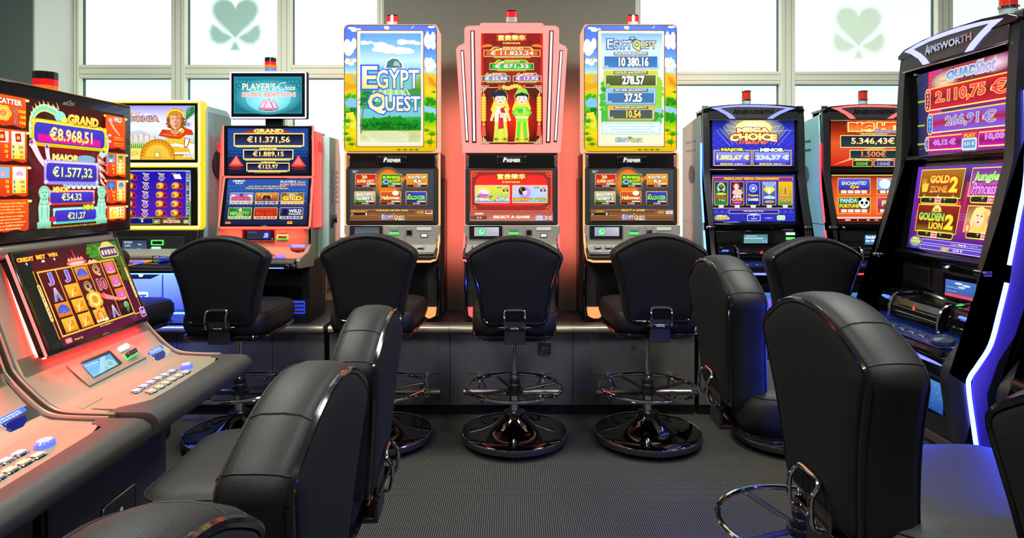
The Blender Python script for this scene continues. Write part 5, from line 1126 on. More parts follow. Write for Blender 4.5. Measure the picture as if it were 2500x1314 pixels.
    B().prism([(-.22, z(.909)), (-.262, z(.902)), (-.272, z(.885)), (-.262, z(.862)), (-.20, z(.855)), (-.22, z(.88))], -.255, .255).build('arm_rest', mat('dark_arm_rest', (44, 42, 42), .45), dk, bevel=.004)
    for s_ in (-1, 1): B().prism([(.0, z(.97)), (-.055, z(.97)), (-.11, z(.935)), (-.24, z(.912)), (-.262, z(.90)), (-.25, z(.855)), (0, z(.84))], s_ * .262, s_ * .282).build('side_cheek', CH, r, bevel=.004)
    def slope(px, py): return ray(px, py, (0, YS - .076, .9405), (0, -.54, .84))
    SP = ((0, YS - .076, .9405), (0, -.54, .84))
    bl = pprism('bill_label', mat('blue_label', (30, 70, 170), .3, emit=(60, 120, 255), es=.9), r, inv, rr(708, 597.5, 748, 604.8, 1.5, 3), (0, YS - .055, 0), N, .004)
    A = Art((0, YS - .0592, 0), N, inv); A.text('EURO BANKNOTES', 712, 598.4, 744, 600.8, WH, bold=.03); A.text('5 10 20 50 100 200', 711, 601.8, 745, 604, WH, bold=.03); A.build('label_lettering', ART, bl)
    pprism('bill_mouth', GBLACK, r, inv, [(707, 606), (746, 606), (742, 615), (728, 618), (712, 614)], *SP, .004)
    for (a, b, w, h, m_, nm) in ((684.5, 628.5, 13, 4.5, mat('blue_lens', (90, 110, 220), .15, coat=.5, emit=(90, 120, 235), es=.5), 'spin_button'), (666, 627, 7, 3.4, CHROME, 'play_button'), (650, 626, 7, 3, CHROME, 'play_button'), (634, 626, 7, 3, CHROME, 'play_button'), (618, 626, 7, 3, CHROME, 'play_button'), (602, 626, 7, 3, CHROME, 'play_button')):
        pprism(nm, m_, dk, inv, [(a + w * math.cos(k * PI / 8), b + h * math.sin(k * PI / 8)) for k in range(16)], (0, YS - .17, .914), (0, -.15, .99), .008)
    jb = pprism('jack_recess', GBLACK, r, inv, rr(692, 646.5, 724, 657.5, 5, 3), (0, YS - .268, 0), N, .002)
    for a in (701.5, 716): B().lathe([(.011, 0), (.011, .004), (.008, .008), (.003, .009)], 16).build('jack', CHROME, jb, loc=tuple(inv @ ray(a, 651.5, (0, YS - .271, 0), N))).rotation_euler = (R(90), 0, 0)
    B().tube([(-.24, -.235, z(.858)), (.24, -.235, z(.858))], .0035, 8).build('under_light', glow('led_blue', (70, 110, 255), 7), r)
    # topper
    B().box(lx(650, 3.86), lx(693, 3.86), .06, .10, z(1.60), z(1.72)).build('topper_stalk', BLACK, r, bevel=.003)
    TY = 3.80; q = lambda a, b: X(a, TY) - cx
    tp = B().loft([[(a, d_, b) for a, b in rr(q(560.5, 0) - e, z(Z(290.5, TY)) - e, q(749, 0) + e, z(Z(174.5, TY)) + e, .008, 3)] for d_, e in ((TY - YS, -.002), (TY - YS + .006, 0), (TY - YS + .04, 0))]).build('topper_screen', BLACK, r)
    B().tube([(a, TY - YS - .001, b) for a, b in rr(q(563, 0), z(Z(288, TY)), q(746.5, 0), z(Z(177.2, TY)), .004, 2)], .0042, 8, True).build('light_line', glow('white_violet_light', (245, 225, 255), 2.0), tp)
    A = Art((0, TY - .0, 0), N, inv, lift=.0015); A.rect(566, 180, 743.5, 285, (12, 20, 24)); x0, x1, y0, y1 = 571.5, 737, 187.5, 277
    A.rect(x0, y0, x1, y1, (36, 130, 150), (30, 110, 128)); A.ell(655, 236, 82, 44, (140, 240, 250), (38, 132, 150), 40); A.ell(655, 240, 55, 34, (190, 250, 255), (110, 220, 235), 30); damask(A, x0 + 4, y0 + 3, x1 - 4, 226, (60, 165, 190), 9, 3)
    A.frame(x0, y0, x1, y1, 1.2, (60, 170, 190)); A.text("PLAYER'S", 592, 203, 673, 220.5, (255, 250, 225), (60, 120, 120), .02, bold=.02); A.text('C', 678, 201, 698, 220, (255, 250, 225), bold=-.01, shear=.35); A.text('hoice', 695, 208, 721, 220.5, (255, 250, 225), (60, 120, 120), .02, bold=.02, shear=.35)
    A.text('RUBY EDITION', 592, 225.5, 721, 236.5, (255, 175, 175), (255, 245, 235), .05, bold=.06); gem(A, 630, 242.5, 660, 269, (225, 140, 165)); gem(A, 655, 242.5, 682, 269, (225, 140, 165)); gem(A, 640, 238, 672, 271, (230, 140, 160))
    A.text('ARISTOCRAT TECHNOLOGIES AUSTRALIA PTY LIMITED', 632, 273.5, 680, 275, (120, 190, 200), bold=0)
    A.build('screen_picture', ART, tp)
    signal_lamp(r, X(660.5, 3.83) - cx, 3.83 - YS, z(Z(175, 3.83)), .033)
red_machine()

# ------------------------------------------------------------------ curved black machines (two on the bench, two in the right row)
FRONT = [(-.430, 1.325), (-.438, 1.311), (-.45, 1.227), (-.46, 1.05), (-.465, .893), (-.485, .80), (-.54, .57), (-.548, .50), (-.56, .42), (-.585, .35), (-.63, .29), (-.652, .256), (-.658, .21), (-.652, .16), (-.64, .10), (-.615, 0)]
LEDL = [(-.489, .51), (-.51, .425), (-.537, .327), (-.575, .265), (-.597, .232), (-.602, .199), (-.587, .083), (-.578, .02)]
LEDU = [(-.432, 1.08), (-.432, .84), (-.455, .70), (-.482, .562)]
def curved_machine(loc, rz, label, led, paint, dress, group):
    za, zb = dress.get('zs', (1.0, 0.0)); T = lambda v: za * v + zb if v > 1e-4 else 0.0
    r = thing('slot_machine', label, 'slot machine', loc, R(rz), group=group); inv = inv_of(r); M = inv.inverted()
    fr = [(v.x, v.y) for v in smooth_path([(a, b, 0) for a, b in FRONT], 3)]
    LM = mat('soft_black_frame', (34, 35, 36), .33, coat=.15)
    gl = glow('led_' + dress['tone'], led, dress['s'])
    for s_ in (-1, 1):
        arm = [(s_ * .262), (s_ * .30)]
        back = [(y + (.10 if z_ > .9 else .12), z_) for y, z_ in fr[::-1]]
        o = B().prism(fr + [(-.32, 1.29)] + [(-.30, 0)], arm[0], arm[1]).build('side_arm', LM, r)
        pn = B().prism([(y + .012, z_) for y, z_ in LEDU[::1]] + [(y + .012, z_) for y, z_ in LEDL] + ([(0, 0.0), (0, 1.22), (-.40, 1.27)]), s_ * .295, s_ * .3035).build('side_panel', paint, r, bevel=.002)
        B().tube([(s_ * .305, y, z_) for y, z_ in [(v.x, v.y) for v in smooth_path([(a, b, 0) for a, b in LEDU], 4)]], .0058, 8).build('side_light', gl, r)
        B().tube([(s_ * .305, y, z_) for y, z_ in [(v.x, v.y) for v in smooth_path([(a, b, 0) for a, b in LEDL], 5)]], .0064, 8).build('side_light', gl, r)
        B().box(s_ * .258, s_ * .3045, -.557, -.53, .528, .543).build('chrome_clip', CHROME, r, bevel=.003)
        if dress.get('purple'):
            B().prism([(-.36, 1.2), (-.40, .84), (-.40, .45), (-.513, .278), (-.547, .18), (-.537, .05), (-.52, 0), (0, 0), (0, 1.2)], s_ * .3035, s_ * .3055).build('rear_panel', LM, r)
        else:
            for k in range(2):
                for j in range(2): B().box(s_ * .3035, s_ * .3055, -.30 + j * .13, -.21 + j * .13, 1.10 - k * .06, 1.112 - k * .06).build('vent_slot', BLACK, r)
            c = B(); c.cyl((s_ * .3035, -.22, .88), (s_ * .3065, -.22, .88), .062, 24); c.build('speaker_grille', mat('grille_grey', (96, 116, 116), .6), r)
            B().box(s_ * .3035, s_ * .3042, -.47, 0, .548, .551).build('panel_joint', BLACK, r)
    core = [(0, 0), (-.585, 0), (-.61, .10), (-.615, .20), (-.645, .25), (-.65, .275), (-.60, .298), (-.51, .335), (-.475, .36), (-.455, .50), (-.49, .535), (-.495, .555), (-.470, .562), (-.416, .885), (-.455, .893), (-.455, .91), (-.425, .915), (-.425, 1.215), (-.40, 1.24), (-.38, 1.285), (0, 1.24)]
    B().prism(core, -.264, .264).build('cabinet', GBLACK, r, bevel=.004)
    # header
    k_ = 3.88 / 1600; hp = lambda x, y: ((1700 + x / 4.107 - 1849) * k_, (Z(240 + y / 4.107, 3.88) - .514 - .065) / .906)
    body = [(155, 95), (300, 72), (500, 58), (700, 60), (900, 74), (1060, 96), (1060, 216), (155, 216)]
    hd = B().prismy([hp(*p) for p in body], -.452, -.38).build('header', LM, r, bevel=.004)
    B().loft([[(x, y, z_) for x, z_ in ((-.30, 1.30), (-.26, 1.318), (-.15, 1.33), (0, 1.334), (.15, 1.33), (.26, 1.318), (.30, 1.30), (.30, 1.285), (-.30, 1.285))] for y in (-.455, -.30)]).build('header_cap', GBLACK, r, bevel=.003)
    band = [(180, 100), (330, 79), (500, 68), (700, 70), (870, 82), (1030, 102), (960, 125), (880, 160), (800, 208), (745, 208), (790, 172), (870, 130), (935, 104), (800, 96), (600, 90), (430, 90), (275, 103), (345, 140), (400, 175), (428, 208), (372, 208), (330, 168), (250, 125)]
    pts = [hp(*p) for p in band]; t = tessellate_polygon([[Vector((a, b, 0)) for a, b in pts]]); n = len(pts)
    b = B(); b.add([(x, -.4525, z_) for x, z_ in pts] + [(x, -.458, z_) for x, z_ in pts], [tuple(q) for q in t] + [tuple(i + n for i in q) for q in t] + [(i, (i + 1) % n, (i + 1) % n + n, i + n) for i in range(n)])
    b.build('header_light', glow('header_' + dress['tone'], dress['head'], 2.0), hd, smooth=0)
    B().prismy([hp(*p) for p in ((290, 106), (430, 94), (600, 93), (800, 99), (920, 106), (860, 136), (785, 178), (742, 206), (432, 206), (405, 178), (350, 140))], -.456, -.452).build('name_plate', mat('brushed_plate', (88, 84, 84), .35, .6), hd, smooth=20)
    tb = B(); a0, a1 = hp(440, 158), hp(805, 118); solid_text(tb, 'INSWORTH', a0[0], a0[1], a1[0], a1[1], -.4562, .004, .03); a0, a1 = hp(400, 162), hp(445, 106); solid_text(tb, 'A', a0[0], a0[1], a1[0], a1[1], -.456, .004, .04)
    tb.build('lettering', BLACK if not dress.get('purple') else CHROME, hd, smooth=0)
    B().tube([(-.262, -.455, 1.230), (.262, -.455, 1.230)], .0035, 8).build('chrome_line', CHROME, hd)
    for s_ in (): B().tube([(s_ * .265, -.456, 1.20), (s_ * .268, -.457, 1.26), (s_ * .24, -.458, 1.292), (s_ * .17, -.459, 1.262), (s_ * .13, -.459, 1.215)], .0025, 6).build('chrome_line', CHROME, hd)
    # pictures
    def plane(p, n): return M @ Vector(p), M.to_3x3() @ Vector(n)
    for nm, p, n, zz in (('upper_screen', (0, -.426, 1.06), (0, -1, 0), (.918, 1.205)), ('lower_screen', (0, -.444, .72), (0, -.986, -.165), None)):
        if zz: s_ = B().box(-.258, .258, -.4275, -.42, zz[0], zz[1]).build(nm, GBLACK, r)
        else: s_ = B().prism([(-.4705, .566), (-.4175, .882), (-.41, .882), (-.46, .566)], -.258, .258).build(nm, GBLACK, r)
        nn = Vector(n).normalized()
        if zz: P0, NN = plane((0, -.4275, 1.06), (0, -1, 0))
        else: P0, NN = plane((0, -.4705, T(.566)), (0, -(T(.882) - T(.566)), .053)); NN = NN.normalized()
        A = Art(P0, NN, inv); dress[nm](A); A.build('screen_picture', ART, s_)
    # display recess
    rc = B().prism([(-.468, .43), (-.463, .515), (-.455, .515), (-.46, .43)], -.245, .245).build('display_panel', BLACK, r, bevel=.003)
    B().box(-.235, -.08, -.473, -.465, .44, .505).build('cover_plate', BLACK, rc, bevel=.002)
    dp = (B().box(-.005, .175, -.474, -.465, .418, .502) if dress.get('purple') else B().box(-.06, .115, -.474, -.465, .425, .508)).build('card_display', GBLACK, r, bevel=.002)
    P0, NN = plane((0, -.474, .47), (0, -1, 0)); A = Art(P0, NN, inv); dress['display'](A); A.build('display_picture', ART, dp)
    B().box(.185, .235, -.477, -.462, .48, .497).build('console_button', mat('pale_lens', (190, 192, 188), .3), r, bevel=.002)
    g = B().box(.185, .235, -.477, -.462, .448, .466).build('card_slot', glow('green_light', (70, 230, 90), 1.3), r, bevel=.002, label='green lit card slot')
    # chrome edged blocks above the buttons
    for (a, b_, y0, zt) in ((-.25, -.145, -.555, .408), (-.13, .13, -.572, .402), (.145, .25, -.555, .408)):
        bk = B().prism([(-.46, .33), (y0, .325), (y0 - .006, .37), (y0 + .012, zt), (-.46, zt + .006)], a, b_).build('console_block', GBLACK, r, bevel=.005)
        for zq, yq in ((zt + .001, y0 + .010), (.352, y0 - .006), ((zt + .35) / 2, y0 - .002)): B().tube([(a + .004, yq, zq), (b_ - .004, yq, zq)], .0028, 6).build('chrome_line', CHROME, bk)
    for s_ in (-1, 1):
        B().tube(smooth_path([(s_ * .137, -.475, .413), (s_ * .137, -.55, .408), (s_ * .137, -.578, .375), (s_ * .137, -.583, .325)], 4), .0065, 8).build('chrome_rib', CHROME, r)
        lb = B(); lb.box(s_ * .21 - .008, s_ * .21 + .006, -.5625, -.552, .385, .392); lb.box(s_ * .21 + .012, s_ * .21 + .026, -.5625, -.552, .385, .392); lb.build('indicator_light', glow('indicator_blue', (60, 90, 255), 4), r)
    P0, NN = plane((0, -.5495, .39), (0, -1, 0))
    st = B(); st.add([(0, -.577, .392), (.010, -.577, .368), (.003, -.577, .374), (-.012, -.577, .369), (-.004, -.577, .381)], [(0, 1, 2), (0, 2, 4), (2, 3, 4)]); st.build('red_emblem', glow('emblem_red', (255, 60, 40), 2), r, smooth=0)
    # button deck
    dk = B().loft([[(x, y, z_ + h) for x, y, z_ in ((-.25, -.50, .338), (.25, -.50, .338), (.25, -.60, .2995), (.20, -.625, .289), (-.20, -.625, .289), (-.25, -.60, .2995))] for h in (0, .006)]).build('button_deck', mat('deck_panel_glow', (20, 30, 70), .15, coat=.5, emit=(30, 60, 170), es=.12), r, bevel=.002)
    for i in range(6):
        x = -.19 + i * .055
        B().loft([[(x + a, -.600 + b_, .3055 + b_ * .38 + h) for a, b_ in rr(-.018 + q, -.011 + q, .018 - q, .011 - q, .005, 3)] for h, q in ((0, 0), (.003, .001), (.0045, .004))]).build('play_button', mat('smoked_chrome_lens', (90, 100, 120), .1, .8), dk)
    B().loft([[(.185 + .045 * s2 * math.cos(a * PI / 12), -.60 + .024 * s2 * math.sin(a * PI / 12), .308 + .38 * .024 * s2 * math.sin(a * PI / 12) + h) for a in range(24)] for h, s2 in ((0, 1), (.01, 1), (.015, .7))]).build('spin_button', mat('smoked_chrome_lens', (90, 100, 120), .1, .8), dk)
    B().tube([(-.25, -.645, .285), (0, -.662, .286), (.25, -.645, .285)], .012, 8).build('deck_nose', GBLACK, r)
    B().tube([(-.25, -.640, .252), (0, -.655, .252), (.25, -.640, .252)], .006, 8).build('deck_light', glow('led_' + dress['tone'] + '_nose', led, 3), r)
    machine_area(r, (0, -.668, T(.262)), -68, .5, .02, dress.get('nose_w', 1.5), (35, 60, 255) if dress.get('purple') else led)
    # belly picture
    bp = B().prism([(-.597, .02), (-.619, .10), (-.623, .19), (-.60, .19), (-.58, .02)], -.235, .235).build('belly_glass', GBLACK, r)
    P0, NN = plane((0, -.621, .145), (0, -1, .04)); A = Art(P0, NN, inv, lift=.004)
    def fz(u, v):
        w = M @ Vector((u, -.621, v)); return (1250 + w.x / w.y * 1600, 460 + (CAMZ - w.z) / w.y * 1600)
    A.f = fz; A.rect(-.225, .185, .225, .09, (70, 130, 190), (30, 70, 150)); rn = random.Random(5)
    for k in range(70): A.ell(rn.uniform(-.22, .22), rn.uniform(.095, .18), .0012, .0012, (230, 240, 255), n=5); A.d -= A.step
    A.ell(.13, .15, .02, .02, (255, 240, 160), (90, 140, 190)); A.build('belly_picture', ART, bp)
    signal_lamp(r, 0.0 if not dress.get('purple') else dress['lampx'], -.33, 1.33, 'round')
    if za != 1.0:
        def walk(o):
            for c in o.children:
                if c.type == 'MESH' and 'picture' not in c.name:
                    for v in c.data.vertices: v.co.z = T(v.co.z)
                walk(c)
        walk(r)
    return r
def denom(A, x, y, t='0,01 €', s=1.0):
    A.rrect(x - 6 * s, y - 3 * s, x + 6 * s, y + 3 * s, 1.5 * s, WH); A.text(t, x - 4.6 * s, y - 1.8 * s, x + 4.6 * s, y + 1.8 * s, (90, 100, 130), bold=.04)
def mega_up(A):
    x0, x1, y0, y1 = 1739, 1939, 292, 406
    A.bands(x0, x1, [(y0, (20, 25, 60)), (310, (40, 45, 170)), (340, (60, 60, 215)), (y1, (30, 30, 150))])
    rn = random.Random(3)
    for j in range(12):
        for i in range(20):
            c = (60, 66, 205) if (i + j) % 2 else (48, 52, 185); X0, Y0 = x0 + i * 10, y0 + 22 + j * 7.5
            if X0 + 9 < x1 and Y0 + 6 < y1: A.poly([(X0 + 5, Y0), (X0 + 10, Y0 + 4), (X0 + 5, Y0 + 7), (X0, Y0 + 4)], c); A.d -= A.step
    A.d += A.step
    A.ell(1840, 318, 78, 34, (250, 250, 150), (60, 70, 150), 36); A.ell(1840, 312, 44, 20, (255, 255, 235), (245, 245, 130), 30)
    for k in range(9): a = R(190 + k * 20); A.line([(1840 + 30 * math.cos(a), 325 + 16 * math.sin(a)), (1840 + (70 + (k % 3) * 10) * math.cos(a), max(y0 + 1, 325 + 40 * math.sin(a)))], 1.2, (245, 250, 215), .4)
    for k in range(4): A.line([(1748 + k * 9, 318 - k * 4), (1782 + k * 9, 356 - k * 2)], .8, (190, 200, 250)); A.line([(1932 - k * 9, 318 - k * 4), (1898 - k * 9, 356 - k * 2)], .8, (190, 200, 250))
    bow = lambda x, y: (x, y + ((x - 1839) / 60.0) ** 2 * 4)
    A.text('MEGA', 1799, 311, 1879, 324, (255, 255, 215), (170, 40, 40), .09, c2=(245, 235, 120), bold=.07, warp=bow)
    A.text('CHOICE', 1781, 324.5, 1897, 343, (250, 235, 110), (150, 30, 30), .09, c2=(255, 250, 200), bold=.07, warp=bow)
    A.text('Treasures', 1803, 340, 1872, 352, (250, 130, 100), (120, 30, 40), .06, bold=.03, shear=.35)
    for (a, b, t, n, w, tc) in ((1744, 1833, 'MAJOR', '1.882,67 €', '2.000 €', (255, 225, 60)), (1839, 1930, 'MINOR', '236,37 €', '300 €', (235, 240, 250))):
        A.rect(a - 2, 366, b + 2, 405, (245, 190, 70)); A.rect(a, 368, b, 403, (90, 100, 220), (40, 44, 170)); A.rect(a + 4, 372, b - 4, 396, (150, 160, 240), (80, 90, 220))
        A.text(t, a + 16, 361.5, b - 16, 371, tc, (15, 35, 60), .12, bold=.08); A.text(n, a + 6, 378.5, b - 5, 391.5, (255, 225, 80) if t == 'MAJOR' else (190, 220, 245), (255, 255, 245), .05, bold=.05)
        A.rect(a + 14, 397.5, b - 12, 403.5, (120, 100, 190)); A.rect(a + 15, 398.5, a + 44, 402.5, (250, 245, 150)); A.text('WIN BEFORE', a + 17, 399, a + 42, 402, (70, 50, 20), bold=.04); A.text(w, a + 50, 398.8, a + 68, 402.4, WH, bold=.04)
def mega_low(A):
    x0, x1, y0, y1 = 1739, 1941, 427, 541
    A.rect(x0, y0, x1, y1, (40, 50, 140), (45, 48, 185)); A.frame(1739, 432, 1936, 509, 1.4, (240, 180, 60)); A.rect(1742, 434, 1934, 441, (130, 40, 150), (190, 40, 100)); A.rect(1741, 498, 1935, 507, (28, 28, 50))
    for i in range(14):
        A.poly([(1742 + i * 14, 441), (1749 + i * 14, 450), (1756 + i * 14, 441)], (60, 70, 190)); A.d -= A.step; A.poly([(1742 + i * 14, 520), (1749 + i * 14, 512), (1756 + i * 14, 520)], (70, 78, 210)); A.d -= A.step
    A.text('Select your Game Denomination', 1766, 433, 1902, 440.5, (255, 220, 40), (190, 30, 20), .06, bold=.04, shear=.4)
    for i in range(5):
        a = 1745 + i * 39; b = a + 31; cx = (a + b) / 2; A.rect(a - 1.2, 444, b + 1.2, 501.5, (245, 195, 60))
        A.rect(a, 445, b, 500.5, ((20, 60, 70), (60, 20, 90), (50, 60, 190), (90, 130, 245), (245, 190, 20))[i], ((60, 120, 60), (90, 30, 60), (30, 40, 120), (30, 50, 130), (40, 150, 60))[i])
        if i == 0:
            A.ell(cx, 459, 10, 13, (170, 215, 190)); A.ell(cx, 456, 7, 5, (40, 60, 60)); A.line([(cx - 7, 452), (cx, 456), (cx + 7, 452)], 2, (230, 180, 50)); A.rect(cx - 3, 458, cx + 3, 464, (90, 60, 40)); A.ell(cx, 468, 6, 2.5, (40, 40, 40)); A.ell(cx, 474, 13, 3, (200, 220, 60))
            A.text('POLI', a + 3, 479, b - 3, 484.5, (240, 110, 60), (80, 20, 10), .08, bold=.06); A.text('Tiki', a + 8, 486, b - 6, 491.5, (150, 245, 120), (10, 60, 30), .06, bold=.03)
        elif i == 1:
            A.ell(cx - 2, 455, 9, 10, (140, 60, 40)); A.ell(cx - 2, 456, 6, 7, (250, 205, 175)); A.ell(cx + 1, 470, 13, 8, (250, 190, 190)); A.rect(cx + 10, 458, cx + 13, 470, (60, 190, 60))
            for k in range(3): A.ell(cx - 7 + k * 7, 480.5, 3.6, 3, (220, 235, 255))
            A.text('CAVE', a + 2, 484, b - 2, 491, (250, 190, 50), (170, 20, 90), .08, bold=.06); A.ell(cx, 495, 12, 2.6, (200, 90, 240))
        elif i == 2:
            A.ell(cx, 460, 10, 10, (170, 180, 250)); A.ell(cx, 460, 7.5, 7.5, (50, 60, 170)); A.ell(cx, 460, 4, 4, (200, 210, 255))
            for k in range(8): A.line([(cx, 460), (cx + 9 * math.cos(k * PI / 4), 460 + 9 * math.sin(k * PI / 4))], .9, (210, 220, 255))
            A.text('Treasure', a + 3, 474, b - 3, 480, (250, 220, 80), (60, 40, 10), .06, bold=.04, shear=.2); A.text('CHAMBER', a + 2, 484, b - 2, 491, (225, 235, 245), (60, 70, 110), .07, bold=.05)
        elif i == 3:
            for k in range(7): A.poly([(cx, 470), (cx - 15 + k * 5, 446), (cx - 13 + k * 5, 446)], (215, 235, 255)); A.d -= A.step
            A.poly([(cx - 15, 463), (cx - 9, 457), (cx + 9, 457), (cx + 15, 463), (cx, 476)], (250, 225, 60)); A.poly([(cx - 6, 463), (cx, 458), (cx + 6, 463), (cx, 474)], (255, 250, 190)); A.ell(cx, 482, 11, 4, (180, 250, 255)); A.text('STAR GEM', a + 2, 480, b - 2, 486, WH, (20, 60, 140), .07, bold=.04); A.ell(cx, 493, 12, 3, (230, 190, 60)); A.text('1 cent', a + 8, 491.5, b - 8, 494.5, (60, 40, 120), bold=.03)
        else:
            for k in range(5): A.rect(cx - 3 - k * 2.2, 456 + k * 4, cx + 3 + k * 2.2, 460 + k * 4, (200, 150, 40), (240, 200, 90))
            A.rect(cx - 1.4, 460, cx + 1.4, 476, (130, 90, 20)); A.text('RICH', a + 3, 474, b - 3, 480, (250, 200, 80), (180, 40, 20), .08, bold=.06); A.text('WILD', a + 3, 485, b - 3, 491.5, (240, 80, 40), (255, 230, 150), .06, bold=.06)
        denom(A, cx, 504)
    A.rect(1779, 512.5, 1901, 522.5, (240, 190, 60)); A.rect(1780.2, 513.7, 1899.8, 521.3, (34, 40, 170)); A.text('Note Stacker Door Closed', 1815, 514.3, 1863, 517, WH, bold=.03)
    A.rect(1823.5, 525, 1856, 540, (235, 235, 255)); A.rect(1824.8, 526.3, 1854.7, 539, (40, 60, 190)); A.text('CREDIT', 1829, 521.8, 1851, 525, (235, 235, 250), bold=.05); A.text('0', 1838.5, 527, 1841, 530.5, WH, bold=.04); A.text('0,00 €', 1833, 532.5, 1847, 536.5, WH, bold=.05)
    A.ell(1758, 532, 19, 8, (240, 230, 90), (60, 60, 170)); A.text('MEGA', 1750, 525.5, 1776, 530, (255, 250, 180), (130, 60, 20), .08, bold=.06); A.text('CHOICE', 1746, 530.5, 1780, 536.5, (250, 230, 90), (130, 40, 20), .08, bold=.06)
    A.ell(1876, 533, 12, 2.5, (220, 170, 200), (60, 60, 190)); A.rrect(1896, 526, 1916, 538, 3, (220, 250, 190)); A.rrect(1898, 528, 1914, 536, 2, (110, 210, 110)); A.text('GAMBLE', 1899, 529, 1913, 531.5, WH, bold=.04); A.text('RULES', 1900, 532.5, 1912, 535, WH, bold=.04)
def disp1(A):
    A.rect(1816, 572.5, 1874, 594, (60, 140, 150), (70, 130, 140), (90, 150, 160), (50, 120, 140)) if False else A.rect(1816, 572.5, 1874, 594, (56, 130, 150), (110, 165, 165))
    A.text('JEDEN SONNTAG', 1822, 575.5, 1847, 578.5, WH, bold=.02); A.text('GIBT ES DAS GLÜCKSPAKET', 1818, 580, 1863, 583.5, WH, bold=.03); A.rect(1863, 585, 1871, 593.5, (140, 170, 225)); A.rect(1866.3, 583.5, 1867.7, 593.5, (60, 80, 160))
D1 = dict(tone='blue', s=1.8, head=(120, 130, 255), upper_screen=mega_up, lower_screen=mega_low, display=disp1, zs=(.906, .065))
curved_machine((1.43, 4.33, BT + .001), 0, 'grey-sided slot machine with blue light trim and five tall game tiles', (110, 110, 255), TEALG, D1, 'slot machines on the bench')
def hit_up(A):
    x0, x1, y0, y1 = 2028, 2232, 292, 406
    A.bands(x0, x1, [(y0, (60, 20, 10)), (320, (160, 40, 20)), (350, (225, 90, 40)), (y1, (200, 30, 30))]); A.poly([(2032, 404), (2080, 384), (2160, 340), (2232, 300), (2232, 330), (2140, 372)], (250, 170, 110)); A.rect(x0, y0, x1, y0 + 3, (245, 220, 130)); A.ell(2140, 310, 80, 26, (255, 150, 50), (130, 40, 20), 30)
    A.text('BIG HIT', 2072, 299.5, 2206, 320.5, (250, 60, 30), (255, 235, 150), .08, c2=(255, 150, 60), bold=.08); A.text('Bonanza', 2135, 316, 2200, 324.5, (170, 170, 245), (90, 60, 160), .05, bold=.02, shear=.35); A.text('GRANDJACKPOT', 2100, 325, 2167, 330.5, (255, 245, 190), (60, 20, 10), .05, bold=.02)
    gold_box(A, 2053, 332, 2216, 359, (25, 40, 52), (45, 60, 75), '5.346,43€', 2078, 336, 2184, 354, w=2, nc2=(250, 235, 110))
    A.text('MAJORBONUS', 2111, 362.5, 2155, 366.5, (255, 190, 120), (60, 20, 10), .05, bold=.03); gold_box(A, 2076, 368, 2190, 387, (25, 40, 52), (45, 60, 75), '1.500€', 2103, 369, 2163, 383.5, nc=(250, 170, 120), nc2=(240, 110, 60), w=2)
    for a, b, t, c in ((2082, 2128, '500€', (90, 230, 60)), (2134, 2182, '100€', (150, 180, 240))): A.text('MINOR BONUS', a + 6, 388.5, b - 6, 391.5, (255, 230, 180), bold=.03); gold_box(A, a, 393, b, 406, (16, 50, 40) if t[0] == '5' else (30, 40, 90), (20, 70, 40) if t[0] == '5' else (40, 50, 110), t, a + 8, 395.5, b - 9, 404, nc=c, nc2=c, w=1.2)
def hit_low(A):
    x0, x1, y0, y1 = 2030, 2240, 427, 541
    A.bands(x0, x1, [(y0, (70, 50, 30)), (440, (190, 60, 30)), (500, (240, 110, 50)), (y1, (220, 70, 40))]); A.rect(x0, y0, x1, y0 + 2, (240, 220, 110))
    for i in range(4):
        a = 2045 + (i % 2) * 95; b = 435 + (i // 2) * 46.5
        A.rect(a, b, a + 80, b + 40, (250, 200, 80)); A.rect(a + 1.4, b + 1.4, a + 78.6, b + 28, ((90, 90, 220), (170, 140, 230), (70, 150, 60), (200, 60, 140))[i], ((40, 50, 150), (90, 190, 230), (30, 90, 30), (140, 40, 90))[i]); A.rect(a + 1.4, b + 28, a + 78.6, b + 38.6, (180, 60, 40))
        if i == 0: A.text('ENCHANTED', a + 10, b + 8, a + 70, b + 17, (225, 240, 255), (40, 50, 140), .06, bold=.03); A.text('Eye', a + 30, b + 17, a + 52, b + 27, (250, 210, 60), (100, 50, 10), .06, bold=.04, shear=.2)
        elif i == 2: A.text('PANDA', a + 6, b + 3, a + 48, b + 14, (190, 225, 235), (20, 60, 30), .07, bold=.05); A.text('FORTUNE', a + 4, b + 17, a + 52, b + 26, (250, 215, 60), (130, 50, 10), .07, bold=.05); A.ell(a + 64, b + 15, 13, 12.5, WH); A.ell(a + 54, b + 5, 4, 4, BK); A.ell(a + 74, b + 5, 4, 4, BK); A.ell(a + 59, b + 14, 3.4, 4, BK); A.ell(a + 70, b + 14, 3.4, 4, BK); A.ell(a + 64.5, b + 20, 2.4, 1.6, BK)
        elif i == 1: A.ell(a + 20, b + 14, 14, 12, (220, 240, 255)); A.text('SWAN', a + 34, b + 10, a + 70, b + 22, WH, (60, 60, 140), .06, bold=.03)
        else: A.text('FIESTA', a + 12, b + 8, a + 66, b + 22, (255, 230, 120), (120, 30, 60), .06, bold=.05)
        for k in range(4): denom(A, a + 15 + k * 16.5, b + 33.5, '0,01 €', 1.15)
    A.rect(x0 + 12, 530, x1 - 6, 534, (235, 200, 190)); A.rect(x0 + 12, 535, x1 - 6, 540.5, (60, 20, 20)); A.text('BIG HIT', x0 + 3, 534.5, x0 + 11, 540, (255, 230, 60), bold=.04); A.text('CREDIT', 2062, 536, 2076, 539.6, WH, bold=.03); A.text('0', 2092, 536, 2095, 539.6, WH, bold=.03); A.text('WIN', 2115, 536, 2122, 539.6, WH, bold=.03); A.text('0,10', 2135, 536, 2143, 539.6, WH, bold=.03)
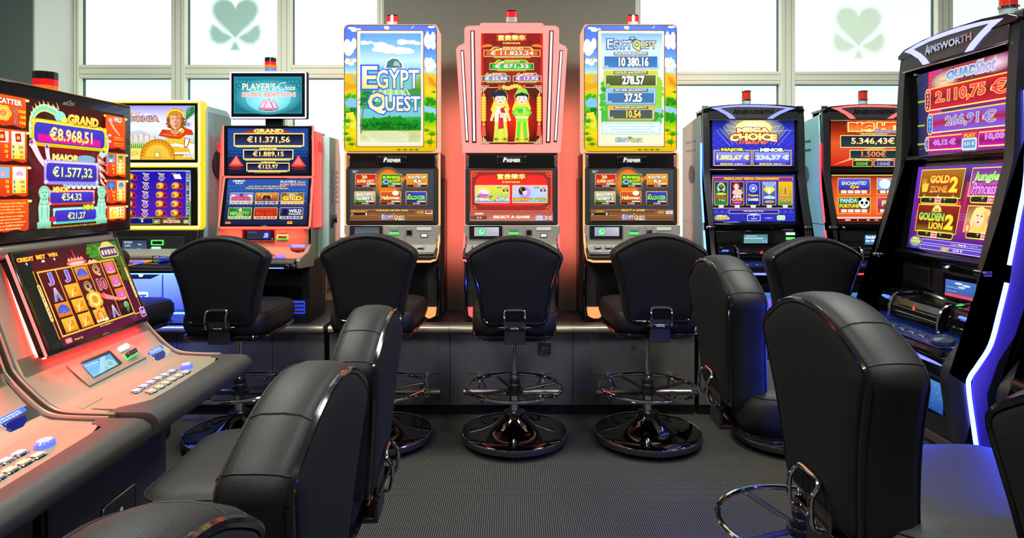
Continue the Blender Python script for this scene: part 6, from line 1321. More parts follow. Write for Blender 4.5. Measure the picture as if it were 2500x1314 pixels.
def disp2(A):
    A.rect(2111.5, 573.5, 2168, 597, (50, 110, 165), (70, 130, 180)); A.text('Getränke', 2113, 575, 2144, 583, WH, bold=.04); A.text('des Monats', 2113, 585, 2150, 590.5, WH, bold=.04)
D2 = dict(tone='crimson', s=3.0, head=(255, 90, 90), upper_screen=hit_up, lower_screen=hit_low, display=disp2, zs=(.906, .065))
curved_machine((2.14, 4.33, BT + .001), 0, 'grey-sided slot machine with red light trim, part hidden behind the big right machine', (255, 50, 60), TEALG, D2, 'slot machines on the bench')
def quad_up(A):
    A.f = homog([(0, 0), (560, 0), (560, 330), (0, 330)], [(2243, 183), (2485.5, 118), (2474, 367), (2242, 378)])
    W = 575
    A.rect(0, 0, W, 330, (20, 40, 90), (150, 30, 130), (140, 30, 110), (15, 30, 80)); A.rect(70, 0, 160, 330, (230, 30, 90), (190, 60, 180), (215, 20, 110), (200, 20, 70)); A.rect(160, 0, W, 66, (150, 60, 60), (160, 40, 100), (120, 30, 80), (110, 40, 60)); A.rect(70, 250, W, 330, (200, 20, 120), (150, 30, 150))
    rn = random.Random(9)
    A.ell(170, 48, 90, 40, (255, 240, 200), (150, 50, 80), 30); A.ell(460, 30, 90, 30, (250, 220, 240), (150, 50, 90), 30)
    for k in range(14): a = R(k * 26); A.line([(170, 48), (170 + 110 * math.cos(a), 45 + 36 * math.sin(a))], 2.4, (230, 160, 130), .5)
    for k in range(40): A.ell(rn.uniform(5, 550), rn.choice([rn.uniform(3, 60), rn.uniform(255, 320)]), 1.6, 1.3, (210, 210, 255), n=5); A.d -= A.step
    A.text('QUAD', 186, 14, 366, 52, (90, 110, 220), (240, 215, 180), .10, c2=(150, 220, 250), bold=.07, shear=.15); A.text('Shot', 352, 6, 462, 50, (120, 150, 230), (240, 215, 190), .07, c2=(170, 180, 245), bold=.03, shear=.25)
    def bar(x0, y0, x1, y1, c, c2, g=(250, 210, 60)): A.rect(x0, y0, x1, y1, g, (255, 235, 150)); A.rect(x0 + 2, y0 + 5, x1, y1 - 5, c, c2, c, c2) if False else A.bands(x0 + 2, x1, [(y0 + 5, c), ((y0 + y1) / 2, c2), (y1 - 5, c)])
    bar(85, 66, W, 155, (210, 20, 50), (130, 15, 40)); bar(88, 167, W, 246, (110, 90, 230), (170, 15, 40)); bar(75, 257, 288, 316, (200, 20, 160), (120, 10, 90)); bar(386, 257, W, 312, (200, 20, 160), (120, 10, 90))
    for y in (112, 210, 287): A.rect(0, y - 4, 50, y + 4, (200, 225, 60), (90, 110, 30))
    for (x0, x1, y0, y1, t, c) in ((50, 88, 66, 156, 'MAJOR', (150, 20, 50)), (68, 104, 166, 251, 'MAXI', (20, 90, 200)), (52, 82, 258, 318, 'MINOR', (110, 50, 190))):
        A.poly([(x0, y0 + 16), (x0 + 10, y0), (x1 - 8, y0), (x1, y0 + 16), (x1, y1 - 16), (x1 - 8, y1), (x0 + 10, y1), (x0, y1 - 16)], (250, 225, 120)); A.poly([(x0 + 4, y0 + 17), (x0 + 12, y0 + 5), (x1 - 10, y0 + 5), (x1 - 4, y0 + 17), (x1 - 4, y1 - 17), (x1 - 10, y1 - 5), (x0 + 12, y1 - 5), (x0 + 4, y1 - 17)], c)
        h = (y1 - y0 - 16) / len(t)
        for k, ch in enumerate(t): A.text(ch, (x0 + x1) / 2 - (7 if ch != 'I' else 2), y0 + 9 + k * h, (x0 + x1) / 2 + (7 if ch != 'I' else 2), y0 + 7 + (k + .85) * h, (255, 190, 190) if c[0] > 120 else (150, 230, 255), bold=.04)
    A.text('2.110,75', 124, 84, 415, 134, (240, 70, 80), (255, 215, 90), .04, bold=.03); A.text('€', 446, 84, 522, 133, (240, 70, 80), (255, 215, 90), .04, bold=.03)
    A.text('266,91', 190, 184, 384, 228, (130, 130, 240), (240, 215, 120), .04, bold=.03); A.text('€', 408, 184, 474, 226, (130, 130, 240), (240, 215, 120), .04, bold=.03)
    A.text('40,12', 110, 274, 206, 298, (200, 110, 240), (230, 180, 230), .04, bold=.03); A.text('€', 218, 274, 256, 296, (200, 110, 240), (230, 180, 230), .04, bold=.03)
    A.text('10,00', 424, 266, 520, 290, (200, 110, 240), (230, 180, 230), .04, bold=.03); A.text('€', 530, 266, 560, 288, (200, 110, 240), (230, 180, 230), .04, bold=.03)
    A.rrect(294, 276, 380, 322, 8, (190, 235, 250)); A.rrect(302, 283, 372, 314, 5, (110, 150, 200)); A.text('0,01 €', 308, 290, 366, 306, (245, 250, 255), bold=.04); A.rect(300, 256, 378, 276, (240, 90, 40), (220, 60, 60)); A.text('PLAY', 308, 260, 370, 274, (255, 190, 100), (160, 30, 20), .05, bold=.05)
def quad_low(A):
    A.f = homog([(0, 0), (560, 0), (560, 330), (0, 330)], [(2243, 408), (2467, 397), (2411, 632), (2215, 603)])
    W = 590
    A.bands(0, W, [(0, (110, 50, 170)), (40, (70, 30, 100)), (150, (140, 20, 60)), (200, (180, 40, 110)), (290, (60, 30, 130)), (330, (80, 60, 190))]); A.rect(0, 0, 30, 330, (120, 50, 200), (60, 30, 110)); A.rect(210, 130, 330, 145, (240, 40, 50)); A.rect(345, 60, 365, 230, (190, 40, 60), (150, 30, 120))
    for y in (180, 190, 200): A.line([(30, y), (W, y - 6)], 1.2, (190, 120, 220))
    for i, (x0, x1, y0, y1) in enumerate(((34, 320, 15, 116), (368, W, 15, 108), (50, 335, 148, 252), (388, W, 146, 238))):
        A.rect(x0 - 4, y0 - 4, x1 + 4, y1 + 4, (230, 215, 90)); A.rect(x0, y0, x1, y1, ((170, 110, 20), (110, 50, 150), (150, 30, 20), (150, 90, 60))[i], ((110, 60, 10), (220, 100, 200), (60, 20, 10), (230, 190, 130))[i])
        A.rrect(x0 + 18, y1 - 2, x1 - (10 if i % 2 == 0 else 0), y1 + 26, 12, (245, 230, 70)); A.rrect(x0 + 22, y1 + 3, x1 - (14 if i % 2 == 0 else 0), y1 + 22, 9, (30, 26, 24)); m_ = (x0 + x1) / 2 + (0 if i % 2 == 0 else 30)
        A.rrect(m_ - 22, y1 + 1, m_ + 22, y1 + 24, 5, WH); A.rrect(m_ - 19, y1 + 4, m_ + 19, y1 + 21, 4, (235, 60, 70)); A.text('0,01 €', m_ - 15, y1 + 8, m_ + 15, y1 + 18, WH, bold=.05)
        for k in range(5): cx_, cy_ = x0 + 40 + k * 50, y1 - 4 + (k % 2) * 12; A.line([(cx_ - 9, cy_), (cx_ + 9, cy_)], 1.4, (240, 250, 190)); A.line([(cx_, cy_ - 9), (cx_, cy_ + 9)], 1.4, (240, 250, 190))
    A.poly([(52, 66), (80, 56), (102, 66), (98, 96), (62, 98)], (240, 190, 60)); A.poly([(52, 66), (80, 56), (102, 66), (78, 74)], (255, 235, 140)); A.ell(70, 60, 26, 22, (230, 150, 30), (150, 90, 20)); A.poly([(56, 70), (82, 62), (100, 72), (94, 96), (62, 96)], (250, 205, 70))
    A.text('GOLD', 108, 34, 240, 64, (255, 190, 40), (200, 40, 20), .08, c2=(250, 225, 90), bold=.06); A.text('ZONE', 112, 72, 236, 100, (240, 120, 40), (120, 20, 10), .07, c2=(250, 170, 60), bold=.06); A.text('2', 244, 40, 300, 98, (255, 225, 60), (190, 40, 10), .06, bold=.05)
    A.text('Jungle', 384, 26, 530, 66, (110, 235, 90), (140, 30, 150), .08, c2=(220, 255, 140), bold=.05, shear=.2); A.text('Princess', 390, 62, 530, 104, (245, 150, 240), (120, 20, 120), .07, bold=.03, shear=.25); A.ell(552, 48, 20, 22, (250, 190, 120)); A.ell(560, 44, 14, 14, (90, 120, 60))
    A.ell(190, 176, 46, 24, (235, 170, 40), (150, 40, 20)); A.ell(190, 166, 30, 18, (255, 225, 120)); A.ell(190, 168, 16, 10, (240, 180, 60)); A.ell(183, 165, 3, 3, BK); A.ell(197, 165, 3, 3, BK); A.rect(60, 222, 330, 250, (70, 40, 20), (150, 100, 30))
    A.text('GOLDEN', 66, 176, 250, 210, (120, 190, 90), (20, 40, 40), .08, c2=(230, 215, 60), bold=.07); A.text('LION', 150, 214, 250, 242, (250, 205, 60), (110, 50, 10), .08, bold=.05); A.text('2', 258, 180, 318, 240, (255, 225, 60), (120, 60, 10), .07, bold=.06)
    A.poly([(410, 236), (430, 160), (470, 148), (520, 156), (560, 200), (540, 238)], (240, 205, 110)); A.ell(470, 184, 30, 34, (250, 215, 180)); A.poly([(440, 150), (480, 146), (500, 160), (446, 182), (436, 214), (424, 230), (424, 180)], (250, 225, 140)); A.ell(458, 178, 5, 2.5, (60, 60, 60)); A.ell(482, 180, 5, 2.5, (60, 60, 60)); A.ell(468, 202, 7, 3, (200, 40, 50)); A.poly([(490, 160), (520, 180), (510, 230), (494, 236), (500, 196)], (235, 195, 90))
    A.ell(412, 226, 16, 22, (230, 90, 120)); A.ell(412, 226, 9, 13, (250, 220, 100)); A.text('QUEEN', 520, 176, 588, 206, (240, 110, 190), (110, 20, 80), .07, bold=.05); A.rrect(535, 208, 575, 240, 8, (190, 130, 240))
    A.ell(72, 300, 50, 26, (200, 250, 110), (70, 50, 150)); A.text('MEGA', 48, 282, 98, 292, (255, 250, 160), (40, 80, 20), .08, bold=.06); A.text('CHOICE', 34, 293, 110, 306, (255, 240, 120), (40, 80, 20), .08, bold=.06); A.text('JACKPOTS', 44, 308, 100, 316, (150, 220, 255), (20, 40, 120), .08, bold=.05)
    A.rrect(118, 284, W - 6, 303, 8, (200, 170, 250)); A.rrect(121, 287, W - 9, 300, 6, (90, 70, 190)); A.text('Cashless', 330, 290, 375, 298, (190, 180, 230), bold=.02); A.text('Power Up', 380, 290, 430, 299, WH, bold=.05); A.text('at 270,00 €', 434, 290, 500, 298, (190, 180, 230), bold=.02)
    A.rrect(112, 308, W - 4, 328, 8, (215, 180, 250)); A.rrect(116, 311, W - 8, 325, 6, (90, 70, 190)); A.text('CREDIT', 268, 312, 326, 324, (255, 220, 60), (120, 60, 10), .04, bold=.05); A.text('0,00 €', 352, 312, 414, 324, WH, (60, 60, 90), .04, bold=.05)
def disp3(A):
    A.f = homog([(0, 0), (100, 0), (100, 60), (0, 60)], [(2309, 681), (2385, 694), (2383, 737), (2307, 720)])
    A.rect(0, 0, 100, 60, (70, 110, 190), (60, 90, 150)); A.rect(0, 50, 100, 60, (230, 70, 90)); A.ell(45, 10, 14, 4, (210, 220, 235)); A.ell(70, 14, 12, 4, (210, 220, 235)); A.ell(55, 22, 12, 4, (190, 205, 225)); A.text('jeden Montag ab 20 Uhr', 6, 24, 62, 30, (150, 190, 250), bold=.02); A.text('Jetzt anmelden!', 6, 38, 40, 43, (150, 190, 250), bold=.02)
def shifted(fn):
    def draw(A): A.shift = Vector((0, .79, 0)); fn(A)
    return draw
PURP = mat('purple_speckled_side', (96, 74, 205), .6, var=.35, vs=260)
D3 = dict(tone='violet', s=8.0, head=(160, 165, 255), upper_screen=quad_up, lower_screen=quad_low, display=disp3, purple=True, lampx=.10, nose_w=11)
curved_machine((1.95, 2.24, .501), -90, 'big slot machine at right with curving blue-white light stripe and red jackpot bars', (92, 100, 255), PURP, D3, 'curved machines of the right row')
D4 = dict(tone='violet', s=8.0, head=(150, 150, 255), upper_screen=shifted(quad_up), lower_screen=shifted(quad_low), display=shifted(disp3), purple=True, lampx=0, nose_w=11)
curved_machine((1.95, 1.45, .501), -90, 'machine at the right picture edge, only its deck with violet light line in view', (190, 110, 255), PURP, D4, 'curved machines of the right row')
for y_, lab in ((2.24, 'dark plinth under the big curving machine at right'), (1.45, 'dark plinth under the machine cut off at the right edge')):
    t = thing('machine_stand', lab, 'plinth', (1.70, y_, 0))
    B().box(-.30, .35, -.33, .33, 0, .47).build('carcass', MBLACK, t); B().box(-.34, .36, -.345, .345, .47, .5).build('top_board', mat('dark_brown_laminate', (78, 68, 64), 0.35), t, bevel=.003)
    B().box(-.31, -.30, -.32, .32, .06, .46).build('front_panel', mat('bench_panel_grey', (84, 86, 88), 0.55), t, bevel=.001)

# ------------------------------------------------------------------ slanted champagne machines of the left row
AX = -1.60
def slant_machine(yc, label):
    r = thing('slot_machine', label, 'slot machine', (AX, yc, 0), R(90), group='slanted machines of the left row'); inv = inv_of(r); M = inv.inverted()
    CH = CHAMP
    bodyp = [(0, 0), (-.42, 0), (-.42, .60), (-.50, .66), (-.60, .69), (-.60, .7165), (-.53, .7185), (-.467, .722), (-.435, .735), (-.40, .765), (-.358, .811), (-.335, .86), (-.25, 1.10), (-.235, 1.15), (-.21, 1.165), (0, 1.165)]
    B().prism([(0, 0), (-.415, 0), (-.415, .62), (0, .62)], -.298, .298).build('base', mat('dark_brown_base', (44, 38, 38), .45), r, bevel=.004)
    B().prism([(0, .62), (-.425, .60), (-.50, .65), (-.60, .69)] + bodyp[5:], -.288, .288).build('body', CH, r, bevel=.004, smooth=50)
    edge = [(v.x, v.y) for v in smooth_path([(a, b, 0) for a, b in [(-.60, .7215), (-.52, .7235), (-.467, .728), (-.435, .741), (-.398, .772), (-.352, .82), (-.33, .865), (-.245, 1.105), (-.228, 1.155)]], 3)]
    for s_ in (-1, 1):
        B().prism([(y, z_) for y, z_ in edge] + [(-.19, 1.14), (-.29, .84), (-.36, .745), (-.42, .70), (-.60, .69)], s_ * .288, s_ * .302).build('side_cheek', mat('taupe_cheek', (90, 82, 74), .45), r)
        B().tube([(s_ * .300, y, z_) for y, z_ in edge], .0035, 8).build('edge_trim', CH, r)
    # front panel of the base with its plate
    fp = B().box(-.285, .285, -.421, -.414, .03, .535).build('door_panel', mat('dark_brown_door', (40, 35, 36), .4, bump=('noise', 500, .1)), r, bevel=.002)
    B().box(-.285, .285, -.422, -.414, .545, .60).build('upper_panel', mat('dark_brown_door', (40, 35, 36), .4), r, bevel=.002)
    pl = B().loft([[(a, y, b_) for a, b_ in rr(-.072, .14, .105, .372, .018)] for y in (-.4205, -.424)]).build('logo_plate', GBLACK, fp)
    B().tube([(a, -.424, b_) for a, b_ in rr(-.068, .144, .101, .368, .016)], .003, 6, True).build('plate_rim', STEEL, pl)
    tb = B(); solid_text(tb, 'ARIST', -.058, .235, .010, .285, -.424, .0008, 0.0); solid_text(tb, 'O', .006, .225, .040, .298, -.424, .0008, -.01); solid_text(tb, 'CRAT', .036, .235, .095, .285, -.424, .0008, 0.0)
    tb.cyl((.023, -.424, .322), (.023, -.4248, .322), .0085, 16); tb.box(.013, .033, -.4248, -.424, .302, .305); tb.build('logo_lettering', mat('pale_gold_print', (190, 176, 155), .4), pl, smooth=0)
    # leather-like arm rest along the nose
    ar = [(-.296, -.575), (-.296, -.712), (.296, -.712), (.296, -.575), (.262, -.585), (.235, -.625), (-.185, -.638), (-.225, -.612), (-.255, -.582)]
    low = [(x, max(y, -.70), .665) for x, y in ar]
    B().loft([[(x * .995, max(y, -.675), .655) for x, y in ar], [(x, max(y, -.698), .665) for x, y in ar], [(x, y, .688) for x, y in ar], [(x, max(y, -.706), .706) for x, y in ar], [(x * .99, max(y, -.69), .7195) for x, y in ar], [(x * .985, max(y, -.672), .723) for x, y in ar]]).build('arm_rest', TAUPE, r, smooth=50)
    # upper monitor
    B().box(-.18, .18, -.235, -.06, 1.15, 1.5).build('monitor_neck', mat('dark_brown_base', (44, 38, 38), .45), r)
    um = B().prism([(-.280, 1.147), (-.2838, 1.152), (-.2838, 1.565), (-.280, 1.572), (-.225, 1.565), (-.225, 1.155)], -.299, .312).build('upper_screen', GBLACK, r, bevel=.002)
    B().tube([(x, -.279, z_) for x, z_ in ((-.299, 1.149), (-.299, 1.573), (.313, 1.573), (.313, 1.149))], .0022, 6, True).build('rim_line', mat('rose_metal', (190, 130, 120), .3, .8), um)
    for x in (.3145, -.3): B().tube([(x, -.272, 1.16), (x, -.272, 1.565)], .003, 8).build('edge_light', glow('pale_edge_light', (235, 215, 235), 1.3), um)
    B().tube([(.3145, -.268, 1.36), (.3145, -.268, 1.565)], .004, 8).build('orange_edge', glow('led_orange', (255, 110, 50), 2.5), um)
    # shelf between the monitors
    B().prism([(-.10, 1.10), (-.262, 1.10), (-.275, 1.12), (-.27, 1.138), (-.25, 1.146), (-.10, 1.146)], -.25, .235).build('shelf', CH, r, bevel=.008, seg=3)
    # lower monitor: slab, glass, glowing rim
    a, b_ = Vector((-.273, 1.122)), Vector((-.381, .847)); d = (b_ - a).normalized(); n2 = Vector((d.y, -d.x)) * 1.0
    if n2.x > 0: n2 = -n2
    q = lambda t, o: (a.x + d.x * t + n2.x * o, a.y + d.y * t + n2.y * o)
    Lh = (b_ - a).length; xc = .013
    slab = B().prism([q(0, 0), q(Lh, 0), q(Lh - .004, -.028), q(.004, -.028)], xc - .237, xc + .237).build('lower_screen', GBLACK, r, bevel=.002)
    rim = glow('led_red', (255, 70, 60), 4)
    for s_ in (-1, 1): B().tube([(xc + s_ * .239, *q(.002, -.006)), (xc + s_ * .239, *q(Lh - .002, -.006))], .0035, 8).build('edge_light', glow('pink_edge', (255, 110, 105), 2.0), slab)
    B().tube([(xc - .236, *q(Lh + .001, -.006)), (xc + .236, *q(Lh + .001, -.006))], .003, 8).build('rim_line', mat('rose_metal', (190, 130, 120), .3, .8), slab)
    B().tube([(xc - .236, *q(-.001, -.006)), (xc + .236, *q(-.001, -.006))], .003, 8).build('rim_line', mat('rose_metal', (190, 130, 120), .3, .8), slab)
    for s_ in (-1, 1): B().tube([(xc + s_ * .229, *q(.01, -.036)), (xc + s_ * .229, *q(Lh - .01, -.036))], .006, 8).build('back_light', glow('led_red_back', (255, 35, 30), 90), slab)
    B().tube([(xc - .215, *q(Lh - .006, -.037)), (xc + .215, *q(Lh - .006, -.037))], .007, 8).build('back_light', glow('led_red_lower', (255, 35, 30), 90), slab)
    machine_area(r, (xc, -.372, .842), 2, .44, .02, 1.6, (255, 45, 38))
    # ribbed strips beside and below the monitor
    g = B()
    for k in range(22):
        t = .145 + k * .0032
        g.box(-.282, .282, 0, 0, 0, 0) if False else None
    for k in range(14):
        y0, z0 = -.338 - k * .0016, .853 - k * .0034
        g.box(-.28, .28, y0 - .0035, y0 + .002, z0 - .0014, z0 + .0002)
    o = g.build('speaker_ribs', CH, r, smooth=0); o['kind'] = 'stuff'
    return r, inv, M, slab, um, q, Lh, xc
def slant_detail(r, inv, M, slab, um, q, Lh, xc, full):
    """console details; outlines are read on the farther machine and laid on its real planes"""
    n_s = (M.to_3x3() @ Vector((0, -.092, -.109 * -1))).normalized()
    p1, p2 = M @ Vector((0, -.358, .811)), M @ Vector((0, -.435, .735)); dd = (p2 - p1).normalized(); n_s = Vector((-dd.z, 0, dd.x)); n_s = n_s if n_s.z > 0 else -n_s
    P_s = p1 + n_s * .001; P_d = Vector((0, 0, .7205)); N_d = Vector((0, 0, 1))
    plate = pprism('card_reader_plate', CHAMP, r, inv, [(161, 893), (309, 833), (358, 873), (218, 944)], P_s, n_s, .0025, .001)
    sc = lambda x, y: (x, y)
    ds = pprism('card_display', GBLACK, plate, inv, [(193, 887), (265, 857), (297, 889), (227, 925)], P_s, n_s, .005, 0)
    A = Art(P_s + n_s * .0055, n_s, inv, f=homog([(0, 0), (100, 0), (100, 60), (0, 60)], [(199, 891), (268, 864), (289, 890), (228, 922)]))
    A.rect(0, 0, 100, 60, (90, 165, 225), (130, 200, 240)); A.poly([(60, 0), (80, 0), (40, 60), (20, 60)], (160, 215, 245)); A.ell(75, 40, 18, 18, (190, 225, 150)); A.ell(75, 40, 12, 12, (120, 190, 230)); A.text('Fruit Bomb', 4, 6, 44, 15, (225, 240, 250), bold=.02); A.text('(alkoholfrei)', 4, 19, 40, 25, (200, 225, 245), bold=0)
    A.build('display_picture', ART, ds)
    pprism('console_button', mat('pale_lens', (190, 192, 188), .3), plate, inv, [(286, 850), (305, 840), (314, 846), (313, 853), (293, 862), (285, 857)], P_s, n_s, .008, 0, .003)
    g = pprism('ticket_slot', glow('green_light', (70, 230, 90), 1.3), plate, inv, [(296, 871), (328, 855), (334, 866), (309, 882)], P_s, n_s, .004, 0, label='green lit ticket slot')
    pprism('slot_mouth', GBLACK, g, inv, [(302, 868), (322, 858), (328, 867), (309, 877)], P_s, n_s, .018, 0)
    # bill acceptor
    w = pprism('bill_acceptor', CHROME, r, inv, [(358, 862), (396, 842), (435, 868), (408, 884), (386, 886)], P_s + n_s * -.001, n_s, .003, .002)
    lb = pprism('bill_label', mat('blue_label', (30, 70, 170), .3, emit=(60, 120, 255), es=.9), w, inv, [(359, 861), (390, 845), (398, 851), (368, 869)], P_s, n_s, .006, 0)
    A = Art(P_s + n_s * .0065, n_s, inv, f=homog([(0, 0), (100, 0), (100, 30), (0, 30)], [(360, 861), (390, 846), (397, 851.5), (368, 868)])); A.text('EURO BANKNOTES', 8, 3, 92, 12, WH, bold=.05); A.text('5 10 20 50 100 200 500', 6, 17, 94, 26, WH, bold=.05); A.build('label_lettering', ART, lb)
    pprism('bill_mouth', mat('deep_blue_plastic', (12, 20, 90), .15, emit=(10, 20, 150), es=.3), w, inv, [(371, 870), (396, 857), (402, 866), (398, 877), (382, 883)], P_s, n_s, .006, 0)
    # hinged cover plate and button field lines
    pprism('cover_plate', CHAMP, r, inv, [(130, 962), (152, 950), (205, 936), (252, 973), (202, 1000), (165, 990)], P_d + Vector((0, 0, .0)), N_d, .0025, .002)
    f_ = pprism('button_field', CHAMP, r, inv, [(222, 998), (434, 876), (528, 874), (520, 893), (372, 976), (325, 1001)], P_d, N_d, .0018, .002)
    hexa = lambda cx, cy, w_, h_: [(cx + a * w_, cy + b_ * h_) for a, b_ in ((-1, .5), (-.75, -.55), (.1, -1), (1, -.75), (1, -.1), (.6, .75), (-.3, 1))]
    B1 = [(1195, 1060), (1150, 1085), (1100, 1110), (1048, 1138), (1000, 1165), (950, 1197)]; B2 = [(1290, 1067), (1243, 1091), (1197, 1116), (1155, 1142), (1110, 1170), (1055, 1200)]
    for k, (bx, by) in enumerate(B1 + B2):
        c = M @ (inv @ ray(bx / 2.856, 540 + by / 2.856, P_d, N_d)); lc = inv @ c
        o = B().loft([[(lc.x + a, lc.y + e, .722 + h) for a, e in rr(-.0195 + s_, -.014 + s_, .0195 - s_, .014 - s_, .006, 3)] for h, s_ in ((0, 0), (.004, .001), (.006, .004))]).build('play_button', CHROME, r)
        B().loft([[(lc.x + a, lc.y + e, .7281 + h) for a, e in rr(-.0135, -.0085, .0135, .0085, .003, 3)] for h in (0, .001)]).build('lens', mat('pale_blue_lens', (190, 190, 215), .15, emit=(170, 175, 230), es=.12) if k < 6 else mat('amber_lens', (205, 190, 160), .15, emit=(200, 160, 90), es=.12), o)
    lc = inv @ ray(1297 / 2.856, 540 + 1030 / 2.856, P_d, N_d)
    o = B().loft([[(lc.x + .025 * s_ * math.cos(a * PI / 12), lc.y + .019 * s_ * math.sin(a * PI / 12), .722 + h) for a in range(24)] for h, s_ in ((0, 1), (.010, .96), (.014, .8))]).build('spin_button', mat('blue_lens', (90, 110, 220), .15, coat=.5, emit=(90, 120, 235), es=.5), r, label='oval blue button')
    B().loft([[(lc.x + .018 * s_ * math.cos(a * PI / 12), lc.y + .013 * s_ * math.sin(a * PI / 12), .7362 + h) for a in range(24)] for h, s_ in ((0, 1), (.0015, .9))]).build('lens', mat('pale_violet_lens', (200, 190, 225), .1, coat=.5), o)
    signal_lamp(r, .045, -.18, 1.565, .034)
def dragon_upper(A, yc):
    def f(u, v):
        Y = 1.66 + u / 1000; zz = 1.537 - v / 1000; return (1250 - 1.3162 / Y * 1600, 460 + (CAMZ - zz) / Y * 1600)
    A.f = f; U, V = 563, 360
    A.rect(0, 0, U, V, (60, 12, 16), (70, 10, 14)); A.ell(285, 190, 180, 170, (150, 20, 22), (64, 12, 16), 36)
    RB = (70, 60, 205); R2 = (52, 40, 170)
    OR = (250, 95, 20); OR2 = (225, 60, 20)
    # paytable banners
    def banner(x0, x1, y0, y1): A.poly([(x0, y0), (x1, y0), (x1, y1), (x1 - (x1 - x0) * .12, y1 + 4), (x1 - (x1 - x0) * .4, y1 - 2), (x0 + (x1 - x0) * .3, y1 + 3), (x0, y1 - 2)], OR, [OR, OR, OR2, OR2, OR2, OR2, OR2]); A.rrect(x1 - 3, y0 + 2, x1 + 12, y0 + 9, 3, (240, 230, 150)); A.ell(x0 - 4, y0 + 5, 6, 4, (240, 230, 150))
    banner(0, 114, 4, 82); A.text('SCATTER', 2, 12, 100, 27, (255, 250, 225), (180, 30, 10), .06, bold=.05)
    for k in range(6): a = R(60 * k); A.ell(34 + 15 * math.cos(a), 51 + 11 * math.sin(a), 14, 10.5, (255, 205, 60))
    A.ell(34, 51, 17, 13, (255, 225, 110)); A.ell(34, 51, 12, 9.5, (235, 120, 70))
    for k in range(3): A.line([(26, 46 + k * 5), (42, 46 + k * 5)], 1.6, (255, 220, 120)); A.text(('5', '4', '3')[k], 72, 36 + k * 15, 80, 46 + k * 15, (60, 50, 90), (230, 235, 255), .04, bold=.04); A.text(('1360', '340', '136')[k], 85 + k % 2 * 3 + (k > 0) * 4, 37 + k * 15, 112, 46 + k * 15, (255, 220, 40), (150, 70, 10), .04, bold=.05)
    def pay(x0, x1, y0, y1, icons, rows, numsL, nums):
        banner(x0, x1, y0, y1); m_ = (x0 + x1) / 2
        for s_, (a, b_) in enumerate(((x0 + 2, m_ - 3), (m_ + 2, x1 - 8))):
            A.rect(a, y0 + 4, b_, y1 - 6, (250, 250, 215) if s_ else OR, (245, 225, 20) if s_ else OR2); A.rect(a + 4, y0 + 6, b_ - 4, y0 + (y1 - y0) * .43, icons[s_][0]); icons[s_][1]((a + b_) / 2, y0 + (y1 - y0) * .25, (b_ - a) * .35)
            for k in range(3):
                yy = y0 + (y1 - y0) * (.5 + .155 * k); A.text(('5', '4', '3')[k], a + 3, yy, a + 9, yy + (y1 - y0) * .1, (60, 60, 120), (225, 235, 255), .04, bold=.05); t = (numsL, nums)[s_][k]; w_ = 5 * len(t) + 3
                A.text(t, b_ - 6 - w_, yy, b_ - 6, yy + (y1 - y0) * .1, (200, 110, 30) if s_ else (255, 220, 60), bold=.04)
    def packet(x, y, s_): A.poly([(x - s_ * .7, y - s_ * .6), (x + s_ * .5, y - s_ * .8), (x + s_ * .7, y + s_ * .6), (x - s_ * .5, y + s_ * .7)], (215, 30, 30)); A.ell(x, y, s_ * .35, s_ * .3, (250, 200, 70))
    def lotus(x, y, s_):
        for k in range(8): a = R(180 + 180 / 7 * k); A.line([(x, y + s_ * .3), (x + s_ * .9 * math.cos(a), y + s_ * .3 + s_ * .8 * math.sin(a))], s_ * .3, (225, 150, 235), s_ * .08)
        A.ell(x, y + s_ * .25, s_ * .25, s_ * .2, (255, 210, 60))
    def bonsai(x, y, s_): A.ell(x, y - s_ * .4, s_ * .8, s_ * .35, (30, 160, 60)); A.rect(x - 1, y - s_ * .3, x + 1, y + s_ * .3, (120, 70, 30)); A.poly([(x - s_ * .5, y + s_ * .2), (x + s_ * .5, y + s_ * .2), (x + s_ * .3, y + s_ * .7), (x - s_ * .3, y + s_ * .7)], (225, 235, 240))
    def fan(x, y, s_): A.ell(x, y + s_ * .4, s_ * .95, s_, (90, 170, 250), (60, 120, 225), 14, 190, 350); A.poly([(x - 2, y + s_ * .4), (x + 2, y + s_ * .4), (x + 4, y + s_), (x - 1, y + s_)], (230, 180, 60))
    pay(0, 115, 92, 175, ((WH, packet), (WH, packet)), 3, ('75', '30', '5'), ('200', '50', '10')); pay(0, 117, 186, 266, (((120, 200, 225), lotus), ((250, 250, 250), lotus)), 3, ('75', '20', '5'), ('100', '30', '10'))
    banner(0, 117, 276, 358)
    for k, t in enumerate(('Wins begin with leftmost', 'reel and pay left to right', 'only on adjacent reels,', 'except including scatters.', 'All wins shown in credits,', 'except progressives.', 'Wins paid as indicated.', 'Refer to GAME RULES for', 'more information.')): A.text(t, 4, 284 + k * 8.0 + (k > 3) * 2, 106 - (k % 3) * 8, 289.5 + k * 8.0 + (k > 3) * 2, (255, 225, 130), bold=.03)
    banner(452, 560, 8, 114); A.text('WILD', 494, 12, 540, 28, (235, 240, 225), (60, 50, 20), .05, bold=.05); A.ell(478, 24, 12, 7, (250, 190, 180)); A.line([(480, 30), (496, 48), (512, 60), (530, 72)], 13, (250, 190, 170), 4); A.line([(484, 30), (502, 48), (530, 66)], 4, (225, 90, 80), 1)
    for k, (t, y) in enumerate((('Substitutes for', 76), ('all symbols', 83), ('Appears on reels', 96), ('2, 3 and 4 only', 103))): A.text(t, 496, y, 548, y + 4.6, (250, 215, 60), bold=.02)
    for y in (74, 94): A.ell(474, y, 8, 4, (230, 220, 240))
    pay(452, 562, 130, 206, (((130, 160, 240), bonsai), ((250, 160, 40), bonsai)), 3, ('15', '10', '5'), ('70', '25', '10')); pay(452, 562, 218, 294, (((90, 90, 160), fan), ((240, 200, 120), fan)), 3, ('15', '10', '5'), ('50', '25', '10'))
